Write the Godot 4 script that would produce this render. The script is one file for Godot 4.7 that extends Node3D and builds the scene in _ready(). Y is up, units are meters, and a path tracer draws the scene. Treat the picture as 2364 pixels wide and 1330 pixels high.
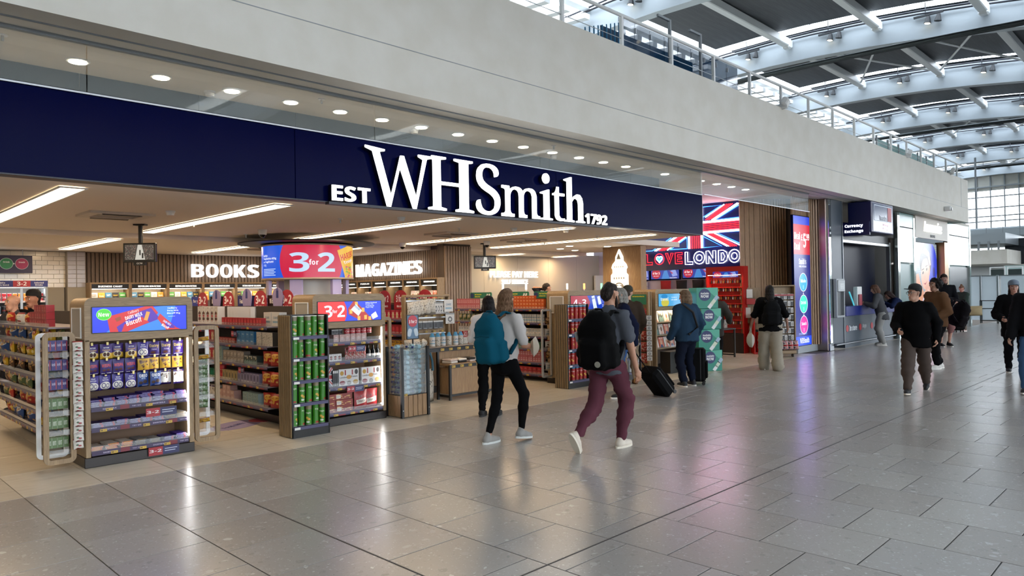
extends Node3D
# A shop front in an airport concourse. Metres, y up; the shop front runs along +x, the shop lies towards -z.

var M := {}
var MC := {}
var used := {}
var rng := RandomNumberGenerator.new()

# ------------------------------------------------------------------ nodes
func numbered(n: String) -> String:
	var k: int = used.get(n, 0)
	used[n] = k + 1
	return n if k == 0 else "%s_%03d" % [n, k]

func thing(n: String, label: String, cat: String, pos := Vector3.ZERO, yaw := 0.0, group := "") -> Node3D:
	var o := Node3D.new()
	o.name = numbered(n)
	add_child(o)
	o.position = pos
	o.rotation.y = yaw
	meta(o, label, cat, group)
	return o

func meta(o: Node3D, label: String, cat: String, group := "") -> void:
	o.set_meta("label", label)
	o.set_meta("category", cat)
	if group != "":
		o.set_meta("group", group)

func part(parent: Node3D, n: String, mesh: Mesh, m: Material, pos := Vector3.ZERO, rot := Vector3.ZERO, scl := Vector3.ONE) -> MeshInstance3D:
	var o := MeshInstance3D.new()
	o.name = n
	o.mesh = mesh
	o.material_override = m
	parent.add_child(o, true)
	o.position = pos
	o.rotation = rot
	o.scale = scl
	return o

func solo(n: String, label: String, cat: String, mesh: Mesh, m: Material, pos := Vector3.ZERO, rot := Vector3.ZERO, group := "", scl := Vector3.ONE) -> MeshInstance3D:
	var o := part(self, numbered(n), mesh, m, pos, rot, scl)
	meta(o, label, cat, group)
	return o

func struct(n: String, mesh: Mesh, m: Material, pos := Vector3.ZERO, rot := Vector3.ZERO) -> MeshInstance3D:
	var o := part(self, numbered(n), mesh, m, pos, rot)
	o.set_meta("kind", "structure")
	return o

func snode(n: String) -> Node3D:
	var o := Node3D.new()
	o.name = numbered(n)
	add_child(o)
	o.set_meta("kind", "structure")
	return o

func copy(o: Node3D, n: String, pos: Vector3, yaw := 0.0) -> Node3D:
	var c: Node3D = o.duplicate()
	c.name = numbered(n)
	add_child(c)
	c.position = pos
	c.rotation.y = yaw
	return c

# ------------------------------------------------------------------ materials
func mat(key: String, col := Color.WHITE, rough := 0.6, metal := 0.0, emit := 0.0, ecol := Color(-1, 0, 0)) -> StandardMaterial3D:
	if M.has(key):
		return M[key]
	var m := StandardMaterial3D.new()
	m.resource_name = key
	m.albedo_color = col
	m.roughness = rough
	m.metallic = metal
	if emit > 0.0:
		m.emission_enabled = true
		m.emission = col if ecol.r < 0.0 else ecol
		m.emission_energy_multiplier = emit
	M[key] = m
	return m

func c(h: int) -> Color:
	return Color8((h >> 16) & 255, (h >> 8) & 255, h & 255)

func pm(h: int, rough := 0.45) -> StandardMaterial3D:
	return mat("paint_%06x_%d" % [h, int(rough * 100)], c(h), rough)

func glow(h: int, e: float) -> StandardMaterial3D:
	var m := mat("glow_%06x_%d" % [h, int(e * 100)], c(h), 0.4, 0.0, e)
	return m

func texmat(key: String, tex: Texture2D, rough := 0.5, uvs := 0.0, world := true) -> StandardMaterial3D:
	if M.has(key):
		return M[key]
	var m := mat(key, Color.WHITE, rough)
	m.albedo_texture = tex
	if uvs > 0.0:
		m.uv1_triplanar = true
		m.uv1_world_triplanar = world
		m.uv1_scale = Vector3.ONE * uvs
	return m

func screenmat(key: String, tex: Texture2D, e: float) -> StandardMaterial3D:
	var m := mat(key, Color.BLACK, 0.25)
	m.emission_enabled = true
	m.emission = Color.WHITE
	m.emission_operator = BaseMaterial3D.EMISSION_OP_MULTIPLY
	m.emission_texture = tex
	m.emission_energy_multiplier = e
	return m

# ------------------------------------------------------------------ meshes
func done(st: SurfaceTool, smooth := false) -> ArrayMesh:
	st.generate_normals()
	return st.commit()

func begin() -> SurfaceTool:
	var st := SurfaceTool.new()
	st.begin(Mesh.PRIMITIVE_TRIANGLES)
	st.set_smooth_group(-1)
	return st

func quadv(st: SurfaceTool, a: Vector3, b: Vector3, d: Vector3, e: Vector3) -> void:
	# corners counter-clockwise seen from the front
	for p in [a, d, b, a, e, d]:
		st.add_vertex(p)

func abox(st: SurfaceTool, p: Vector3, s: Vector3, t := Transform3D()) -> void:
	var h := s * 0.5
	var v := []
	for i in 8:
		v.append(t * (p + Vector3(h.x if i & 1 else -h.x, h.y if i & 2 else -h.y, h.z if i & 4 else -h.z)))
	for f in [[4, 5, 7, 6], [1, 0, 2, 3], [0, 4, 6, 2], [5, 1, 3, 7], [6, 7, 3, 2], [0, 1, 5, 4]]:
		quadv(st, v[f[0]], v[f[1]], v[f[2]], v[f[3]])

func bx(w: float, h: float, d: float) -> Mesh:
	var k := "b%.4f_%.4f_%.4f" % [w, h, d]
	if not MC.has(k):
		var m := BoxMesh.new()
		m.size = Vector3(w, h, d)
		MC[k] = m
	return MC[k]

func rbx(w: float, h: float, d: float, r: float) -> Mesh:
	# box with chamfered edges
	var k := "r%.4f_%.4f_%.4f_%.4f" % [w, h, d, r]
	if MC.has(k):
		return MC[k]
	var st := begin()
	var H := Vector3(w, h, d) * 0.5
	var pts := PackedVector3Array()
	for s in [Vector3(1, 1, 1), Vector3(-1, 1, 1), Vector3(1, -1, 1), Vector3(-1, -1, 1), Vector3(1, 1, -1), Vector3(-1, 1, -1), Vector3(1, -1, -1), Vector3(-1, -1, -1)]:
		for ax in 3:
			var q: Vector3 = (H - Vector3(r, r, r)) * s
			q[ax] = H[ax] * s[ax]
			pts.append(q)
	hull(st, pts)
	MC[k] = done(st)
	return MC[k]

func hull(st: SurfaceTool, pts: PackedVector3Array) -> void:
	# brute-force convex hull by planes, for small point sets
	var n := pts.size()
	var ctr := Vector3.ZERO
	for p in pts:
		ctr += p / n
	var seen := {}
	for i in n:
		for j in range(i + 1, n):
			for k in range(j + 1, n):
				var nr := (pts[j] - pts[i]).cross(pts[k] - pts[i])
				if nr.length() < 1e-9:
					continue
				nr = nr.normalized()
				var dd := nr.dot(pts[i])
				if nr.dot(ctr) > dd:
					nr = -nr
					dd = -dd
				var key := "%.3f %.3f %.3f" % [nr.x + 0.0, nr.y + 0.0, nr.z + 0.0]
				if seen.has(key):
					continue
				var ok := true
				var on := []
				for p in pts:
					var e := nr.dot(p) - dd
					if e > 1e-6:
						ok = false
						break
					if e > -1e-6:
						on.append(p)
				if not ok:
					continue
				seen[key] = true
				var m := Vector3.ZERO
				for p in on:
					m += p / on.size()
				var ux: Vector3 = (on[0] - m).normalized()
				var uy := nr.cross(ux)
				on.sort_custom(func(a, b): return atan2((a - m).dot(uy), (a - m).dot(ux)) < atan2((b - m).dot(uy), (b - m).dot(ux)))
				for q in range(1, on.size() - 1):
					st.add_vertex(on[0])
					st.add_vertex(on[q + 1])
					st.add_vertex(on[q])

func lathe(prof: Array, seg := 16) -> Mesh:
	# profile of Vector2(radius, height) from bottom to top, with caps
	var k := "l%d%s" % [seg, str(prof)]
	if MC.has(k):
		return MC[k]
	var st := begin()
	for i in seg:
		var a := TAU * i / seg
		var b := TAU * (i + 1) / seg
		for j in prof.size() - 1:
			var p: Vector2 = prof[j]
			var q: Vector2 = prof[j + 1]
			var v0 := Vector3(cos(a) * p.x, p.y, -sin(a) * p.x)
			var v1 := Vector3(cos(b) * p.x, p.y, -sin(b) * p.x)
			var v2 := Vector3(cos(b) * q.x, q.y, -sin(b) * q.x)
			var v3 := Vector3(cos(a) * q.x, q.y, -sin(a) * q.x)
			if absf(q.y - p.y) > 1e-6 and p.x > 1e-6 and q.x > 1e-6:
				st.set_smooth_group(j)
			else:
				st.set_smooth_group(-1)
			if p.x > 1e-6:
				st.add_vertex(v0); st.add_vertex(v2); st.add_vertex(v1)
			if q.x > 1e-6:
				st.add_vertex(v0); st.add_vertex(v3); st.add_vertex(v2)
	st.generate_normals()
	MC[k] = st.commit()
	return MC[k]

func cyl(r: float, h: float, seg := 14, r2 := -1.0) -> Mesh:
	return lathe([Vector2(0, -h / 2), Vector2(r, -h / 2), Vector2(r if r2 < 0 else r2, h / 2), Vector2(0, h / 2)], seg)

func prism(poly: PackedVector2Array, d: float) -> Mesh:
	# polygon in xy, extruded along z, centred
	var st := begin()
	aprism(st, poly, d)
	return done(st)

func aprism(st: SurfaceTool, poly_in: PackedVector2Array, d: float, t := Transform3D()) -> void:
	var poly := poly_in.duplicate()
	if Geometry2D.is_polygon_clockwise(poly):
		poly.reverse()
	var idx := Geometry2D.triangulate_polygon(poly)
	var h := d / 2
	for i in range(0, idx.size(), 3):
		var a: Vector2 = poly[idx[i]]
		var b: Vector2 = poly[idx[i + 1]]
		var e: Vector2 = poly[idx[i + 2]]
		if (b - a).cross(e - a) < 0:
			var q := b
			b = e
			e = q
		for p in [a, e, b]:
			st.add_vertex(t * Vector3(p.x, p.y, h))
		for p in [a, b, e]:
			st.add_vertex(t * Vector3(p.x, p.y, -h))
	for i in poly.size():
		var a: Vector2 = poly[i]
		var b: Vector2 = poly[(i + 1) % poly.size()]
		quadv(st, t * Vector3(a.x, a.y, h), t * Vector3(a.x, a.y, -h), t * Vector3(b.x, b.y, -h), t * Vector3(b.x, b.y, h))

func rrect(w: float, h: float, r: float, n := 5) -> PackedVector2Array:
	var o := PackedVector2Array()
	for q in 4:
		var cx := (w / 2 - r) * (1 if q == 0 or q == 3 else -1)
		var cy := (h / 2 - r) * (1 if q < 2 else -1)
		for i in n + 1:
			var a := PI / 2 * (q + float(i) / n)
			o.append(Vector2(cx + r * cos(a), cy + r * sin(a)))
	return o

func ring(w: float, h: float, t: float, d: float, r: float, n := 5) -> Mesh:
	# rounded rectangular frame, t wide, d deep, in the xy plane
	var k := "f%.3f_%.3f_%.3f_%.3f_%.3f" % [w, h, t, d, r]
	if MC.has(k):
		return MC[k]
	var o := rrect(w, h, r, n)
	var i := rrect(w - 2 * t, h - 2 * t, maxf(r - t, 0.004), n)
	var st := begin()
	loopframe(st, o, i, d)
	MC[k] = done(st)
	return MC[k]

func loopframe(st: SurfaceTool, o: PackedVector2Array, i: PackedVector2Array, d: float) -> void:
	var H := d / 2
	for j in o.size():
		var q := (j + 1) % o.size()
		var a := o[j]
		var b := o[q]
		var e := i[q]
		var f := i[j]
		quadv(st, Vector3(a.x, a.y, H), Vector3(b.x, b.y, H), Vector3(e.x, e.y, H), Vector3(f.x, f.y, H))
		quadv(st, Vector3(b.x, b.y, -H), Vector3(a.x, a.y, -H), Vector3(f.x, f.y, -H), Vector3(e.x, e.y, -H))
		quadv(st, Vector3(a.x, a.y, -H), Vector3(b.x, b.y, -H), Vector3(b.x, b.y, H), Vector3(a.x, a.y, H))
		quadv(st, Vector3(e.x, e.y, -H), Vector3(f.x, f.y, -H), Vector3(f.x, f.y, H), Vector3(e.x, e.y, H))

func atube(st: SurfaceTool, path: Array, r: float, seg := 8, closed := false) -> void:
	var n := path.size()
	var rings := []
	for i in n:
		var p: Vector3 = path[i]
		var a: Vector3 = path[(i - 1 + n) % n] if closed or i > 0 else p
		var b: Vector3 = path[(i + 1) % n] if closed or i < n - 1 else p
		var dir := (b - a).normalized()
		var up := Vector3.UP if absf(dir.y) < 0.9 else Vector3.RIGHT
		var x := dir.cross(up).normalized()
		var y := x.cross(dir).normalized()
		var ri := []
		for s in seg:
			var an := TAU * s / seg
			ri.append(p + x * cos(an) * r + y * sin(an) * r)
		rings.append(ri)
	st.set_smooth_group(1)
	for i in (n if closed else n - 1):
		var A: Array = rings[i]
		var B: Array = rings[(i + 1) % n]
		for s in seg:
			var q := (s + 1) % seg
			quadv(st, A[s], A[q], B[q], B[s])
	st.set_smooth_group(-1)
	if not closed:
		for s in range(1, seg - 1):
			for v in [rings[0][0], rings[0][s], rings[0][s + 1]]:
				st.add_vertex(v)
			for v in [rings[n - 1][0], rings[n - 1][s + 1], rings[n - 1][s]]:
				st.add_vertex(v)

func tube(path: Array, r: float, seg := 8, closed := false) -> Mesh:
	var st := begin()
	atube(st, path, r, seg, closed)
	st.generate_normals()
	return st.commit()

func quad(w: float, h: float, uv := Rect2(0, 0, 1, 1)) -> Mesh:
	# upright sheet facing +z, with its own picture coordinates
	var k := "q%.4f_%.4f_%s" % [w, h, str(uv)]
	if MC.has(k):
		return MC[k]
	var st := begin()
	for v in [[-1, 1, 0, 0], [1, 1, 1, 0], [1, -1, 1, 1], [-1, 1, 0, 0], [1, -1, 1, 1], [-1, -1, 0, 1]]:
		st.set_uv(uv.position + uv.size * Vector2(v[2], v[3]))
		st.add_vertex(Vector3(v[0] * w / 2, v[1] * h / 2, 0))
	MC[k] = done(st)
	return MC[k]

# ------------------------------------------------------------------ lettering
var fonts := {}
func font(f: String) -> Font:
	if not fonts.has(f):
		var s := SystemFont.new()
		s.font_names = PackedStringArray(["Droid Serif" if f.begins_with("serif") else "Droid Sans"])
		s.font_weight = 700 if f.ends_with("bold") else 400
		fonts[f] = s
	return fonts[f]

func tmesh(s: String, f: String, depth: float) -> TextMesh:
	var k := "t%s|%s|%.4f" % [s, f, depth]
	if not MC.has(k):
		var t := TextMesh.new()
		t.font = font(f)
		t.font_size = 32
		t.pixel_size = 0.02
		t.depth = depth
		t.curve_step = 1.0
		t.text = s
		MC[k] = t
	return MC[k]

func lettering(parent: Node3D, n: String, s: String, f: String, m: Material, w: float, h: float, depth: float, ctr: Vector3, rot := Vector3.ZERO) -> MeshInstance3D:
	# text fitted into w by h metres (w 0: natural width), centred on ctr, standing depth proud
	var t := tmesh(s, f, 0.1)
	var b := t.get_aabb()
	var sy := h / b.size.y
	var sx := w / b.size.x if w > 0 else sy
	var o := part(parent, n, t, m)
	var bas := Basis.from_euler(rot) * Basis.from_scale(Vector3(sx, sy, depth / 0.1))
	o.transform = Transform3D(bas, ctr - bas * b.get_center())
	return o

# ------------------------------------------------------------------ pictures
class Canvas:
	var im: Image
	var host
	var w: int
	var h: int
	func _init(host_, w_: int, h_: int, bg: Color):
		host = host_
		w = w_
		h = h_
		im = Image.create(w, h, false, Image.FORMAT_RGBA8)
		im.fill(bg)
	func rect(x: float, y: float, rw: float, rh: float, col: Color) -> void:
		im.fill_rect(Rect2i(int(x), int(y), maxi(1, int(rw)), maxi(1, int(rh))), col)
	func tri(a: Vector2, b: Vector2, e: Vector2, col: Color) -> void:
		var y0 := maxi(0, int(floor(minf(a.y, minf(b.y, e.y)))))
		var y1 := mini(h - 1, int(ceil(maxf(a.y, maxf(b.y, e.y)))))
		for y in range(y0, y1 + 1):
			var yc := y + 0.5
			var lo := 1e9
			var hi := -1e9
			for s in [[a, b], [b, e], [e, a]]:
				var p: Vector2 = s[0]
				var q: Vector2 = s[1]
				if (p.y <= yc) != (q.y <= yc):
					var x := p.x + (q.x - p.x) * (yc - p.y) / (q.y - p.y)
					lo = minf(lo, x)
					hi = maxf(hi, x)
			if hi > lo:
				var x0 := maxi(0, int(round(lo)))
				var x1 := mini(w, int(round(hi)))
				if x1 > x0:
					im.fill_rect(Rect2i(x0, y, x1 - x0, 1), col)
	func poly(pts: Array, col: Color) -> void:
		var pv := PackedVector2Array(pts)
		var idx := Geometry2D.triangulate_polygon(pv)
		for i in range(0, idx.size(), 3):
			tri(pv[idx[i]], pv[idx[i + 1]], pv[idx[i + 2]], col)
	func oval(cx: float, cy: float, rx: float, ry: float, col: Color, turn := 0.0) -> void:
		var pts := []
		for i in 28:
			pts.append(Vector2(cx, cy) + Vector2(cos(TAU * i / 28) * rx, sin(TAU * i / 28) * ry).rotated(turn))
		for i in range(1, 27):
			tri(pts[0], pts[i], pts[i + 1], col)
	func line(a: Vector2, b: Vector2, t: float, col: Color) -> void:
		var n := (b - a).normalized().orthogonal() * t / 2
		tri(a + n, b + n, b - n, col)
		tri(a + n, b - n, a - n, col)
	func text(s: String, cx: float, cy: float, th: float, col: Color, f := "bold", tw := 0.0, turn := 0.0) -> void:
		# text th high (and tw wide), centred on cx, cy
		var t: TextMesh = host.tmesh(s, f, 0.0)
		var ar := t.get_mesh_arrays()
		var v: PackedVector3Array = ar[Mesh.ARRAY_VERTEX]
		var b := t.get_aabb()
		var sy := th / b.size.y
		var sx := tw / b.size.x if tw > 0 else sy
		var c0 := b.get_center()
		var idx = ar[Mesh.ARRAY_INDEX]
		var n: int = idx.size() if idx != null else v.size()
		for i in range(0, n, 3):
			var q := []
			for j in 3:
				var p: Vector3 = v[idx[i + j]] if idx != null else v[i + j]
				q.append(Vector2(cx, cy) + Vector2((p.x - c0.x) * sx, -(p.y - c0.y) * sy).rotated(turn))
			tri(q[0], q[1], q[2], col)
	func tex(down := 1) -> ImageTexture:
		if down > 1:
			im.resize(w / down, h / down, Image.INTERPOLATE_BILINEAR)
		return ImageTexture.create_from_image(im)

# ------------------------------------------------------------------ camera, sky, light
func camera_and_light() -> void:
	var cam := Camera3D.new()
	cam.name = "camera"
	add_child(cam)
	cam.transform = Transform3D(Basis(Vector3(0.703643, -0.017525, 0.710338), Vector3(0.007303, 0.999821, 0.017433), Vector3(-0.710516, -0.007079, 0.703645)), Vector3(0, 1.62, 0))
	cam.fov = rad_to_deg(2.0 * atan(665.0 / 1654.0))
	cam.near = 0.05
	cam.far = 400.0
	cam.current = true
	var env := Environment.new()
	env.tonemap_mode = Environment.TONE_MAPPER_LINEAR
	env.tonemap_exposure = 1.4
	env.background_mode = Environment.BG_SKY
	var sm := ProceduralSkyMaterial.new()
	sm.sky_top_color = Color(0.84, 0.89, 0.94)
	sm.sky_horizon_color = Color(0.94, 0.96, 0.98)
	sm.ground_horizon_color = Color(0.6, 0.6, 0.6)
	sm.ground_bottom_color = Color(0.35, 0.35, 0.35)
	sm.sky_energy_multiplier = 2.3
	sm.sun_angle_max = 0.0
	var sky := Sky.new()
	sky.sky_material = sm
	env.sky = sky
	env.sdfgi_enabled = true
	env.ssao_enabled = true
	env.ssil_enabled = true
	var we := WorldEnvironment.new()
	we.name = "world_environment"
	we.environment = env
	add_child(we)

func area(parent: Node3D, n: String, w: float, h: float, energy: float, col: Color, pos: Vector3, rot: Vector3) -> void:
	var l := AreaLight3D.new()
	l.name = n
	l.area_size = Vector2(w, h)
	l.light_energy = energy
	l.light_color = col
	l.area_normalize_energy = true
	l.shadow_enabled = true
	l.area_range = 40.0
	parent.add_child(l, true)
	l.position = pos
	l.rotation = rot

func spot(parent: Node3D, n: String, energy: float, col: Color, pos: Vector3, ang := 55.0, rot := Vector3(-PI / 2, 0, 0)) -> void:
	var l := SpotLight3D.new()
	l.name = n
	l.light_energy = energy
	l.light_color = col
	l.spot_angle = ang
	l.spot_range = 30.0
	l.spot_attenuation = 2.0
	l.light_size = 0.05
	l.shadow_enabled = true
	parent.add_child(l, true)
	l.position = pos
	l.rotation = rot

# ------------------------------------------------------------------ shared materials
func noise_tex(freq: float, cols: Array, offs: Array, size := 512, oct := 4, sd := 1) -> NoiseTexture2D:
	var n := FastNoiseLite.new()
	n.seed = sd
	n.noise_type = FastNoiseLite.TYPE_SIMPLEX_SMOOTH
	n.frequency = freq
	n.fractal_octaves = oct
	var g := Gradient.new()
	g.offsets = PackedFloat32Array(offs)
	g.colors = PackedColorArray(cols)
	var t := NoiseTexture2D.new()
	t.width = size
	t.height = size
	t.seamless = true
	t.noise = n
	t.color_ramp = g
	return t

func wood(key: String, a: int, b: int, sc: Vector3, sd: int) -> StandardMaterial3D:
	var m := texmat(key, noise_tex(0.012, [c(a), c(b), c(a).lerp(c(b), 0.3), c(b)], [0.2, 0.45, 0.55, 0.85], 512, 5, sd), 0.5, 1.0)
	m.uv1_scale = sc
	return m

func base_materials() -> void:
	wood("oak_across", 0x9C8464, 0x806A4E, Vector3(0.35, 4.0, 4.0), 3)
	wood("oak_up", 0x9C8464, 0x806A4E, Vector3(4.0, 0.35, 4.0), 4)
	wood("slat_wood", 0x8C7864, 0x74614F, Vector3(5.0, 0.3, 5.0), 5)
	wood("panel_wood", 0xA4845E, 0x8A6A4A, Vector3(3.0, 0.25, 3.0), 6)
	wood("rail_wood", 0xA08A70, 0x85705A, Vector3(3.0, 3.0, 0.3), 7)
	mat("plaster", c(0xD3D1CB), 0.75)
	texmat("plaster_wall", noise_tex(0.01, [c(0xD2CEC3), c(0xD8D5CC)], [0.2, 0.8], 512, 5, 9), 0.7, 0.3)
	mat("ceiling_paint", c(0xDACFC4), 0.8)
	mat("navy", c(0x050A34), 0.16).metallic_specular = 0.1
	mat("black", c(0x0B0B0C), 0.4)
	mat("black_gloss", c(0x0D1012), 0.12)
	mat("dark_cladding", c(0x1A1E20), 0.4).metallic_specular = 0.25
	mat("steel", c(0xB8BABC), 0.3, 1.0)
	mat("steel_brushed", c(0x9EA2A6), 0.38, 1.0)
	mat("white_metal", c(0xE2E4E4), 0.4)
	mat("grey_metal", c(0x8E9498), 0.45)
	mat("dark_panel", c(0x4A4C50), 0.55)
	mat("chrome", c(0xD8DADC), 0.12, 1.0)
	var g := mat("glass", Color(0.93, 0.97, 0.96, 0.1), 0.02)
	g.transparency = BaseMaterial3D.TRANSPARENCY_ALPHA
	var g2 := mat("acrylic", Color(0.9, 0.93, 0.95, 0.05), 0.08)
	g2.transparency = BaseMaterial3D.TRANSPARENCY_ALPHA
	var g3 := mat("blue_glass", Color(0.03, 0.22, 0.36, 0.55), 0.05)
	g3.transparency = BaseMaterial3D.TRANSPARENCY_ALPHA
	var g4 := mat("green_glass", Color(0.42, 0.6, 0.58, 0.85), 0.2)
	g4.transparency = BaseMaterial3D.TRANSPARENCY_ALPHA

func terrazzo_tex(sd: int) -> ImageTexture:
	rng.seed = sd
	var cv := Canvas.new(self, 1024, 1024, c(0xA49F99))
	var tones := [0xB2AFAA, 0xBEBBB4, 0xCCC9C2, 0x918E8A, 0xAAA6A1, 0xAFABA5, 0x8A8783, 0xD8D5D0]
	for i in 5200:
		var big := rng.randf() < 0.03
		var r := rng.randf_range(9, 24) if big else rng.randf_range(1.2, 6.5)
		var col := c(tones[rng.randi() % 8]).lerp(c(0xA49F99), rng.randf_range(0.35, 0.85))
		var ctr := Vector2(rng.randf() * 1024, rng.randf() * 1024)
		var n := rng.randi_range(4, 6)
		var an := rng.randf() * TAU
		var fl := rng.randf_range(0.35, 0.9)
		var pts := []
		for j in n:
			pts.append(Vector2(cos(TAU * j / n), sin(TAU * j / n) * fl).rotated(an) * r * rng.randf_range(0.7, 1.15))
		for ox in [-1024, 0, 1024]:
			for oy in [-1024, 0, 1024]:
				var q: Vector2 = ctr + Vector2(ox, oy)
				if q.x > -30 and q.x < 1054 and q.y > -30 and q.y < 1054:
					for j in range(1, n - 1):
						cv.tri(q + pts[0], q + pts[j], q + pts[j + 1], col)
	return cv.tex()

# ------------------------------------------------------------------ floors
func floors() -> void:
	var tz := terrazzo_tex(11)
	var tms := []
	for i in 3:
		var m := texmat("terrazzo_%d" % i, tz, 0.24, 0.62)
		m.albedo_color = [c(0xFFFFFF), c(0xF3F1F0), c(0xF8F8FA)][i]
		m.uv1_offset = Vector3(0.31 * i, 0, 0.47 * i)
		m.metallic_specular = 0.55
		tms.append(m)
	var fl := struct("floor", bx(100, 0.1, 46), mat("grout", c(0x2B2A29), 0.6), Vector3(30, -0.0555, 16.0))
	fl.set_meta("label", "grey terrazzo concourse floor")
	# concourse tiles: squares in running bond, columns along z
	var p := 0.6035
	var tile := rbx(p - 0.007, 0.02, 0.592, 0.0012)
	var cand := []
	var rest := begin()
	for i in range(-2, 130):
		var x := 1.355 + p * (i + 0.5)
		var thick := 0.004 if absf(1.355 + p * i - 2.56) < 0.1 or absf(1.355 + p * (i + 1) - 2.56) < 0.1 else 0.0
		var z := -6.34 + (0.3 if i % 2 == 0 else 0.0)
		var first := true
		while z < minf(4.0, -0.12 * x + 1.0):
			var z1 := z + 0.6
			if first and i % 2 == 0:
				cand.append([x, -6.34, -6.04, thick])
				first = false
			cand.append([x, z, z1, thick])
			z = z1
		cand.append([x, -7.06, -6.34, thick])
	var near := []
	for t in cand:
		var pos := Vector3(t[0], 0, (t[1] + t[2]) / 2)
		var d: float = pos.length()
		near.append([d, t])
	near.sort_custom(func(a, b): return a[0] < b[0])
	rng.seed = 5
	for n in near.size():
		var t: Array = near[n][1]
		var z0: float = t[1] + 0.004
		var z1: float = t[2] - 0.004
		if z0 < -2.87 and z1 > -2.87:
			z1 = z1  # the wide joint falls inside this row
		var ctr := Vector3(t[0], -0.01, (z0 + z1) / 2)
		if n < 290:
			var o := part(fl, "tile", tile if absf(z1 - z0 - 0.592) < 0.01 else rbx(p - 0.007, 0.02, z1 - z0, 0.0012), tms[rng.randi() % 3])
			o.global_position = ctr
			o.scale.x = 1.0 - t[3] * 1.0
		else:
			abox(rest, ctr, Vector3(p - 0.007, 0.02, z1 - z0))
	var ro := part(fl, "distant_tiles", done(rest), tms[0])
	ro.global_position = Vector3.ZERO
	ro.set_meta("kind", "stuff")
	for s in [[Vector3(16, 0.0005, -2.875), Vector3(32, 0.002, 0.012)], [Vector3(2.56, 0.0005, -3.0), Vector3(0.012, 0.002, 8.0)]]:
		part(fl, "movement_joint", bx(s[1].x, s[1].y, s[1].z), mat("joint", c(0x3A3634), 0.6)).global_position = s[0]
	# shop floor
	var sh := struct("floor", bx(26, 0.1, 10.5), mat("shop_grout", c(0x4A443C), 0.7), Vector3(6, -0.0555, -12.25))
	sh.set_meta("label", "cream tiled shop floor")
	var ct := noise_tex(0.008, [c(0xB9B1A2), c(0xC9C2B4), c(0xC2BAAB)], [0.2, 0.5, 0.8], 512, 5, 21)
	var cms := []
	for i in 2:
		var m := texmat("cream_tile_%d" % i, ct, 0.28, 0.5)
		m.uv1_scale = Vector3(0.35, 1, 2.0)
		m.albedo_color = [Color.WHITE, c(0xF4F2EE)][i]
		cms.append(m)
	var rows := [[-8.055, -7.06]]
	var zz := -8.055
	while zz > -16.0:
		rows.append([zz - 0.98, zz])
		zz -= 0.98
	for i in range(-3, 27):
		var x := 1.355 + p * (i + 0.5)
		for r in rows:
			if r[1] < -10.1 and x > 13.0:
				continue
			part(sh, "tile", rbx(p - 0.006, 0.02, r[1] - r[0] - 0.007, 0.0012), cms[rng.randi() % 2]).global_position = Vector3(x, -0.01, (r[0] + r[1]) / 2)

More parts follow.
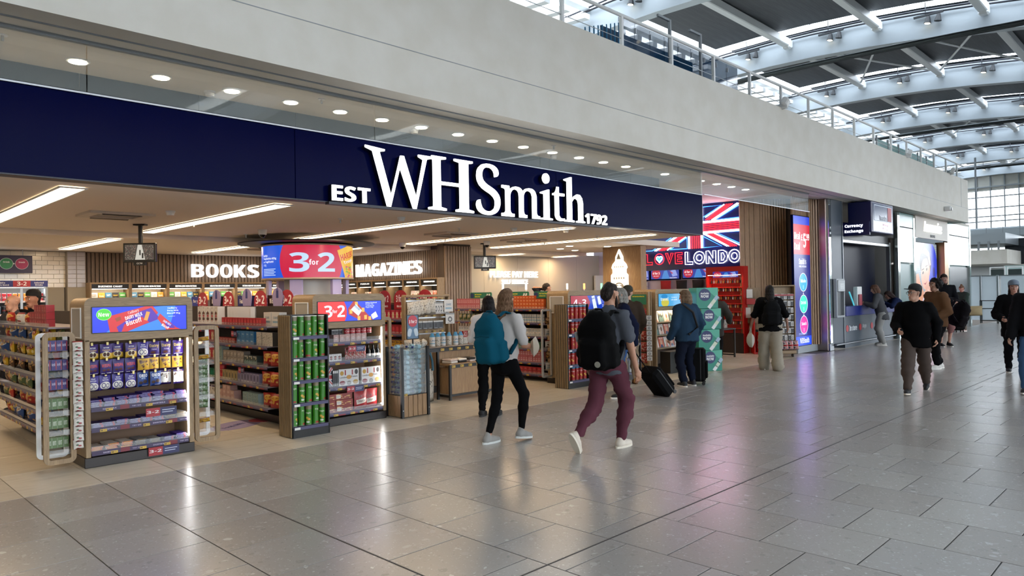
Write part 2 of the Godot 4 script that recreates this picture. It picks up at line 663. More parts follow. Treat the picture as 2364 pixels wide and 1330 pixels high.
# ------------------------------------------------------------------ shop ceiling, fascia, bulkhead
func ceilings() -> void:
	var cp: Material = M.ceiling_paint
	# low ceiling with slots for the strip lights is a box; lights hang flush below
	struct("ceiling", bx(18.6, 0.12, 5.07), cp, Vector3(3.2, 2.745, -9.815)).set_meta("label", "low shop ceiling behind the navy fascia")
	struct("ceiling", bx(21.5, 0.2, 4.8), cp, Vector3(4.65, 2.705, -14.75)).set_meta("label", "lowered ceiling at the back of the shop")
	struct("ceiling", bx(3.0, 0.12, 2.9), cp, Vector3(14.0, 2.745, -10.95)).set_meta("label", "ceiling over the self service tills")
	struct("ceiling", bx(26.5, 0.12, 1.02), M.plaster_wall, Vector3(7.0, 3.96, -7.6)).set_meta("label", "high ceiling behind the clerestory glass")
	struct("ceiling", bx(8.0, 0.12, 5.0), cp, Vector3(16.6, 3.96, -10.5)).set_meta("label", "high ceiling over the souvenir area")
	# dark wall behind the glass
	var dw := snode("wall_back_clerestory")
	for i in 16:
		part(dw, "panel", bx(1.17, 0.6, 0.03), M.dark_cladding, Vector3(-5.6 + i * 1.18, 3.64, -8.12))
	struct("wall_right_ceiling_void", bx(0.05, 1.28, 2.4), cp, Vector3(12.52, 3.32, -8.36))
	# fascia
	var f := thing("fascia_board", "long navy blue shop fascia carrying white illuminated shop name letters", "fascia", Vector3(0, 0, -7.1))
	for i in 4:
		part(f, "board", rbx(4.28, 0.76, 0.14, 0.004), M.navy, Vector3(-2.56 + i * 4.285, 3.06, -0.07))
	part(f, "top_trim", bx(17.1, 0.015, 0.03), M.steel_brushed, Vector3(3.86, 3.448, 0.004))
	part(f, "bottom_trim", bx(17.1, 0.012, 0.16), mat("fascia_edge", c(0x0A0E24), 0.4), Vector3(3.86, 2.676, -0.06))
	shop_name()
	# glass above the fascia
	var gl := snode("window_1")
	var xs := [-4.6, -1.1, 1.87, 4.9, 7.8, 10.7, 13.62, 17.45]
	for i in xs.size() - 1:
		part(gl, "pane", bx(xs[i + 1] - xs[i] - 0.012, 0.45, 0.012), M.glass, Vector3((xs[i] + xs[i + 1]) / 2, 3.69 if i < 6 else 3.7, -7.1))
	part(gl, "head_channel", bx(22.1, 0.03, 0.05), M.grey_metal, Vector3(6.4, 3.9, -7.1))
	part(gl, "glazing_bead", bx(5.0, 0.012, 0.02), M.steel, Vector3(15.0, 3.47, -7.1))
	# soffit and bulkhead
	var L := 37.0
	var bk := snode("wall_front_bulkhead")
	var prof := PackedVector2Array([Vector2(-7.16, 3.915), Vector2(-6.58, 3.915), Vector2(-6.58, 5.465), Vector2(-6.74, 5.465), Vector2(-6.74, 4.6), Vector2(-7.16, 4.6)])
	var st := begin()
	aprism(st, prof, L, Transform3D(Basis(Vector3(0, 0, 1), Vector3(0, 1, 0), Vector3(-1, 0, 0)), Vector3(30.6 - L / 2, 0, 0)))
	part(bk, "plaster_seam", bx(L, 0.008, 0.006), M.grey_metal, Vector3(30.6 - L / 2, 4.43, -6.579))
	part(bk, "upstand", done(st), M.plaster_wall)
	part(bk, "soffit_bead", bx(L, 0.012, 0.02), M.grey_metal, Vector3(30.6 - L / 2, 3.91, -6.86))
	part(bk, "end_joint", bx(0.012, 1.02, 0.006), M.grey_metal, Vector3(29.6, 4.94, -6.578))
	struct("floor", bx(37, 0.5, 14), M.plaster_wall, Vector3(12.1, 4.35, -14.16)).set_meta("label", "upper floor slab above the shops")
	# railing
	var rl := thing("balcony_railing", "white steel railing with slim posts on top of the white bulkhead", "railing", Vector3(0, 5.445, -6.66))
	part(rl, "top_rail", tube([Vector3(-4, 0.53, 0), Vector3(30.4, 0.53, 0)], 0.03, 10), M.white_metal)
	var px := 0.64
	while px < 30.5:
		part(rl, "post", bx(0.05, 0.51, 0.05), M.white_metal, Vector3(px, 0.265, 0))
		px += 1.44
	for y in [0.16]:
		part(rl, "wire", tube([Vector3(-4, y, 0), Vector3(30.4, y, 0)], 0.006, 6), M.steel)
	for x in [14.9, 23.4, 28.2]:
		var fl := thing("floodlight", "small white floodlight fixed beside the balcony railing at the %s" % ("middle of the bulkhead" if x < 20 else "second third of the bulkhead" if x < 27 else "far end of the bulkhead"), "floodlight", Vector3(x, 5.55, -6.5))
		part(fl, "housing", rbx(0.3, 0.16, 0.14, 0.03), M.white_metal, Vector3(0, 0.02, 0), Vector3(0.5, 0.3, 0))
		part(fl, "bracket", bx(0.04, 0.1, 0.2), M.white_metal, Vector3(0, -0.07, -0.06))

func shop_name() -> void:
	var s := thing("shop_sign", "illuminated white raised letters spelling the shop name on navy fascia", "sign", Vector3(0, 0, -7.1))
	var w := glow(0xFFFFFF, 2.4)
	part(s, "letter_tray", bx(5.1, 0.03, 0.08), mat("fascia_edge"), Vector3(6.76, 2.655, 0.07))
	var side := mat("letter_can", c(0x0A0C16), 0.4)
	# each letter: a glowing face on a dark can
	var specs := [["EST", "bold", 4.26, 4.76, 2.69, 2.86], ["S", "serif", 6.43, 6.87, 2.68, 3.37], ["m", "serif", 6.9, 7.67, 2.685, 3.11], ["t", "serif", 7.96, 8.22, 2.685, 3.19], ["1792", "bold", 8.72, 9.27, 2.685, 2.84]]
	for q in specs:
		var ctr := Vector3((q[2] + q[3]) / 2, (q[4] + q[5]) / 2, 0.055)
		lettering(s, "can", q[0], q[1], side, q[3] - q[2] + 0.01, q[5] - q[4] + 0.01, 0.06, ctr)
		lettering(s, "letter", q[0], q[1], w, q[3] - q[2], q[5] - q[4], 0.02, ctr + Vector3(0, 0, 0.04))
	var polys := {}
	# W: two thick down strokes, two thin up strokes and serifs
	polys["W"] = [
		[[4.70, 3.365], [4.97, 3.345], [4.97, 3.325], [4.895, 3.31], [5.055, 2.80], [5.17, 3.19], [5.20, 3.30], [5.25, 3.30], [5.43, 2.81], [5.545, 3.29], [5.47, 3.32], [5.47, 3.345], [5.70, 3.345], [5.70, 3.325], [5.60, 3.30], [5.425, 2.665], [5.385, 2.665], [5.19, 3.16], [5.045, 2.665], [5.0, 2.665], [4.80, 3.31], [4.70, 3.34]],
	]
	polys["H"] = [
		[[5.62, 2.685], [5.91, 2.685], [5.91, 2.71], [5.82, 2.725], [5.82, 3.01], [6.14, 3.01], [6.14, 2.725], [6.07, 2.71], [6.07, 2.685], [6.38, 2.685], [6.38, 2.71], [6.29, 2.725], [6.29, 3.325], [6.37, 3.34], [6.37, 3.365], [6.05, 3.365], [6.05, 3.34], [6.14, 3.325], [6.14, 3.05], [5.82, 3.05], [5.82, 3.325], [5.91, 3.34], [5.91, 3.365], [5.68, 3.365], [5.68, 3.325], [5.70, 3.31], [5.70, 2.725], [5.62, 2.71]],
	]
	polys["i"] = [[[7.69, 2.685], [7.95, 2.685], [7.95, 2.705], [7.88, 2.715], [7.88, 3.13], [7.855, 3.13], [7.69, 3.08], [7.69, 3.065], [7.765, 3.06], [7.765, 2.715], [7.69, 2.705]]]
	polys["h"] = [[[8.22, 2.685], [8.45, 2.685], [8.45, 2.705], [8.395, 2.715], [8.395, 2.99], [8.44, 3.04], [8.49, 3.05], [8.535, 3.03], [8.555, 2.97], [8.555, 2.715], [8.5, 2.705], [8.5, 2.685], [8.71, 2.685], [8.71, 2.705], [8.66, 2.715], [8.66, 2.98], [8.64, 3.06], [8.59, 3.11], [8.52, 3.115], [8.45, 3.08], [8.395, 3.03], [8.395, 3.365], [8.37, 3.365], [8.22, 3.32], [8.22, 3.305], [8.29, 3.295], [8.29, 2.715], [8.22, 2.705]]]
	var dot := []
	for i in 16:
		dot.append([7.815 + 0.075 * cos(TAU * i / 16), 3.29 + 0.075 * sin(TAU * i / 16)])
	polys["dot"] = [dot]
	for k in polys:
		for pl in polys[k]:
			var pv := PackedVector2Array()
			for q in pl:
				pv.append(Vector2(q[0], q[1]))
			part(s, "can", prism(pv, 0.06), side, Vector3(0.004, -0.006, 0.055))
			part(s, "letter", prism(pv, 0.02), w, Vector3(0, 0, 0.095))
	area(s, "letter_glow", 4.4, 0.5, 0.9, Color.WHITE, Vector3(6.7, 3.0, 0.15), Vector3(0, PI, 0))

# ------------------------------------------------------------------ roof
func arch(z: float) -> float:
	return 9.9 + 1.5 * cos((z + 14.3) * 0.11)

func roof() -> void:
	var bm: Material = mat("beam_white", c(0xB8C0C6), 0.5)
	var pmn: Material = texmat("roof_panel", noise_tex(0.02, [c(0x4B4D51), c(0x55575B)], [0.3, 0.7], 256, 3, 31), 0.6, 0.5)
	pmn.uv1_scale = Vector3(0.1, 0.1, 3.0)
	for k in range(-5, 6):
		var x0 := 30.7 + 9.0 * k
		var r := snode("ceiling_roof_bay")
		# arched main beam
		var st := begin()
		var sf := begin()
		var pn := begin()
		var gl := begin()
		var zs := []
		for i in 24:
			zs.append(-26.0 + i * 2.0)
		for i in 23:
			var a: float = zs[i]
			var b: float = zs[i + 1]
			var ya := arch(a)
			var yb := arch(b)
			for sx in [[-0.14, true], [0.14, false]]:
				var X: float = x0 + sx[0]
				if sx[1]:
					quadv(st, Vector3(X, ya, a), Vector3(X, yb, b), Vector3(X, yb + 1.05, b), Vector3(X, ya + 1.05, a))
				else:
					quadv(st, Vector3(X, yb, b), Vector3(X, ya, a), Vector3(X, ya + 1.05, a), Vector3(X, yb + 1.05, b))
			quadv(st, Vector3(x0 - 0.22, ya, a), Vector3(x0 + 0.22, ya, a), Vector3(x0 + 0.22, yb, b), Vector3(x0 - 0.22, yb, b))
			quadv(st, Vector3(x0 - 0.22, ya, a), Vector3(x0 - 0.22, yb, b), Vector3(x0 - 0.22, yb + 0.05, b), Vector3(x0 - 0.22, ya + 0.05, a))
			# dark soffit panel between beams, open strip left before the next beam
			var A := x0 + 0.14
			var B := x0 + 9.0 - 1.25
			if i > 4:
				var c0 := 0.95
				quadv(pn, Vector3(A, ya + c0, a), Vector3(B, ya + c0 + 0.1, a), Vector3(B, yb + c0 + 0.1, b), Vector3(A, yb + c0, b))
				quadv(pn, Vector3(A, yb + c0 + 0.35, b), Vector3(B, yb + c0 + 0.35, b), Vector3(B, ya + c0 + 0.35, a), Vector3(A, ya + c0 + 0.35, a))
				quadv(sf, Vector3(B, ya + c0 + 0.1, a), Vector3(B, ya + c0 + 0.5, a), Vector3(B, yb + c0 + 0.5, b), Vector3(B, yb + c0 + 0.1, b))
				quadv(gl, Vector3(B, ya + 1.5, a), Vector3(B + 1.1, ya + 1.5, a), Vector3(B + 1.1, yb + 1.5, b), Vector3(B, yb + 1.5, b))
			else:
				quadv(gl, Vector3(A, ya + 1.3, a), Vector3(B + 1.1, ya + 1.3, a), Vector3(B + 1.1, yb + 1.3, b), Vector3(A, yb + 1.3, b))
		part(r, "beam", done(st), bm)
		part(r, "soffit_panel", done(pn), pmn)
		part(r, "skylight_kerb", done(sf), bm)
		part(r, "skylight_glass", done(gl), M.glass)
		# glazing bars over the open strip and the left skylight
		for i in 20:
			var z := -14.0 + i * 1.8
			part(r, "glazing_bar", bx(1.15, 0.1, 0.05), M.white_metal, Vector3(x0 + 8.3, arch(z) + 1.45, z))
		for z in [-24.0, -22.2, -20.4, -18.6, -17.0]:
			part(r, "skylight_bar", bx(9.0, 0.3, 0.35), M.white_metal, Vector3(x0 + 4.5, arch(z) + 1.15, z))
		for i in 8:
			part(r, "skylight_bar", bx(0.3, 0.2, 9.0), M.white_metal, Vector3(x0 + 0.6 + i * 1.12, arch(-20.5) + 1.2, -21.2), Vector3(0.07, 0, 0))
		# rafters along x
		for z in [-13.1, -9.5, -5.9, -2.3, 1.3, 4.9, 8.5]:
			var y := arch(z) + 0.72
			part(r, "rafter", rbx(8.7, 0.34, 0.3, 0.03), M.white_metal, Vector3(x0 + 4.5, y + 0.05, z))
			part(r, "rafter_foot", rbx(0.34, 0.4, 0.32, 0.05), M.white_metal, Vector3(x0 + 8.6, y, z))
		# diagonal bracing in alternate bays
		if k % 2 == 0:
			for q in [[-9.5, -5.9], [-5.9, -9.5], [-13.1, -9.5], [-9.5, -13.1], [-5.9, -2.3], [-2.3, -5.9]]:
				part(r, "brace", tube([Vector3(x0 + 0.4, arch(q[0]) + 0.75, q[0]), Vector3(x0 + 8.4, arch(q[1]) + 0.75, q[1])], 0.05, 6), M.white_metal)
		# cables along the beam
		for dy in [1.05, 0.93]:
			var pth := []
			for z in zs:
				pth.append(Vector3(x0 - 0.3, arch(z) + dy, z))
			part(r, "conduit", tube(pth, 0.035, 6), mat("conduit_dark", c(0x23242E), 0.4))
		if k % 2 == 0:
			for q in [[-0.75, -0.38], [-1.5, -0.55]]:
				var pth := []
				for z in zs:
					pth.append(Vector3(x0 + q[0], arch(z) * 0.35 + 10.7 * 0.65 + q[1] + 0.3, z))
				part(r, "service_pipe", tube(pth, 0.085, 8), mat("pipe_dark", c(0x3C4244), 0.35, 0.5))
		for z in [-14.9, -11.3, -7.7, -4.1, -0.5]:
			if k < -1:
				continue
			var t := thing("track_spotlight", "dark pair of spotlights on a bracket hanging from the conduit along a white roof beam", "spotlight", Vector3(x0 - 0.3, arch(z) + 0.85, z), 0.0, "spotlight pairs along the roof beams")
			part(t, "bracket", bx(0.08, 0.07, 1.0), mat("lamp_dark", c(0x202226), 0.5), Vector3(0, 0, 0))
			part(t, "chain", bx(0.03, 0.5, 0.03), mat("lamp_dark"), Vector3(0, 0.25, -0.1))
			for d in [0.0, 0.35]:
				var hd := part(t, "lamp_head", lathe([Vector2(0, -0.26), Vector2(0.13, -0.26), Vector2(0.09, -0.12), Vector2(0.06, 0.0), Vector2(0, 0.0)], 12), mat("lamp_dark"), Vector3(0, -0.06, d), Vector3(0.15, 0, 0))
				if d == 0.0:
					part(hd, "lens", cyl(0.1, 0.02, 12), glow(0xFFF4D8, 2.0), Vector3(0, -0.265, 0))
	# the rest of the hall: end glazing, opposite glazing, rear wall, so that daylight enters where it does
	var ew := snode("window_2")
	part(ew, "pane", bx(0.03, 9.0, 34.0), M.glass, Vector3(76.0, 6.9, -6.0))
	for i in 30:
		part(ew, "mullion", bx(0.12, 9.0, 0.09 if i % 5 else 0.28), M.grey_metal, Vector3(75.9, 6.9, -22.0 + i * 1.06))
	for y in [4.2, 5.2, 6.15, 7.3, 7.75, 8.5, 9.5, 10.4]:
		part(ew, "transom", bx(0.14, 0.1, 34.0), M.grey_metal, Vector3(75.85, y, -6.0))
	struct("wall_end_spandrel", bx(0.4, 3.2, 50.0), M.plaster_wall, Vector3(76.2, 1.6, -4.0))
	struct("wall_end_header", bx(0.4, 2.6, 50.0), M.plaster_wall, Vector3(76.2, 11.4, -4.0))
	var ow := snode("window_3")
	part(ow, "pane", bx(96.0, 9.4, 0.03), M.glass, Vector3(28.0, 4.7, 18.0))
	struct("wall_opposite_upper", bx(96.0, 2.2, 0.3), M.plaster_wall, Vector3(28.0, 10.5, 18.1))
	for i in 33:
		part(ow, "mullion", bx(0.15, 9.4, 0.2), M.white_metal, Vector3(-20.0 + i * 3.0, 4.7, 17.9))
	for y in [1.1, 4.2, 7.9]:
		part(ow, "transom", bx(96.0, 0.25, 0.2), M.white_metal, Vector3(28.0, y, 17.9))
	struct("wall_rear", bx(0.4, 14.0, 46.0), M.plaster_wall, Vector3(-16.0, 6.0, -4.0))
	struct("wall_upper_back", bx(96.0, 9.0, 0.4), M.plaster_wall, Vector3(30.0, 9.0, -24.5))

func downlights() -> void:
	var xs := [-1.9, -1.0, -0.2, 0.5, 1.22, 1.95, 2.7, 3.44, 4.14, 4.8, 5.42, 6.06, 6.72, 7.39, 8.06, 8.74, 9.42, 10.09, 10.76, 12.05, 12.7, 13.4, 14.07, 14.72, 15.38]
	for x in xs:
		var d := thing("recessed_downlight", "round recessed downlight glowing warm white in high ceiling behind clerestory glass", "downlight", Vector3(x, 3.9, -7.68), 0.0, "downlights above the fascia")
		part(d, "trim", lathe([Vector2(0.0, -0.012), Vector2(0.098, -0.012), Vector2(0.104, 0.0)], 20), M.white_metal)
		part(d, "lens", cyl(0.078, 0.006, 20), glow(0xFFF3D6, 9.0), Vector3(0, -0.0155, 0))
		spot(d, "lamp", 0.35, Color(1, 0.93, 0.8), Vector3(0, -0.03, 0), 65.0)
	for x in [1.3, 4.35, 8.4]:
		var d := thing("sprinkler", "small sprinkler head in the high ceiling behind clerestory glass", "sprinkler", Vector3(x, 3.9, -7.35), 0.0, "sprinklers above the fascia")
		part(d, "plate", cyl(0.04, 0.008, 12), M.white_metal, Vector3(0, -0.004, 0))
		part(d, "head", cyl(0.012, 0.05, 8), M.steel, Vector3(0, -0.03, 0))
	for x in [3.28, 6.1, 9.0]:
		var d := thing("smoke_detector", "white round smoke detector in the high ceiling behind clerestory glass", "smoke detector", Vector3(x, 3.9, -7.88), 0.0, "detectors above the fascia")
		part(d, "base", cyl(0.06, 0.02, 16), M.white_metal, Vector3(0, -0.01, 0))
		part(d, "chamber", cyl(0.045, 0.035, 16, 0.05), M.white_metal, Vector3(0, -0.037, 0))
	# lamps under the opposite gallery, mirrored in the glossy fascia
	for i in 9:
		var d := thing("gallery_lamp", "warm round globe lamp under the opposite gallery edge", "downlight", Vector3(5.05 + i * 1.8, 7.3, 10.9), 0.0, "globe lamps of the opposite gallery")
		part(d, "globe", lathe([Vector2(0, -0.48), Vector2(0.13, -0.44), Vector2(0.22, -0.34), Vector2(0.25, -0.22), Vector2(0.2, -0.08), Vector2(0.1, 0.0), Vector2(0, 0.0)], 18), glow(0xFFC890, 9.0))
		part(d, "trim", lathe([Vector2(0.24, -0.02), Vector2(0.28, -0.02), Vector2(0.28, 0.03)], 16), M.white_metal)
	struct("ceiling_gallery", bx(40, 0.3, 1.6), M.plaster_wall, Vector3(10, 7.48, 11.2))

# ------------------------------------------------------------------ shop lights and ceiling fittings
func strip(x: float, z0: float, z1: float, y: float, e: float, where: String) -> void:
	var t := thing("strip_light", "long recessed strip light glowing warm white " + where, "strip light", Vector3(x, y, (z0 + z1) / 2), 0.0, "strip lights in the shop ceiling")
	var L := z1 - z0
	part(t, "trim", ring(0.24, L + 0.04, 0.02, 0.012, 0.005), M.white_metal, Vector3(0, -0.004, 0), Vector3(PI / 2, 0, 0))
	var n := int(round(L / 0.9))
	for i in n:
		part(t, "diffuser", bx(0.2, 0.008, L / n - 0.008), glow(0xFFEFD2, 3.6), Vector3(0, -0.002, -L / 2 + (i + 0.5) * L / n))
	area(t, "lamp", 0.2, L, e, Color(1.0, 0.84, 0.64), Vector3(0, -0.02, 0), Vector3(-PI / 2, 0, 0))

func shop_ceiling() -> void:
	for x in [-0.7, 1.87, 3.97, 6.57, 9.08, 11.48]:
		strip(x, -12.0, -7.58, 2.674, 2.3, {-0.7: "left of the crisps run", 1.87: "above the crisps run", 3.97: "above the gift box run", 6.57: "in front of the drum screen", 9.08: "above the toiletries run", 11.48: "nearest the clock tower sign"}[x])
	for x in [-0.5, 3.66, 6.1, 8.2]:
		strip(x, -15.5, -12.5, 2.594, 1.8, {-0.5: "above the drinks fridges", 3.66: "before the grey tiled pier", 6.1: "before the books lettering", 8.2: "before the magazines lettering"}[x])
	strip(12.9, -13.2, -12.4, 2.594, 1.8, "before the pay here lettering")
	strip(15.0, -13.2, -12.4, 2.594, 1.8, "added beside the white door to brighten the pay wall")  # added lamp, no known fitting; lifts the light on the pay here wall
	for q in [[2.87, -9.75, 2.685], [10.35, -9.9, 2.685], [6.6, -13.4, 2.605], [8.2, -9.6, 2.685]]:
		var t := thing("air_conditioner", "square ceiling cassette air conditioner with slatted grille%s" % [" near the first hanging monitor", " above the self service tills", " in the lowered back ceiling", " between strip lights, dim light panel"][[2.87, 10.35, 6.6, 8.2].find(q[0])], "air conditioner", Vector3(q[0], q[2], q[1]))
		part(t, "panel", ring(0.74, 0.62, 0.12, 0.035, 0.02), mat("ac_beige", c(0xC9BFB4), 0.6), Vector3(0, -0.012, 0), Vector3(PI / 2, 0, 0))
		part(t, "grille", rbx(0.46, 0.02, 0.36, 0.004), mat("ac_grille", c(0x8E857C), 0.6), Vector3(0, -0.008, 0))
		for s in [-1, 1]:
			part(t, "vane", bx(0.44, 0.006, 0.06), mat("ac_vane", c(0x6E665F), 0.6), Vector3(0, -0.03, 0.24 * s), Vector3(0.4 * s, 0, 0))
	for q in [[4.0, -10.2], [5.35, -8.6], [7.6, -8.7], [5.4, -11.6], [8.9, -10.6], [10.8, -8.4], [11.3, -10.2]]:
		var d := thing("sprinkler", "small sprinkler head hanging from the low shop ceiling", "sprinkler", Vector3(q[0], 2.685, q[1]), 0.0, "sprinklers in the shop ceiling")
		part(d, "plate", cyl(0.035, 0.008, 12), M.white_metal, Vector3(0, -0.004, 0))
		part(d, "head", cyl(0.01, 0.06, 8), M.steel, Vector3(0, -0.03, 0))
	for q in [[3.25, -9.0], [5.9, -7.95], [8.35, -8.2], [9.3, -7.9]]:
		var d := thing("smoke_detector", "white round smoke detector on the low shop ceiling", "smoke detector", Vector3(q[0], 2.685, q[1]), 0.0, "detectors in the shop ceiling")
		part(d, "base", cyl(0.055, 0.02, 16), M.white_metal, Vector3(0, -0.01, 0))
		part(d, "chamber", cyl(0.04, 0.035, 16, 0.05), M.white_metal, Vector3(0, -0.037, 0))
	for q in [[5.25, -10.7], [10.0, -10.6], [8.85, -11.9]]:
		var d := thing("dome_camera", "white dome security camera with dark lens on the shop ceiling", "camera", Vector3(q[0], 2.685, q[1]), 0.0, "dome cameras in the shop ceiling")
		part(d, "body", cyl(0.06, 0.08, 16, 0.07), M.white_metal, Vector3(0, -0.04, 0))
		part(d, "lens", lathe([Vector2(0, -0.05), Vector2(0.03, -0.04), Vector2(0.05, 0.0)], 14), M.black_gloss, Vector3(0, -0.08, 0))
	for q in [[1.35, -14.3, 2.603], [12.6, -10.6, 2.685], [13.2, -11.4, 2.685], [14.0, -11.6, 2.685], [13.5, -10.2, 2.685], [14.9, -11.3, 2.685]]:
		var d := thing("recessed_downlight", "round recessed downlight in the shop ceiling", "downlight", Vector3(q[0], q[2], q[1]), 0.0, "downlights in the shop ceiling")
		part(d, "trim", lathe([Vector2(0.0, -0.012), Vector2(0.1, -0.012), Vector2(0.106, 0.0)], 20), M.white_metal)
		part(d, "lens", cyl(0.08, 0.006, 20), glow(0xFFF3D6, 6.0), Vector3(0, -0.0155, 0))
		spot(d, "lamp", 1.6, Color(1, 0.92, 0.78), Vector3(0, -0.03, 0), 65.0)
	struct("wall_left_shop", bx(0.2, 2.9, 10.0), M.plaster, Vector3(-5.6, 1.35, -12.0))

# ------------------------------------------------------------------ printed fronts, 8 x 8 cells on one sheet
var CV: Canvas
var cell_no := {}
func cell(n: String) -> Rect2:
	var i: int = cell_no[n]
	return Rect2((i % 8) / 8.0 + 0.002, (i / 8) / 8.0 + 0.002, 0.121, 0.121)

func pr(n: String, bg: int, ops: Array) -> void:
	# a print: ops are [kind, x, y, ...] in a 100 x 100 field
	var i := cell_no.size()
	cell_no[n] = i
	var o := Vector2((i % 8) * 256, (i / 8) * 256)
	CV.rect(o.x, o.y, 256, 256, c(bg))
	for q in ops:
		var col: Color = c(q[q.size() - 1])
		match q[0]:
			"r": CV.rect(o.x + q[1] * 2.56, o.y + q[2] * 2.56, q[3] * 2.56, q[4] * 2.56, col)
			"o": CV.oval(o.x + q[1] * 2.56, o.y + q[2] * 2.56, q[3] * 2.56, q[4] * 2.56, col)
			"t": CV.text(q[1], o.x + q[2] * 2.56, o.y + q[3] * 2.56, q[4] * 2.56, col, "bold", q[5] * 2.56)
			"T": CV.text(q[1], o.x + q[2] * 2.56, o.y + q[3] * 2.56, q[4] * 2.56, col, "serifbold", q[5] * 2.56)
			"p":
				var pts := []
				for k in range(1, q.size() - 1, 2):
					pts.append(o + Vector2(q[k], q[k + 1]) * 2.56)
				CV.poly(pts, col)
			"d":  # scattered specks: count, smallest, largest radius, seed
				rng.seed = q[4]
				for k in q[1]:
					var r: float = rng.randf_range(q[2], q[3]) * 2.56
					var p := o + Vector2(rng.randf_range(r + 2, 254 - r), rng.randf_range(r + 2, 254 - r))
					CV.oval(p.x, p.y, r, r * rng.randf_range(0.5, 1.0), col.lightened(rng.randf_range(0.0, 0.25)), rng.randf() * 3.0)

func jack(x: float, y: float, w: float, h: float) -> Array:
	return [["r", x, y, w, h, 0x1B2A63], ["p", x, y, x + w * 0.12, y, x + w, y + h * 0.88, x + w, y + h, x + w * 0.88, y + h, x, y + h * 0.12, 0xE8E4DE], ["p", x + w, y, x + w, y + h * 0.12, x + w * 0.12, y + h, x, y + h, x, y + h * 0.88, x + w * 0.88, y, 0xE8E4DE],
		["p", x, y, x + w * 0.05, y, x + w, y + h * 0.95, x + w, y + h, x + w * 0.95, y + h, x, y + h * 0.05, 0xC01F2E], ["p", x + w, y, x + w, y + h * 0.05, x + w * 0.05, y + h, x, y + h, x, y + h * 0.95, x + w * 0.95, y, 0xC01F2E],
		["r", x + w * 0.36, y, w * 0.28, h, 0xE8E4DE], ["r", x, y + h * 0.34, w, h * 0.32, 0xE8E4DE], ["r", x + w * 0.42, y, w * 0.16, h, 0xC01F2E], ["r", x, y + h * 0.41, w, h * 0.18, 0xC01F2E]]

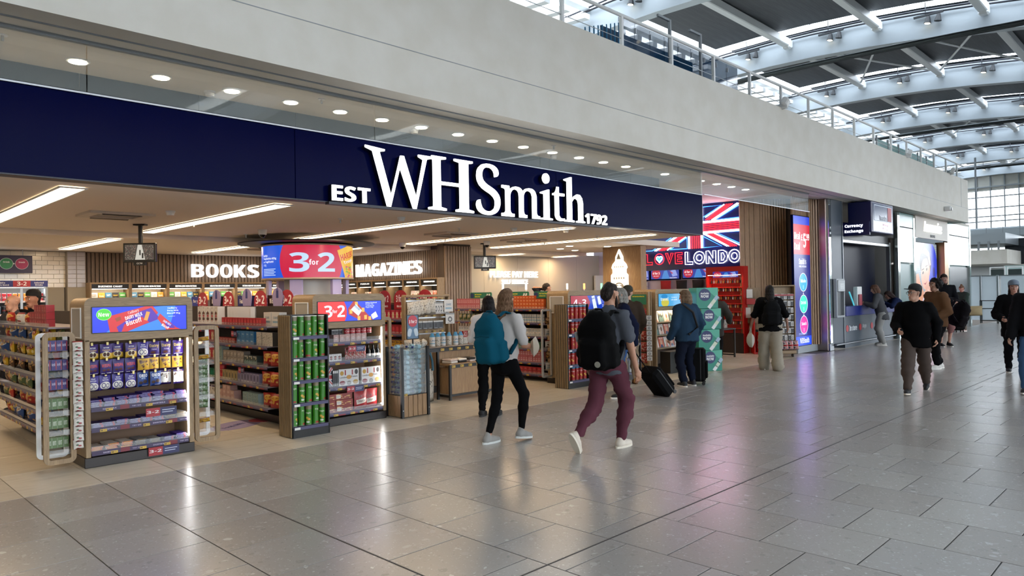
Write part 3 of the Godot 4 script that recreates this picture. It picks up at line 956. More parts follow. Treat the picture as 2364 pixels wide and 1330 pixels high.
func packaging_prints() -> void:
	CV = Canvas.new(self, 2048, 2048, Color.WHITE)
	pr("caramel", 0x3A1A7A, [["p", 0, 62, 30, 55, 70, 55, 100, 62, 100, 100, 0, 100, 0xE0B338], ["o", 50, 68, 32, 20, 0xF2E6C8], ["o", 36, 68, 13, 13, 0x4A2412], ["o", 64, 68, 13, 13, 0x4A2412], ["t", "Caramel", 50, 40, 11, 60, 0xF0C060], ["t", "BUTTONS", 50, 25, 8, 44, 0xFFFFFF]])
	pr("wispa", 0x2F1470, [["t", "WISPA", 50, 40, 20, 74, 0xE8402F], ["o", 32, 70, 14, 7, 0x5A2616], ["o", 66, 68, 15, 7, 0x5A2616], ["r", 12, 88, 30, 5, 0xE9E4F2], ["r", 52, 86, 38, 5, 0xE9E4F2]])
	pr("buttons", 0x33208E, [["t", "Giant", 50, 20, 10, 34, 0xFFFFFF], ["t", "BUTTONS", 50, 34, 8, 50, 0xE9E4F2], ["o", 50, 70, 44, 26, 0xF0EBE2], ["o", 34, 68, 17, 17, 0x2A1B70], ["o", 68, 70, 14, 14, 0x2A1B70], ["o", 34, 68, 12, 12, 0xF4EFE4], ["o", 68, 70, 10, 10, 0xF4EFE4]])
	pr("oreo", 0x123E8C, [["t", "OREO", 50, 26, 20, 70, 0xFFFFFF], ["t", "BITES", 50, 44, 8, 34, 0xBFD8F5], ["o", 28, 72, 17, 10, 0x3A1F16], ["o", 66, 66, 20, 12, 0x3A1F16], ["r", 40, 88, 50, 4, 0xE9E4F2]])
	pr("fingers", 0xECE9E4, [["r", 0, 0, 100, 16, 0x2C1868], ["r", 0, 86, 100, 14, 0x2C1868], ["t", "CURLY", 50, 30, 12, 64, 0x4A2412], ["t", "BITES", 50, 43, 8, 40, 0x4A2412], ["d", 9, 4, 8, 7, 0x4A2412]])
	pr("dairy", 0x36177A, [["t", "Dairy", 50, 34, 26, 80, 0xE8C23A], ["t", "FUDGE", 50, 56, 9, 44, 0xD9C8F0], ["o", 40, 76, 22, 9, 0x57241A], ["r", 12, 90, 34, 5, 0xE9E4F2], ["r", 54, 90, 34, 5, 0xE9E4F2]])
	pr("nuts", 0xD8A92E, [["r", 0, 0, 100, 12, 0x35186E], ["r", 0, 88, 100, 12, 0x35186E], ["t", "Heroes", 50, 30, 16, 70, 0x6A2B1C], ["d", 16, 4, 9, 3, 0x5C2F16]])
	pr("crisp_red", 0xB3261E, [["o", 50, 30, 36, 16, 0xE8B23A], ["t", "CRISPS", 50, 30, 12, 60, 0x8C1712], ["d", 10, 6, 12, 2, 0xE0A13A]])
	pr("crisp_yellow", 0xE0B325, [["o", 50, 32, 34, 18, 0xB52A1E], ["t", "LAYS", 50, 32, 15, 52, 0xFFF2CF], ["d", 8, 6, 12, 4, 0xF3D680], ["r", 0, 86, 100, 14, 0x2E2A26]])
	pr("crisp_green", 0x51643A, [["o", 50, 34, 36, 16, 0xD9D2B8], ["t", "KETTLE", 50, 34, 12, 58, 0x2D3A1F], ["d", 8, 6, 12, 9, 0xC9A85A]])
	pr("crisp_blue", 0x244A82, [["o", 50, 32, 36, 16, 0xE4E6EA], ["t", "McCOYS", 50, 32, 12, 60, 0x1B2F5C], ["d", 7, 6, 12, 12, 0xC58B3E]])
	pr("crisp_brown", 0x50321F, [["o", 50, 30, 36, 16, 0xD8B98A], ["t", "SALTED", 50, 30, 11, 58, 0x3A2212], ["d", 14, 4, 10, 15, 0xC8842F]])
	pr("dried", 0xE3DED4, [["r", 0, 0, 100, 14, 0x8E1B22], ["t", "gole", 50, 30, 14, 50, 0x6B6F73], ["o", 40, 62, 14, 9, 0x3E5A34], ["o", 62, 70, 18, 8, 0x9C2326], ["p", 10, 100, 40, 86, 90, 100, 0x8E1B22]])
	pr("londonbox", 0xE5E1DE, [["o", 50, 34, 12, 8, 0x4A3A36], ["o", 32, 40, 12, 8, 0x2E2B38], ["o", 68, 40, 12, 8, 0x6E5A2E], ["r", 24, 50, 52, 8, 0xB3222C], ["r", 44, 36, 12, 46, 0xB3222C], ["o", 34, 70, 14, 9, 0x2E3A34], ["o", 66, 70, 14, 9, 0x4A3A36], ["r", 38, 84, 24, 3, 0x4A3A36], ["r", 30, 8, 40, 3, 0x8C8784]])
	pr("redbox", 0xB81E34, [["p", 50, 10, 58, 28, 74, 22, 70, 42, 82, 46, 72, 60, 74, 80, 50, 88, 26, 80, 28, 60, 18, 46, 30, 42, 26, 22, 42, 28, 0xE8DCB8], ["o", 50, 58, 16, 14, 0xD9C48C]])
	pr("bluebox", 0x3D7FB4, [["d", 16, 3, 7, 22, 0x24567F], ["t", "TEA", 50, 48, 18, 46, 0xDCE8F0]])
	pr("tealbox", 0x7C9A98, [["d", 34, 2, 5, 24, 0xA9BFBC], ["t", "ENGLISH", 50, 50, 10, 60, 0x3E5250]])
	pr("beigebox", 0x8E8378, [["d", 24, 3, 7, 27, 0xB9AEA0], ["o", 50, 50, 22, 18, 0xC9BFB2], ["t", "FUDGE", 50, 50, 10, 34, 0x54473C]])
	pr("lavbox", 0x8C84A4, [["o", 50, 46, 18, 28, 0x4A4462], ["t", "EARL", 50, 84, 9, 44, 0xE6E2EE], ["r", 20, 8, 60, 3, 0xC9C3DA]])
	pr("ochrebox", 0xA8925E, [["o", 50, 50, 18, 26, 0x4E4430], ["t", "CHAI", 50, 86, 9, 40, 0xF0E8D2]])
	pr("greentin", 0x1E6A4C, [["o", 50, 45, 24, 24, 0x2F8A66], ["t", "MINT", 50, 80, 11, 44, 0xCFE8DC]])
	pr("redtin", 0xB0202B, [["o", 50, 45, 24, 24, 0xD8474C], ["t", "TOFFEE", 50, 80, 10, 56, 0xF4D8C0]])
	pr("pinkbox", 0xC29A92, [["o", 50, 50, 26, 20, 0xE0C4BC], ["t", "BISCUITS", 50, 50, 8, 44, 0x6E4A44]])
	pr("walkers", 0x8E2A22, [["d", 12, 8, 11, 30, 0xD9A55C], ["r", 6, 22, 26, 56, 0xE9E4DA], ["t", "Walkers", 19, 40, 8, 22, 0x3A2A26], ["r", 10, 54, 18, 3, 0x8C8784]])
	pr("crawford", 0xA91E26, [["d", 20, 3, 8, 41, 0x7E1218], ["p", 12, 52, 86, 42, 90, 66, 16, 76, 0xEDE6D8], ["t", "CRAWFORD", 51, 59, 12, 64, 0x4A1A1A]])
	pr("londontin", 0xE6E4E2, [["r", 30, 8, 6, 30, 0x9C2430], ["r", 64, 8, 6, 30, 0x9C2430], ["o", 16, 26, 9, 13, 0xC79A3A], ["o", 86, 22, 8, 15, 0x2A2426], ["t", "London", 24, 50, 10, 36, 0x2B2A33], ["o", 50, 50, 12, 12, 0xD39A4A], ["t", "Town", 76, 48, 10, 30, 0x2B2A33], ["o", 18, 82, 14, 12, 0x8E2A3A], ["o", 50, 84, 11, 13, 0x9A9490], ["o", 82, 80, 13, 13, 0xC9A24E]])
	pr("jacktin", 0x1B2A63, jack(0, 0, 100, 100))
	pr("bar", 0x2F1878, [["t", "Dairy Milk", 40, 46, 34, 60, 0xEDE6FA], ["r", 74, 10, 18, 80, 0xB02330], ["r", 0, 0, 3, 100, 0xB9AED8], ["r", 97, 0, 3, 100, 0xB9AED8]])
	pr("bar_orange", 0xC4591E, [["t", "REESES", 50, 50, 44, 66, 0xF6D24A], ["r", 0, 0, 4, 100, 0xE8D8C8]])
	pr("bar_dark", 0x1C1716, [["t", "BOURNVILLE", 50, 50, 30, 74, 0xC9A24E], ["r", 0, 0, 4, 100, 0x8E8A88]])
	pr("bar_green", 0x5E7E4A, [["t", "MINTS", 50, 50, 40, 60, 0xE9F0DC], ["r", 0, 0, 6, 100, 0xD9E2CC]])
	pr("mag_a", 0xE9E2DA, [["r", 0, 0, 100, 20, 0xF4F1EC], ["t", "VOGUE", 50, 11, 14, 80, 0xB03A2A], ["o", 50, 50, 20, 24, 0xC98F6C], ["p", 20, 100, 34, 66, 66, 66, 82, 100, 0xD87A5A], ["r", 8, 70, 20, 3, 0x44403E], ["r", 8, 78, 16, 3, 0x44403E]])
	pr("mag_b", 0xF0DED2, [["t", "STYLE", 50, 12, 15, 76, 0x2B2A33], ["o", 54, 46, 19, 23, 0x8A5A42], ["p", 24, 100, 38, 66, 70, 66, 88, 100, 0xE8B5A0], ["r", 6, 40, 22, 3, 0x6E4A44], ["r", 6, 48, 18, 3, 0x6E4A44]])
	pr("mag_c", 0x35413F, [["t", "TRAVEL", 50, 12, 15, 80, 0xF2F0EA], ["p", 0, 70, 30, 46, 60, 64, 100, 40, 100, 100, 0, 100, 0x6E8E86], ["o", 76, 30, 9, 9, 0xF3E6B8]])
	pr("mag_d", 0xD86A4A, [["t", "HELLO", 50, 12, 16, 74, 0xFFF4EC], ["o", 48, 48, 20, 25, 0xE0B090], ["p", 14, 100, 32, 70, 66, 70, 86, 100, 0x2F3C6E]])
	pr("book_a", 0xF0ECE4, [["t", "ATOMIC", 50, 26, 12, 70, 0xC0392B], ["t", "HABITS", 50, 42, 12, 64, 0x2B2A33], ["r", 20, 70, 60, 3, 0x6E6A66]])
	pr("book_b", 0xE8A33A, [["t", "THE", 50, 22, 9, 24, 0x2B2A33], ["t", "PLAN", 50, 40, 16, 66, 0xFFFFFF], ["o", 50, 72, 18, 14, 0x2F6E8E]])
	pr("book_c", 0x3F7FA8, [["t", "SKY", 50, 30, 20, 60, 0xFFFFFF], ["r", 16, 62, 68, 4, 0xDCE8F0], ["r", 26, 72, 48, 4, 0xDCE8F0]])
	pr("book_d", 0x20242A, [["t", "NIGHT", 50, 32, 15, 72, 0xE8C23A], ["o", 50, 68, 14, 14, 0xD8D2C8]])
	pr("book_e", 0x4E9A46, [["t", "GREEN", 50, 30, 15, 74, 0xFFFFFF], ["r", 20, 60, 60, 24, 0xDDEED8]])
	pr("can_red", 0xB8202A, [["T", "Cola", 50, 50, 26, 46, 0xF2EEEA], ["r", 0, 0, 100, 6, 0xC9CACC], ["r", 0, 94, 100, 6, 0xC9CACC]])
	pr("can_yellow", 0xC8C03A, [["t", "LEMON", 50, 50, 16, 44, 0x3E5A2A], ["r", 0, 0, 100, 6, 0xC9CACC], ["r", 0, 94, 100, 6, 0xC9CACC]])
	pr("can_blue", 0x8FB4DC, [["t", "FIZZ", 50, 50, 18, 40, 0x24406E], ["r", 0, 0, 100, 6, 0xC9CACC], ["r", 0, 94, 100, 6, 0xC9CACC]])
	pr("can_dark", 0x24262A, [["t", "ZERO", 50, 50, 16, 40, 0xE04040], ["r", 0, 0, 100, 6, 0xC9CACC], ["r", 0, 94, 100, 6, 0xC9CACC]])
	pr("can_orange", 0xD97A2A, [["t", "FRUIT", 50, 50, 16, 44, 0xFFF4E4], ["r", 0, 0, 100, 6, 0xC9CACC]])
	pr("tube_green", 0x3E8E1E, [["r", 0, 0, 100, 22, 0x8C7F62], ["t", "Pringles", 50, 40, 11, 30, 0xF4EDE0], ["o", 46, 64, 7, 6, 0xE8B84A], ["o", 55, 71, 8, 6, 0xE3A93E], ["o", 50, 85, 9, 5, 0xDDE8D4], ["r", 0, 97, 100, 3, 0xB9BDB6]])
	pr("tube_green_b", 0x3A8A1C, [["t", "Pringles", 50, 26, 11, 30, 0xF4EDE0], ["d", 4, 3, 5, 50, 0x2A5A14], ["r", 38, 86, 24, 9, 0xB8302A], ["r", 0, 97, 100, 3, 0xB9BDB6]])
	pr("tube_red", 0xB8201C, [["r", 0, 0, 100, 14, 0x2F7FA8], ["t", "Pringles", 50, 34, 11, 30, 0xF6EEDF], ["o", 46, 62, 7, 6, 0xE8B84A], ["o", 55, 71, 8, 6, 0xE3A93E], ["r", 0, 97, 100, 3, 0xB9BDB6]])
	pr("tube_silver", 0xC9CBCB, [["t", "Pringles", 50, 30, 11, 30, 0xA8262A], ["o", 50, 62, 8, 12, 0xB9A33A], ["r", 0, 97, 100, 3, 0x8E9294]])
	pr("ticket", 0xE3BC4E, [["r", 8, 30, 34, 40, 0x5A4620], ["r", 52, 30, 40, 10, 0x8A6E30], ["r", 52, 55, 30, 10, 0x8A6E30]])
	pr("promo", 0x26295E, [["r", 0, 0, 46, 100, 0xB02332], ["t", "3-2", 23, 46, 34, 38, 0xF4EEEE], ["r", 52, 30, 40, 10, 0xC9CCE4], ["r", 52, 55, 34, 10, 0xC9CCE4]])
	pr("rail", 0x6E6780, [["r", 0, 60, 20, 40, 0x8E1F2C], ["r", 20, 60, 34, 40, 0x272A5A], ["r", 60, 60, 22, 40, 0x8E1F2C], ["r", 82, 60, 18, 40, 0x272A5A], ["r", 10, 22, 30, 10, 0x4E4866], ["r", 56, 22, 30, 10, 0x4E4866], ["o", 48, 28, 2, 8, 0x2A2740]])
	pr("rail_purple", 0x3A2A52, [["r", 56, 0, 18, 100, 0x7E2030], ["t", "TRY ME", 88, 50, 30, 18, 0xC9BFD8], ["t", "DAIRYMILK", 36, 50, 30, 26, 0xD9D0E8]])
	pr("arch_offer", 0x9E2330, [["t", "3", 26, 50, 34, 18, 0xF4EEEE], ["t", "for", 48, 52, 15, 18, 0xF4EEEE], ["t", "2", 72, 50, 34, 20, 0xF4EEEE], ["t", "Mix & Match", 50, 84, 12, 64, 0xF4EEEE]])
	pr("dots", 0xD2CBBE, [["d", 60, 1.6, 3.6, 60, 0x2A2622]])
	pr("card", 0xDAD8D4, [["r", 0, 0, 100, 16, 0x8E9294], ["o", 50, 58, 24, 24, 0x55585C], ["o", 50, 58, 13, 13, 0xDAD8D4], ["r", 20, 88, 60, 4, 0x6E7276]])
	pr("card_dark", 0x3A3C40, [["r", 0, 0, 100, 18, 0xD8D6D2], ["r", 30, 34, 40, 46, 0x15161A], ["r", 20, 88, 60, 4, 0xB9BCC0]])
	pr("toilet_white", 0xDCDAD6, [["t", "CARE", 50, 40, 16, 56, 0x3E6E8E], ["r", 16, 64, 68, 14, 0x8FB4C8]])
	pr("toilet_pink", 0xC46A72, [["t", "SOFT", 50, 40, 16, 56, 0xF4E8E8], ["r", 16, 64, 68, 14, 0xE8C4C8]])
	pr("toilet_orange", 0xCF5A22, [["d", 7, 6, 11, 61, 0xE8A24A], ["t", "SUN", 50, 46, 18, 50, 0xFFF0D8]])
	pr("toilet_green", 0x4E7E5A, [["t", "ALOE", 50, 42, 16, 56, 0xE6F0E6], ["r", 16, 66, 68, 12, 0xB4D0B8]])
	pr("gift_red", 0xA02420, [["d", 26, 3, 8, 63, 0xD9C8B8]])
	pr("haribo", 0xE0A93A, [["t", "HARIBO", 50, 24, 18, 84, 0xB8202A], ["d", 22, 4, 8, 64, 0xB84A5A], ["d", 12, 4, 8, 65, 0x6EA85A]])
	var m := mat("print", c(0xDCDCDC), 0.38)
	m.albedo_texture = CV.tex()
	m.resource_name = "printed_packaging"

# ------------------------------------------------------------------ packaging shapes
func pbox(w: float, h: float, d: float, n: String) -> Mesh:
	# carton with its print on the front (+z), plain sides in the print's edge colour; origin at the bottom centre
	var k := "pb%.3f_%.3f_%.3f_%s" % [w, h, d, n]
	if MC.has(k):
		return MC[k]
	var u := cell(n)
	var e := u.position + Vector2(0.02, 0.5) * u.size
	var st := begin()
	var x := w / 2
	var z := d / 2
	var P := [Vector3(-x, 0, z), Vector3(x, 0, z), Vector3(x, h, z), Vector3(-x, h, z), Vector3(-x, 0, -z), Vector3(x, 0, -z), Vector3(x, h, -z), Vector3(-x, h, -z)]
	var fr := [Vector2(0, 1), Vector2(1, 1), Vector2(1, 0), Vector2(0, 0)]
	for f in [[0, 1, 2, 3], [5, 4, 7, 6], [4, 0, 3, 7], [1, 5, 6, 2], [3, 2, 6, 7], [4, 5, 1, 0]]:
		for j in [0, 2, 1, 0, 3, 2]:
			st.set_uv(u.position + fr[j] * u.size if f[0] == 0 else e)
			st.add_vertex(P[f[j]])
	MC[k] = done(st)
	return MC[k]

func pouch(w: float, h: float, d: float, n: String, hang := false) -> Mesh:
	# filled bag with crimped ends; origin at the bottom centre
	var k := "po%.3f_%.3f_%.3f_%s%s" % [w, h, d, n, hang]
	if MC.has(k):
		return MC[k]
	var u := cell(n)
	var st := begin()
	st.set_smooth_group(1)
	rng.seed = hash(k)
	var NX := 5
	var NY := 6
	for sd in [1, -1]:
		var g := []
		for j in NY + 1:
			for i in NX + 1:
				var s := float(i) / NX
				var t := float(j) / NY
				var b := pow(sin(PI * s), 0.6) * pow(sin(PI * clampf(t * 1.04 - 0.02, 0, 1)), 0.55)
				var wr := rng.randf_range(-0.06, 0.06) if i > 0 and i < NX and j > 0 and j < NY else 0.0
				var pinch := 1.0 - 0.05 * sin(PI * t)
				g.append([Vector3((s - 0.5) * w * pinch * sd, t * h, sd * d * 0.5 * (b + wr * b)), Vector2(s, 1.0 - t)])
		for j in NY:
			for i in NX:
				var q := [g[j * (NX + 1) + i], g[j * (NX + 1) + i + 1], g[(j + 1) * (NX + 1) + i + 1], g[(j + 1) * (NX + 1) + i]]
				for v in [q[0], q[2], q[1], q[0], q[3], q[2]]:
					st.set_uv(u.position + v[1] * u.size)
					st.add_vertex(v[0])
	st.generate_normals()
	MC[k] = st.commit()
	return MC[k]

func cylprint(r: float, h: float, n: String, seg := 16) -> Mesh:
	# printed cylinder, front of the print towards +z; origin at the bottom centre
	var k := "w%.3f_%.3f_%s" % [r, h, n]
	if MC.has(k):
		return MC[k]
	var u := cell(n)
	var st := begin()
	for i in seg:
		var a := TAU * i / seg
		var b := TAU * (i + 1) / seg
		st.set_smooth_group(1)
		var A := Vector3(-sin(a) * r, 0, -cos(a) * r)
		var B := Vector3(-sin(b) * r, 0, -cos(b) * r)
		var q := [[A, Vector2(float(i) / seg, 1)], [B, Vector2(float(i + 1) / seg, 1)], [B + Vector3(0, h, 0), Vector2(float(i + 1) / seg, 0)], [A + Vector3(0, h, 0), Vector2(float(i) / seg, 0)]]
		for v in [q[0], q[2], q[1], q[0], q[3], q[2]]:
			st.set_uv(u.position + v[1] * u.size)
			st.add_vertex(v[0])
		st.set_smooth_group(-1)
		for v in [Vector3(0, h, 0), B + Vector3(0, h, 0), A + Vector3(0, h, 0), Vector3.ZERO, A, B]:
			st.set_uv(u.position + Vector2(0.5, 0.03) * u.size)
			st.add_vertex(v)
	st.generate_normals()
	MC[k] = st.commit()
	return MC[k]

# a run of alike goods: each its own object
func stock(n: String, label: String, cat: String, group: String, mesh: Mesh, o: Vector3, step: Vector3, count: int, yaw := 0.0, jit := 0.0, m: Material = null) -> void:
	for i in count:
		var p := o + step * i
		var y := yaw
		if jit > 0.0:
			p += Vector3(rng.randf_range(-jit, jit), 0, rng.randf_range(-jit, jit))
			y += rng.randf_range(-jit, jit) * 8.0
		solo(n, label, cat, mesh, m if m else M.print, p, Vector3(0, y, 0), group)

# ------------------------------------------------------------------ shop furniture
func shelf(parent: Node3D, y: float, w: float, d: float, zf: float, rail: String, nt: int, guard := 0.0) -> void:
	# a board whose front edge lies at zf, with a printed price rail and tickets on it
	part(parent, "shelf", bx(w, 0.016, d), mat("shelf_metal", c(0x8C8790), 0.5), Vector3(0, y - 0.008, zf - d / 2))
	var seg := int(maxf(1, round(w / 0.5)))
	for i in seg:
		part(parent, "price_rail", pbox(w / seg - 0.004, 0.042, 0.006, rail), M.print, Vector3(-w / 2 + (i + 0.5) * w / seg, y - 0.04, zf + 0.004))
	for i in nt:
		part(parent, "price_ticket", pbox(0.062, 0.026, 0.002, "ticket"), M.print, Vector3(-w / 2 + (i + rng.randf_range(0.25, 0.75)) * w / nt, y - 0.04, zf + 0.009))
	if guard > 0.0:
		part(parent, "clear_guard", bx(w, guard, 0.004), M.acrylic, Vector3(0, y + guard / 2, zf - 0.004))

func endbay(label: String, ctr: Vector3, w: float, scr: Material, lips: Array, rail: String, led := true, sw := 0.0) -> Node3D:
	var t := thing("display_bay", label, "display bay", ctr)
	part(t, "plinth", rbx(w + 0.02, 0.1, 0.5, 0.006), mat("plinth", c(0x1A1210), 0.35), Vector3(0, 0.05, -0.26))
	for s in [-1, 1]:
		part(t, "side_panel", rbx(0.045, 1.14, 0.5, 0.004), M.oak_up, Vector3(s * (w / 2 - 0.0225), 0.67, -0.25))
	var hp := PackedVector2Array([Vector2(-w / 2, 1.22), Vector2(w / 2, 1.22)])
	for i in 7:
		hp.append(Vector2(w / 2 - 0.07 + 0.07 * cos(PI / 2 * i / 6), 1.575 + 0.07 * sin(PI / 2 * i / 6)))
	for i in 7:
		hp.append(Vector2(-w / 2 + 0.07 - 0.07 * sin(PI / 2 * i / 6), 1.575 + 0.07 * cos(PI / 2 * i / 6)))
	part(t, "header", prism(hp, 0.5), M.oak_across, Vector3(0, 0, -0.25))
	part(t, "back_panel", bx(w - 0.09, 1.12, 0.02), mat("bay_back", c(0x5A4028), 0.55), Vector3(0, 0.66, -0.44))
	var ww := w - 0.13 if sw == 0.0 else sw
	part(t, "screen_bezel", ring(ww + 0.012, 0.262, 0.008, 0.008, 0.008), M.black, Vector3(0, 1.427, 0.004))
	part(t, "screen", quad(ww, 0.25), scr, Vector3(0, 1.427, 0.005))
	area(t, "screen_light", ww, 0.24, 0.05, Color(0.7, 0.75, 1), Vector3(0, 1.427, 0.02), Vector3(0, PI, 0))
	if led:
		part(t, "led_strip", bx(0.012, 1.03, 0.014), glow(0xFFFFFF, 14.0), Vector3(w / 2 - 0.052, 0.69, -0.012))
		area(t, "led_light", 0.02, 1.0, 0.16, Color(1, 0.97, 0.92), Vector3(w / 2 - 0.062, 0.69, -0.012), Vector3(0, PI / 2 - 0.5, 0))
	part(t, "side_poster_frame", ring(0.32, 0.3, 0.012, 0.01, 0.006), M.white_metal, Vector3(-w / 2 - 0.005, 1.4, -0.26), Vector3(0, -PI / 2, 0))
	part(t, "side_poster", bx(0.3, 0.28, 0.004), pm(0x9A958C), Vector3(-w / 2 - 0.003, 1.4, -0.26), Vector3(0, -PI / 2, 0))
	for y in lips:
		shelf(t, y, w - 0.1, 0.4, -0.015, rail, 3 if rail == "rail_purple" else 5, 0.05)
	return t

func gondola(label: String, pos: Vector3, L: float, lips: Array, top: float, rail: String, nt: int) -> Transform3D:
	# shelving run facing -x; local x follows world z
	var t := thing("shelving_unit", label, "shelving", pos, -PI / 2)
	part(t, "plinth", bx(L, 0.1, 0.4), mat("plinth"), Vector3(0, 0.05, -0.44))
	part(t, "back_panel", bx(L, top - 0.1, 0.02), mat("gondola_back", c(0x2E2622), 0.6), Vector3(0, 0.1 + (top - 0.1) / 2, -0.46))
	part(t, "upright", bx(0.03, top - 0.1, 0.05), M.grey_metal, Vector3(-L / 2 + 0.015, 0.1 + (top - 0.1) / 2, -0.43))
	part(t, "upright", bx(0.03, top - 0.1, 0.05), M.grey_metal, Vector3(L / 2 - 0.015, 0.1 + (top - 0.1) / 2, -0.43))
	for y in lips:
		shelf(t, y, L, 0.42, 0.0, rail, nt, 0.04)
	return t.transform

func gs(T: Transform3D, n: String, label: String, cat: String, group: String, mesh: Mesh, lx: float, y: float, lz: float, dx: float, count: int, jit := 0.004, turn := 0.0, layers := 1, lh := 0.0, m: Material = null) -> void:
	var yaw := T.basis.get_euler().y + turn
	for l in layers:
		stock(n, label, cat, group, mesh, T * Vector3(lx, y + 0.001 + l * lh, lz), T.basis * Vector3(dx, 0, 0), count, yaw, jit, m)

func wing(ctr: Vector3, label: String, side: float) -> Node3D:
	# oak loop with clear trays beside an end bay; ctr is the middle of its foot line
	var t := thing("side_rack", label, "rack", ctr)
	part(t, "loop_frame", ring(0.27, 1.25, 0.045, 0.03, 0.06), M.oak_up, Vector3(0, 0.7, 0.13))
	part(t, "rear_loop_frame", ring(0.27, 1.22, 0.04, 0.02, 0.05), M.white_metal, Vector3(0, 0.7, -0.14))
	for i in 6:
		var y := 0.2 + i * 0.185
		part(t, "tray", bx(0.2, 0.006, 0.24), M.acrylic, Vector3(0, y, 0.0), Vector3(0.35, 0, 0))
		part(t, "tray_lip", bx(0.2, 0.05, 0.005), M.acrylic, Vector3(0, y - 0.02, 0.11))
	return t

func tube_stand(label: String, ctr: Vector3, w: float, prints: Array, lbl: String, grp: String) -> void:
	# ribbed oak side, black carcass, five shelves of snack tubes
	var t := thing("snack_tube_stand", label, "display stand", ctr)
	var H := 1.41
	part(t, "carcass_back", bx(w, H, 0.02), M.black, Vector3(0, H / 2, -0.29))
	part(t, "plinth", bx(w, 0.12, 0.3), M.black, Vector3(0, 0.06, -0.15))
	for s in [-1, 1]:
		part(t, "side_panel", bx(0.016, H, 0.3), M.black, Vector3(s * (w / 2 - 0.008), H / 2, -0.15))
	for i in 6:
		part(t, "batten", rbx(0.014, H - 0.01, 0.038, 0.004), M.rail_ribs, Vector3(-w / 2 - 0.006, H / 2, -0.028 - i * 0.049))
	var i := 0
	for y in [0.13, 0.395, 0.655, 0.915, 1.165]:
		part(t, "shelf", bx(w - 0.03, 0.014, 0.28), M.black, Vector3(0, y - 0.007, -0.14))
		part(t, "price_rail", bx(w - 0.04, 0.034, 0.006), pm(0x4A4766), Vector3(0, y - 0.022, 0.002))
		part(t, "price_ticket", bx(0.07, 0.026, 0.003), pm(0xD8D6D0), Vector3(-w / 2 + 0.06, y - 0.024, 0.006))
		for k in 5:
			var n: String = prints[(k + i) % prints.size()]
			var o := thing("snack_tube", lbl + [", bottom shelf", ", second shelf from bottom", ", middle shelf", ", second shelf from top", ", top shelf"][i], "snack tube", ctr + Vector3(-w / 2 + 0.06 + k * (w - 0.12) / 4 + rng.randf_range(-0.008, 0.008), y, -0.05 + rng.randf_range(-0.02, 0.0)), rng.randf_range(-0.9, 0.9), grp)
			part(o, "tube", cylprint(0.037, 0.225, n), M.print)
			part(o, "lid", cyl(0.038, 0.008, 16), M.tube_lid, Vector3(0, 0.229, 0))
		i += 1

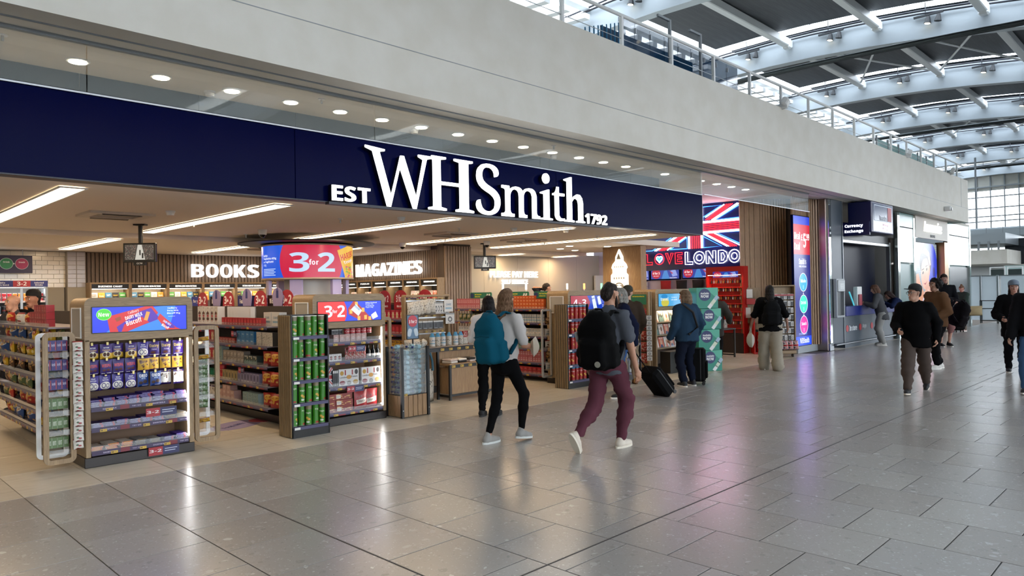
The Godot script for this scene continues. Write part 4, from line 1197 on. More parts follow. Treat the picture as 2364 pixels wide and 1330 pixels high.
func screens() -> void:
	# moving-picture panels, drawn as flat pictures
	var s := Canvas.new(self, 1024, 288, c(0x1230D8))
	s.poly([Vector2(140, 288), Vector2(420, 40), Vector2(760, 0), Vector2(900, 0), Vector2(820, 288)], c(0x2F7BEA))
	s.poly([Vector2(150, 110), Vector2(560, 0), Vector2(640, 0), Vector2(700, 80), Vector2(620, 180), Vector2(260, 288), Vector2(180, 288)], c(0xC02226))
	s.poly([Vector2(250, 230), Vector2(500, 60), Vector2(620, 20), Vector2(720, 150), Vector2(420, 260), Vector2(270, 288)], c(0x4A1FA0))
	s.poly([Vector2(330, 205), Vector2(520, 120), Vector2(600, 190), Vector2(360, 288), Vector2(300, 288)], c(0xC02226))
	s.poly([Vector2(720, 90), Vector2(900, 260), Vector2(960, 288), Vector2(790, 288), Vector2(690, 150)], c(0xC02226))
	s.poly([Vector2(760, 170), Vector2(870, 230), Vector2(890, 270), Vector2(800, 262)], c(0x4A1FA0))
	s.oval(120, 84, 78, 66, c(0x9BE07A))
	s.oval(120, 84, 72, 60, c(0x3FC42A))
	s.text("New", 120, 84, 46, Color.WHITE, "bold", 112)
	s.text("Cadbury", 430, 62, 40, Color.WHITE, "serif", 120, -0.28)
	s.text("DAIRY MILK", 432, 110, 40, Color.WHITE, "bold", 190, -0.28)
	s.text("Biscoff", 432, 170, 60, Color.WHITE, "bold", 170, -0.28)
	s.text("DAIRY MILK", 800, 205, 24, Color.WHITE, "bold", 100, 0.6)
	s.text("Biscoff", 780, 245, 32, Color.WHITE, "bold", 90, 0.6)
	s.poly([Vector2(570, 60), Vector2(610, 70), Vector2(580, 170), Vector2(540, 160)], c(0xD9943A))
	s.poly([Vector2(230, 130), Vector2(290, 110), Vector2(300, 150), Vector2(250, 170)], c(0x8A3A18))
	s.text("Cadbury", 862, 30, 24, Color.WHITE, "bold", 110)
	s.text("Dairy Milk", 868, 60, 22, Color.WHITE, "bold", 130)
	s.text("Biscoff 95g", 876, 92, 24, Color.WHITE, "bold", 150)
	s.rect(812, 126, 80, 3, Color.WHITE)
	screenmat("screen_dairy", s.tex(2), 1.0)
	s = Canvas.new(self, 1024, 288, c(0x1238D8))
	s.oval(210, 150, 245, 260, c(0xD8201E))
	s.text("3", 160, 140, 170, c(0xCFE0FA), "bold", 128)
	s.text("for", 262, 140, 52, c(0xF4EEFA), "bold", 76)
	s.text("2", 362, 140, 170, c(0xCFE0FA), "bold", 122)
	s.poly([Vector2(470, 110), Vector2(560, 0), Vector2(600, 0), Vector2(880, 288), Vector2(680, 288), Vector2(480, 190)], c(0xA8241E))
	for q in [[520, 150], [610, 40], [720, 130], [650, 250], [760, 240], [830, 262]]:
		s.rect(q[0] - 24, q[1] - 30, 46, 62, c(0xE0A94A))
	s.poly([Vector2(520, 120), Vector2(600, 44), Vector2(700, 140), Vector2(640, 220)], c(0xCFE0F4))
	s.text("WALKERS", 622, 96, 26, c(0x2A3A5A), "serifbold", 110, 0.7)
	s.poly([Vector2(850, 210), Vector2(930, 160), Vector2(970, 240), Vector2(880, 276)], c(0xE8EEF4))
	s.text("Walkers Shortbread", 856, 26, 18, Color.WHITE, "bold", 190)
	s.text("Rounds 150g", 826, 50, 18, Color.WHITE, "bold", 130)
	s.text("or Shortbread", 834, 74, 18, Color.WHITE, "bold", 140)
	s.text("Fingers 150g", 826, 98, 18, Color.WHITE, "bold", 126)
	screenmat("screen_walkers", s.tex(2), 1.0)
	s = Canvas.new(self, 1024, 288, c(0x1640B8))
	s.poly([Vector2(0, 0), Vector2(440, 0), Vector2(520, 140), Vector2(460, 288), Vector2(0, 288)], c(0xA82238))
	s.text("4", 130, 150, 150, c(0xF0E6F0), "bold", 120)
	s.text("for", 250, 160, 44, c(0xF0E6F0), "bold", 70)
	s.text("3", 360, 150, 150, c(0xF0E6F0), "bold", 110)
	s.poly([Vector2(560, 20), Vector2(640, 0), Vector2(720, 280), Vector2(620, 288)], c(0xDCE8F6))
	s.poly([Vector2(720, 30), Vector2(790, 10), Vector2(840, 180), Vector2(760, 200)], c(0xDCE8F6))
	s.text("Boots", 608, 60, 40, c(0x1A3A8A), "serifbold", 80, -0.2)
	s.text("On selected", 920, 200, 22, Color.WHITE, "bold", 130)
	s.text("travel sizes", 920, 230, 22, Color.WHITE, "bold", 130)
	screenmat("screen_boots", s.tex(2), 0.8)
	s = Canvas.new(self, 1024, 288, c(0x4FA6DC))
	s.oval(190, 200, 110, 100, c(0xC9BE4A))
	s.oval(170, 60, 90, 50, c(0x2F86C4))
	s.text("travel", 170, 120, 80, c(0xDCEAF2), "bold", 220)
	s.text("Carry a", 450, 90, 34, c(0xDCEAF2), "bold", 150)
	s.text("safe smile", 450, 140, 34, c(0xDCEAF2), "bold", 180)
	s.poly([Vector2(680, 30), Vector2(760, 20), Vector2(800, 230), Vector2(640, 240)], c(0xC8B4DC))
	s.rect(700, 130, 60, 30, c(0xB03048))
	screenmat("screen_travel", s.tex(2), 0.8)
	s = Canvas.new(self, 800, 288, c(0x2A3E9A))
	s.oval(150, 140, 130, 140, c(0xB01E3C))
	s.text("4 for 3", 150, 120, 70, Color.WHITE, "bold", 200)
	s.text("Mix & Match", 150, 200, 26, Color.WHITE, "bold", 150)
	s.poly([Vector2(300, 288), Vector2(380, 60), Vector2(460, 40), Vector2(540, 288)], c(0x3F7FC4))
	s.poly([Vector2(560, 60), Vector2(700, 20), Vector2(760, 200), Vector2(620, 230)], c(0x8A9AD8))
	s.poly([Vector2(520, 40), Vector2(640, 130), Vector2(600, 150)], c(0xB03A5A))
	s.text("Souvenirs", 640, 260, 36, Color.WHITE, "bold", 200)
	screenmat("screen_souvenir", s.tex(2), 0.8)
	# ceiling drum
	s = Canvas.new(self, 2048, 300, c(0x1554CE))
	for k in 2:
		var o := 1024.0 * k
		s.oval(o + 554, 150, 236, 300, c(0xC41440))
		s.text("3", o + 462, 160, 176, c(0xBCD6F8), "bold", 140)
		s.text("for", o + 562, 160, 50, c(0xF6F0FA), "bold", 66)
		s.text("2", o + 654, 160, 176, c(0xBCD6F8), "bold", 130)
		s.text("Haribo", o + 161, 92, 22, Color.WHITE, "bold", 62)
		s.text("Tangfastics 425g", o + 208, 122, 24, Color.WHITE, "bold", 160)
		s.text("or Tropifrutti", o + 195, 152, 24, Color.WHITE, "bold", 130)
		s.text("450g", o + 152, 182, 24, Color.WHITE, "regular", 44)
		for j in 5:
			s.rect(o + 130, 214 + j * 14, 150 - (j % 2) * 14, 6, c(0xC9D8F4))
		s.poly([Vector2(o + 742, 50), Vector2(o + 860, 0), Vector2(o + 1020, 10), Vector2(o + 1020, 300), Vector2(o + 820, 300)], c(0xE0B040))
		s.text("HARIBO", o + 866, 90, 56, c(0xC41E3A), "bold", 190, -0.3)
		s.text("Tropi", o + 870, 150, 40, c(0xE8E4F4), "bold", 130, -0.3)
		rng.seed = 77
		for j in 90:
			s.oval(o + rng.randf_range(840, 1010), rng.randf_range(195, 290), 14, 9, [c(0xC8507A), c(0xE08A3A), c(0xD8B45A), c(0x8AA84A)][j % 4])
	screenmat("screen_drum", s.tex(), 0.8)
	# security monitor picture: grainy aisle
	s = Canvas.new(self, 256, 144, c(0x4A4642))
	rng.seed = 9
	s.poly([Vector2(90, 144), Vector2(115, 0), Vector2(150, 0), Vector2(180, 144)], c(0xDCD8CC))
	for j in 700:
		var x := rng.randf() * 256
		var y := rng.randf() * 144
		if x < 100 - (y * 0.1) or x > 150 + y * 0.15:
			s.rect(x, y, 4, 3, [c(0x9A8A7A), c(0x2A2422), c(0xC9BCA8), c(0x7A2A2A)][j % 4])
	s.rect(128, 50, 12, 50, c(0x151515))
	s.rect(150, 80, 14, 50, c(0x151515))
	screenmat("screen_cctv", s.tex(), 0.6)

func bays() -> void:
	wood("rail_ribs", 0x8A7350, 0x6F5A3C, Vector3(8.0, 0.4, 8.0), 14)
	mat("tube_lid", c(0xD9DCD8), 0.4)
	screens()
	rng.seed = 100
	# ---- chocolate bay
	var A := Vector3(2.51, 0, -7.78)
	endbay("oak display bay of purple chocolate with a blue chocolate bar screen", A, 1.02, M.screen_dairy, [0.575, 0.375, 0.15], "rail_purple")
	var kinds := [["caramel", "caramel", "caramel", "caramel", "buttons", "dairy", "dairy", "dairy"], ["wispa", "wispa", "wispa", "wispa", "nuts", "nuts", "nuts", "nuts"], ["buttons", "buttons", "buttons", "buttons", "oreo", "oreo", "fingers", "fingers"]]
	for r in 3:
		for k in 8:
			var n: String = kinds[r][k]
			var x := A.x - 0.41 + k * 0.115
			var y := 1.035 - r * 0.155
			var o := thing("chocolate_pouch", {"caramel": "purple chocolate pouch with gold base", "wispa": "purple chocolate pouch with red lettering", "buttons": "violet pouch with white oval and round buttons", "oreo": "blue biscuit pouch", "fingers": "white and purple pouch of chocolate twists", "dairy": "dark purple pouch with yellow lettering", "nuts": "yellow and brown chocolate pouch"}[n] + " hanging on the %s peg row" % ["top", "middle", "lowest"][r], "snack pouch", Vector3(x, y, A.z - 0.13 + rng.randf_range(-0.03, 0.03)), rng.randf_range(-0.12, 0.12), "chocolate pouches on pegs")
			part(o, "pouch", pouch(0.11, 0.15, 0.035, n), M.print)
			part(o, "price_tag", rbx(0.02, 0.03, 0.004, 0.001), pm(0xE8D48A), Vector3(rng.randf_range(-0.02, 0.02), 0.155, 0.028))
			part(o, "peg", cyl(0.003, 0.3, 6), M.steel, Vector3(0, 0.142, -0.13), Vector3(PI / 2, 0, 0))
	for q in [[0.577, 8, 5, ["bar", "bar", "bar"]], [0.377, 8, 3, ["bar", "bar", "bar_dark"]], [0.152, 7, 3, ["bar_orange", "bar_dark", "bar"]]]:
		for k in q[1]:
			var st: int = q[2] + (rng.randi() % 3 if q[0] > 0.5 else rng.randi() % 2)
			var n: String = q[3][clampi(int(3.0 * k / q[1]), 0, 2)]
			for l in st:
				solo("chocolate_bar", {"bar": "flat purple chocolate bar stacked on the %s shelf of the chocolate bay" % ("top" if q[0] > 0.5 else "middle" if q[0] > 0.3 else "lowest"), "bar_dark": "flat black chocolate bar stacked on the %s shelf of the chocolate bay" % ("middle" if q[0] > 0.3 else "lowest"), "bar_orange": "orange chocolate bar stacked on the lowest shelf of the chocolate bay"}[n], "chocolate bar", pbox(0.1, 0.013, 0.2, n), M.print, Vector3(A.x - 0.4 + k * 0.8 / (q[1] - 1) + rng.randf_range(-0.006, 0.006), q[0] + l * 0.0135, A.z - 0.14 + rng.randf_range(-0.015, 0.015)), Vector3(0, rng.randf_range(-0.08, 0.08), 0), "stacked chocolate bars")
	for q in [[0.28, 0.42], [0.30, 0.02]]:
		solo("shelf_sign", "purple three for two sign clipped to the chocolate bay %s" % ("shelf" if q[1] > 0.2 else "base"), "sign", pbox(0.3, 0.085, 0.004, "promo"), M.print, Vector3(A.x + q[0] - 0.1, q[1] + 0.005, A.z + 0.012))
	# oak loop racks either side
	wing(Vector3(1.8, 0, -7.98), "oak loop rack with clear trays of packets left of chocolate bay", -1.0)
	wing(Vector3(3.19, 0, -7.98), "oak loop rack with clear trays on the aisle side of chocolate bay", 1.0)
	var wl := ["bar", "bar", "bar", "bar_green", "bar_green", "bar_green"]
	for i in 6:
		for j in 4:
			stock("sweet_packet", "slim %s packet in a clear tray of the left oak rack" % ("mint green" if i < 3 else "purple"), "packet", "packets in the oak racks", pbox(0.045, 0.1, 0.016, wl[5 - i]), Vector3(1.73 + j * 0.047, 0.215 + i * 0.185, -7.94), Vector3(0, 0.0, -0.05), 3, 0.0, 0.003)
	for i in 14:
		solo("dried_fruit_packet", "white and red packet on the hanging strip beside the oak rack", "packet", pouch(0.085, 0.1, 0.03, "dried"), M.print, Vector3(1.945, 0.2 + i * 0.072, -7.8 + 0.012 * (i % 2)), Vector3(-0.25, -0.15, rng.randf_range(-0.05, 0.05)), "packets on the hanging strip")
	for i in 9:
		var o := thing("dried_fruit_packet", "green and clear packet on hanging strip in the aisle side rack", "packet", Vector3(3.19, 0.42 + i * 0.06, -8.0), -0.6, "packets in the aisle side rack")
		part(o, "packet", pouch(0.13, 0.11, 0.04, "bar_green"), M.print, Vector3.ZERO, Vector3(-0.3, 0, 0))
		part(o, "clear_front", pouch(0.1, 0.09, 0.06, "dried"), M.acrylic, Vector3(-0.03, 0, 0.03), Vector3(-0.3, 0, 0))
	for q in [[1.15, 0xB8842A], [0.95, 0xC89A2A], [0.26, 0xC09030]]:
		solo("caramel_packet", "golden caramel packet on a tray of the aisle side rack", "packet", pouch(0.15, 0.05, 0.1, "nuts"), M.print, Vector3(3.19, q[0], -7.97), Vector3(0, -0.4, 0.1), "golden packets in the aisle side rack")
	# ---- crisps run behind the chocolate bay
	var gA := gondola("dark shelving run filled with crisp bags beside chocolate bay", Vector3(1.86, 0, -9.75), 2.5, [1.35, 1.17, 0.99, 0.81, 0.63, 0.45, 0.25], 1.5, "rail", 9)
	var ck := ["crisp_red", "crisp_yellow", "crisp_green", "crisp_blue", "crisp_brown"]
	var cl := {"crisp_red": "red", "crisp_yellow": "yellow", "crisp_green": "green", "crisp_blue": "blue", "crisp_brown": "brown"}
	for r in 6:
		for k in 12:
			var n: String = ck[(k / 2 + r * 2 + (k % 3)) % 5]
			gs(gA, "crisp_bag", "%s crisp bag leaning on the %s shelf of the crisps run" % [cl[n], ["bottom", "second lowest", "third lowest", "middle", "third", "second"][r]], "crisp bag", "crisp bags on the crisps run", pouch(0.235, 0.165, 0.09, n), -1.12 + k * 0.204, [0.25, 0.45, 0.63, 0.81, 0.99, 1.17][r], -0.08 - 0.05 * (k % 2), 0, 1, 0.03)
	for k in 5:
		gs(gA, "crisp_bag", "pale bag lying in the clear top tray of the crisps run", "crisp bag", "bags in the clear top tray", pouch(0.22, 0.14, 0.09, ["dried", "crisp_red", "crisp_green"][k % 3]), -1.1 + k * 0.26, 1.35, -0.09, 0, 1, 0.02)
	for l in 3:
		gs(gA, "red_snack_box", "small red carton stacked at the end of the top tray", "carton", "red cartons on the crisps run", pbox(0.1, 0.075, 0.08, "redtin"), 0.3 + (0.2 if l == 2 else 0.0), 1.35 + l * 0.077, -0.08, 0.105, 7 if l < 2 else 5, 0.002)
	# ---- snack tube stand and second bay
	tube_stand("ribbed oak stand holding green snack tubes on five shelves", Vector3(4.27, 0, -7.55), 0.48, ["tube_green", "tube_green_b"], "green snack tube with white lid", "green snack tubes")
	var C := Vector3(5.02, 0, -7.87)
	endbay("oak display bay of biscuits and tins with red three for two screen", C, 1.06, M.screen_walkers, [1.04, 0.8, 0.48, 0.16], "rail")
	var cx := C.x - 0.5
	stock("biscuit_carton", "small tan biscuit carton on the top shelf of the biscuit bay", "carton", "goods on the biscuit bay top shelf", pbox(0.075, 0.09, 0.1, "pinkbox"), Vector3(cx + 0.32, 1.042, C.z - 0.1), Vector3(0.082, 0, 0), 6, 0.0, 0.004)
	stock("sweet_jar", "red and white sweet jar on the top shelf of the biscuit bay", "jar", "jars on the biscuit bay top shelf", cylprint(0.036, 0.07, "can_red", 12), Vector3(cx + 0.5, 1.134, C.z - 0.1), Vector3(0.085, 0, 0), 5, 0.3, 0.004)
	stock("tea_tin", "dark grey tin on the top shelf of the biscuit bay", "tin", "tins on the biscuit bay top shelf", pbox(0.05, 0.06, 0.06, "card_dark"), Vector3(cx + 0.33, 1.134, C.z - 0.16), Vector3(0.053, 0, 0), 3, 0.0, 0.002)
	stock("purple_carton", "purple carton on the top shelf of the biscuit bay", "carton", "purple cartons on biscuit bay", pbox(0.12, 0.014, 0.1, "bar"), Vector3(cx + 0.16, 1.042, C.z - 0.1), Vector3(0, 0.0145, 0), 6)
	for l in 2:
		stock("gift_box", "white patterned gift box on the second shelf of the biscuit bay", "gift box", "gift boxes on the biscuit bay", pbox(0.058, 0.09, 0.06, "londonbox"), Vector3(cx + 0.13, 0.802 + l * 0.092, C.z - 0.09), Vector3(0.06, 0, 0), 5 if l == 0 else 2, 0.0, 0.003)
	stock("character_tin", "navy and red bagged sweets on the second shelf of the biscuit bay", "sweet bag", "sweet bags on the biscuit bay", pouch(0.075, 0.16, 0.035, "gift_red"), Vector3(cx + 0.5, 0.802, C.z - 0.08), Vector3(0.06, 0, 0), 5, 0.0, 0.004)
	for i in 3:
		var o := thing("wine_bottle", "small dark bottle with white label on the second shelf of the biscuit bay", "bottle", Vector3(cx + 0.82 + i * 0.075, 0.802, C.z - 0.09), 0.0, "dark bottles on the biscuit bay")
		part(o, "body", lathe([Vector2(0, 0), Vector2(0.03, 0), Vector2(0.03, 0.1), Vector2(0.012, 0.135), Vector2(0.012, 0.17), Vector2(0, 0.17)], 12), M.black_gloss)
		part(o, "label", lathe([Vector2(0.0305, 0.03), Vector2(0.0305, 0.06)], 12), pm(0xD8D4CE))
	solo("flag_tin", "flat tin printed with a union flag on the third shelf of biscuit bay", "tin", pbox(0.2, 0.24, 0.04, "jacktin"), M.print, Vector3(cx + 0.2, 0.482, C.z - 0.1), Vector3(-0.15, 0, 0))
	stock("souvenir_tin", "white souvenir tin with city icons on the third shelf of biscuit bay", "tin", "white souvenir tins", pbox(0.28, 0.21, 0.05, "londontin"), Vector3(cx + 0.5, 0.482, C.z - 0.08), Vector3(0.32, 0, 0.02), 2, -0.06, 0.003)
	stock("book_tin", "slim upright tin edge between larger tins on third shelf", "tin", "slim tins on the biscuit bay", pbox(0.022, 0.2, 0.14, "card_dark"), Vector3(cx + 0.29, 0.482, C.z - 0.14), Vector3(0.026, 0, 0), 3)
	for l in 3:
		stock("shortbread_carton", "red shortbread carton with round biscuits on the lowest shelf", "carton", "shortbread cartons", pbox(0.24, 0.075, 0.14, "walkers"), Vector3(cx + 0.17, 0.162 + l * 0.077, C.z - 0.1), Vector3(0.245, 0, 0), 2, 0.0, 0.006)
	stock("crisp_bag", "large red bag with white lettering on the lowest shelf of biscuit bay", "sweet bag", "large red bags", pouch(0.2, 0.24, 0.08, "crawford"), Vector3(cx + 0.68, 0.162, C.z - 0.08), Vector3(0.17, 0, -0.02), 2, 0.0, 0.006)
	for q in [[0.08, 0.9], [0.05, 0.39]]:
		solo("shelf_sign", "small red and blue three for two sign above the biscuit bay %s shelf" % ("second" if q[1] > 0.8 else "lowest"), "sign", pbox(0.25, 0.075, 0.004, "promo"), M.print, Vector3(C.x + q[0], q[1] + 0.01, C.z + 0.012))
	wing(Vector3(5.72, 0, -8.3), "oak loop rack with clear trays on the far side of biscuit bay", 1.0)
	# ---- food gift run behind the biscuit bay
	var D := gondola("dark shelving run of gift boxes and tins beside biscuit bay", Vector3(4.16, 0, -10.35), 3.9, [1.255, 1.01, 0.76, 0.51, 0.245], 1.5, "rail", 10)
	D = D.translated_local(Vector3(0.95, 0, 0))
	gs(D, "gift_box", "tall white gift box with union flag print on the top shelf", "gift box", "tall white gift boxes", pbox(0.125, 0.245, 0.1, "londonbox"), -1.15, 1.257, -0.09, 0.14, 5, 0.004)
	gs(D, "gift_box", "tall white gift box standing edge on along the top shelf", "gift box", "edge on white gift boxes", pbox(0.1, 0.24, 0.06, "toilet_white"), -0.4, 1.257, -0.16, 0.1, 8, 0.002, -0.6)
	gs(D, "red_gift_carton", "small dark red carton in the front row of the top shelf", "carton", "dark red cartons on the top shelf", pbox(0.075, 0.1, 0.06, "redtin"), -0.32, 1.257, -0.05, 0.085, 14, 0.003)
	gs(D, "pale_gift_carton", "wide pale carton at the near end of the top shelf", "carton", "pale cartons on the top shelf", pbox(0.2, 0.17, 0.1, "toilet_white"), 0.72, 1.257, -0.2, 0.21, 2, 0.004)
	gs(D, "red_gift_box", "red box with cream castle print on the second shelf of gift run", "gift box", "red castle boxes", pbox(0.14, 0.17, 0.06, "redbox"), -0.85, 1.012, -0.06, 0.15, 2, 0.003)
	gs(D, "red_gift_box", "red box with cream castle print on the third shelf of gift run", "gift box", "red castle boxes", pbox(0.15, 0.17, 0.06, "redbox"), -0.8, 0.762, -0.06, 0.155, 2, 0.003)
	gs(D, "fudge_carton", "brown biscuit carton on the second shelf of gift run", "carton", "brown cartons on the gift run", pbox(0.09, 0.07, 0.08, "gift_red"), -0.5, 1.012, -0.07, 0.095, 6, 0.003, 0.0, 1, 0.0)
	gs(D, "tea_carton", "sky blue tea carton on the second shelf of gift run", "carton", "sky blue tea cartons", pbox(0.12, 0.085, 0.09, "bluebox"), 0.15, 1.012, -0.07, 0.125, 4, 0.003, 0.0, 2, 0.087)
	gs(D, "gift_box", "black and white patterned box at the near end of second shelf", "gift box", "patterned boxes on the second shelf", pbox(0.14, 0.17, 0.08, "dots"), 0.72, 1.012, -0.07, 0.15, 3, 0.003)
	gs(D, "teal_gift_box", "pale teal patterned box stacked on the third shelf", "gift box", "pale teal boxes", pbox(0.15, 0.1, 0.1, "tealbox"), -0.46, 0.762, -0.08, 0.16, 1, 0.003, 0.0, 2, 0.102)
	gs(D, "fudge_carton", "brown patterned carton on the third shelf of gift run", "carton", "brown patterned cartons", pbox(0.1, 0.075, 0.09, "beigebox"), -0.28, 0.762, -0.07, 0.105, 6, 0.003, 0.0, 2, 0.077)
	gs(D, "tea_carton", "cream and green carton on the third shelf of gift run", "carton", "cream and green cartons", pbox(0.12, 0.11, 0.09, "mag_c"), 0.38, 0.762, -0.06, 0.125, 3, 0.003)
	gs(D, "green_tin", "green tin on the fourth shelf of gift run", "tin", "green tins", cylprint(0.05, 0.12, "greentin", 14), -1.0, 0.512, -0.08, 0.107, 5, 0.003)
	gs(D, "red_tin", "red tin stacked beside green tins on the fourth shelf", "tin", "red tins", cylprint(0.045, 0.1, "redtin", 14), -0.47, 0.512, -0.08, 0.1, 1, 0.003, 0.0, 2, 0.101)
	gs(D, "tea_carton", "ochre tea carton on the fourth shelf of gift run", "carton", "ochre tea cartons", pbox(0.085, 0.13, 0.07, "ochrebox"), -0.35, 0.512, -0.07, 0.09, 5, 0.003)
	gs(D, "tea_carton", "lavender tea carton on the fourth shelf of gift run", "carton", "lavender tea cartons", pbox(0.085, 0.13, 0.07, "lavbox"), 0.12, 0.512, -0.07, 0.09, 7, 0.003)
	gs(D, "cake_box", "black box with white window on the bottom shelf of gift run", "gift box", "black boxes on the bottom shelf", pbox(0.12, 0.15, 0.1, "fingers"), -0.95, 0.247, -0.08, 0.14, 3, 0.003)
	for l in 3:
		gs(D, "biscuit_carton", "pink biscuit carton stacked on the bottom shelf of gift run", "carton", "pink biscuit cartons", pbox(0.12, 0.062, 0.1, "pinkbox"), -0.46 + (0.13 if l == 2 else 0.0), 0.247 + l * 0.063, -0.08, 0.125, 4 if l < 2 else 2, 0.003)
	for l in 2:
		gs(D, "tea_carton", "slate green carton stacked on the bottom shelf of gift run", "carton", "slate green cartons", pbox(0.14, 0.07, 0.1, "tealbox"), 0.3, 0.247 + l * 0.072, -0.08, 0.15, 3, 0.003)
	for r in 3:
		gs(D, "sweet_bag", "red and gold sweet bag at the near end of the %s shelf" % ["bottom", "fourth", "third"][r], "sweet bag", "red and gold sweet bags", pouch(0.2, 0.18, 0.08, "haribo" if r == 9 else "crisp_red"), 0.9, [0.247, 0.512, 0.762][r], -0.07, 0.2, 2, 0.01, 0.3)
	for q in [[-0.95, 1.17], [0.1, 1.13], [-0.95, 0.67], [0.3, 0.66]]:
		solo("shelf_sign", "small red and blue offer card under a shelf of the gift run", "sign", pbox(0.16, 0.07, 0.003, "promo"), M.print, D * Vector3(q[0], q[1] - 0.02, 0.016), Vector3(0, -PI / 2, 0), "offer cards on the gift run")
	# topper boards above the gift run
	for q in [[-11.68, 0], [-10.72, 0], [-9.67, 0], [-8.9, 0]]:
		var pv := PackedVector2Array()
		for i in 15:
			var a := PI * i / 14
			pv.append(Vector2(0.19 * cos(a), 1.56 + 0.16 * sin(a)))
		pv.append(Vector2(-0.19, 1.46)); pv.append(Vector2(0.19, 1.46))
		var o := thing("offer_topper", "red arched three for two sign standing on the gift run", "sign", Vector3(4.7, 0, q[0]), -PI / 2, "red arched offer signs")
		part(o, "board", prism(pv, 0.008), pm(0x9E2330))
		lettering(o, "lettering", "3", "bold", pm(0xF4EEEE), 0.075, 0.12, 0.002, Vector3(-0.1, 1.59, 0.005))
		lettering(o, "lettering", "for", "bold", pm(0xF4EEEE), 0.065, 0.05, 0.002, Vector3(-0.02, 1.585, 0.005))
		lettering(o, "lettering", "2", "bold", pm(0xF4EEEE), 0.08, 0.12, 0.002, Vector3(0.085, 1.59, 0.005))
		lettering(o, "lettering", "Mix & Match", "bold", pm(0xF4EEEE), 0.24, 0.04, 0.002, Vector3(0, 1.49, 0.005))
	for q in [[-11.2, 0x1F1D22, "M&S"], [-10.2, 0x23306E, "Food Gifts"], [-9.25, 0x231A1A, "Biscuits"], [-11.95, 0x2A3A9A, "for you"]]:
		var o := thing("topper_board", "%s topper board with white lettering standing on the gift run" % ("black" if q[1] == 0x1F1D22 else "navy" if q[1] == 0x23306E else "dark brown" if q[1] == 0x231A1A else "bright blue"), "sign", Vector3(4.75, 0, q[0]), -PI / 2)
		part(o, "board", bx(0.6, 0.2, 0.01), pm(q[1]), Vector3(0, 1.55, 0))
		lettering(o, "lettering", q[2], "bold", pm(0xE6E2DC), 0.3, 0.07, 0.002, Vector3(-0.08, 1.57, 0.006))
	for q in [[-11.1], [-10.05], [-9.12]]:
		var o := thing("bag_icon_topper", "lilac arch with a small blue shopping bag icon on the gift run", "sign", Vector3(4.68, 0, q[0]), -PI / 2, "lilac bag icon arches")
		var pv := PackedVector2Array()
		for i in 15:
			var a := PI * i / 14
			pv.append(Vector2(0.15 * cos(a), 1.62 + 0.13 * sin(a)))
		pv.append(Vector2(-0.12, 1.5)); pv.append(Vector2(0.12, 1.5))
		part(o, "board", prism(pv, 0.01), pm(0x8C80A8))
		part(o, "bag_icon", bx(0.055, 0.1, 0.004), pm(0x23306E), Vector3(0, 1.66, 0.008))
		part(o, "bag_handle", ring(0.04, 0.04, 0.008, 0.004, 0.015), pm(0x23306E), Vector3(0, 1.72, 0.008))
	bays_two()

func bottle_mesh() -> Mesh:
	return lathe([Vector2(0, 0), Vector2(0.028, 0), Vector2(0.032, 0.008), Vector2(0.032, 0.05), Vector2(0.029, 0.06), Vector2(0.032, 0.07), Vector2(0.032, 0.125), Vector2(0.012, 0.175), Vector2(0.012, 0.19), Vector2(0, 0.19)], 10)

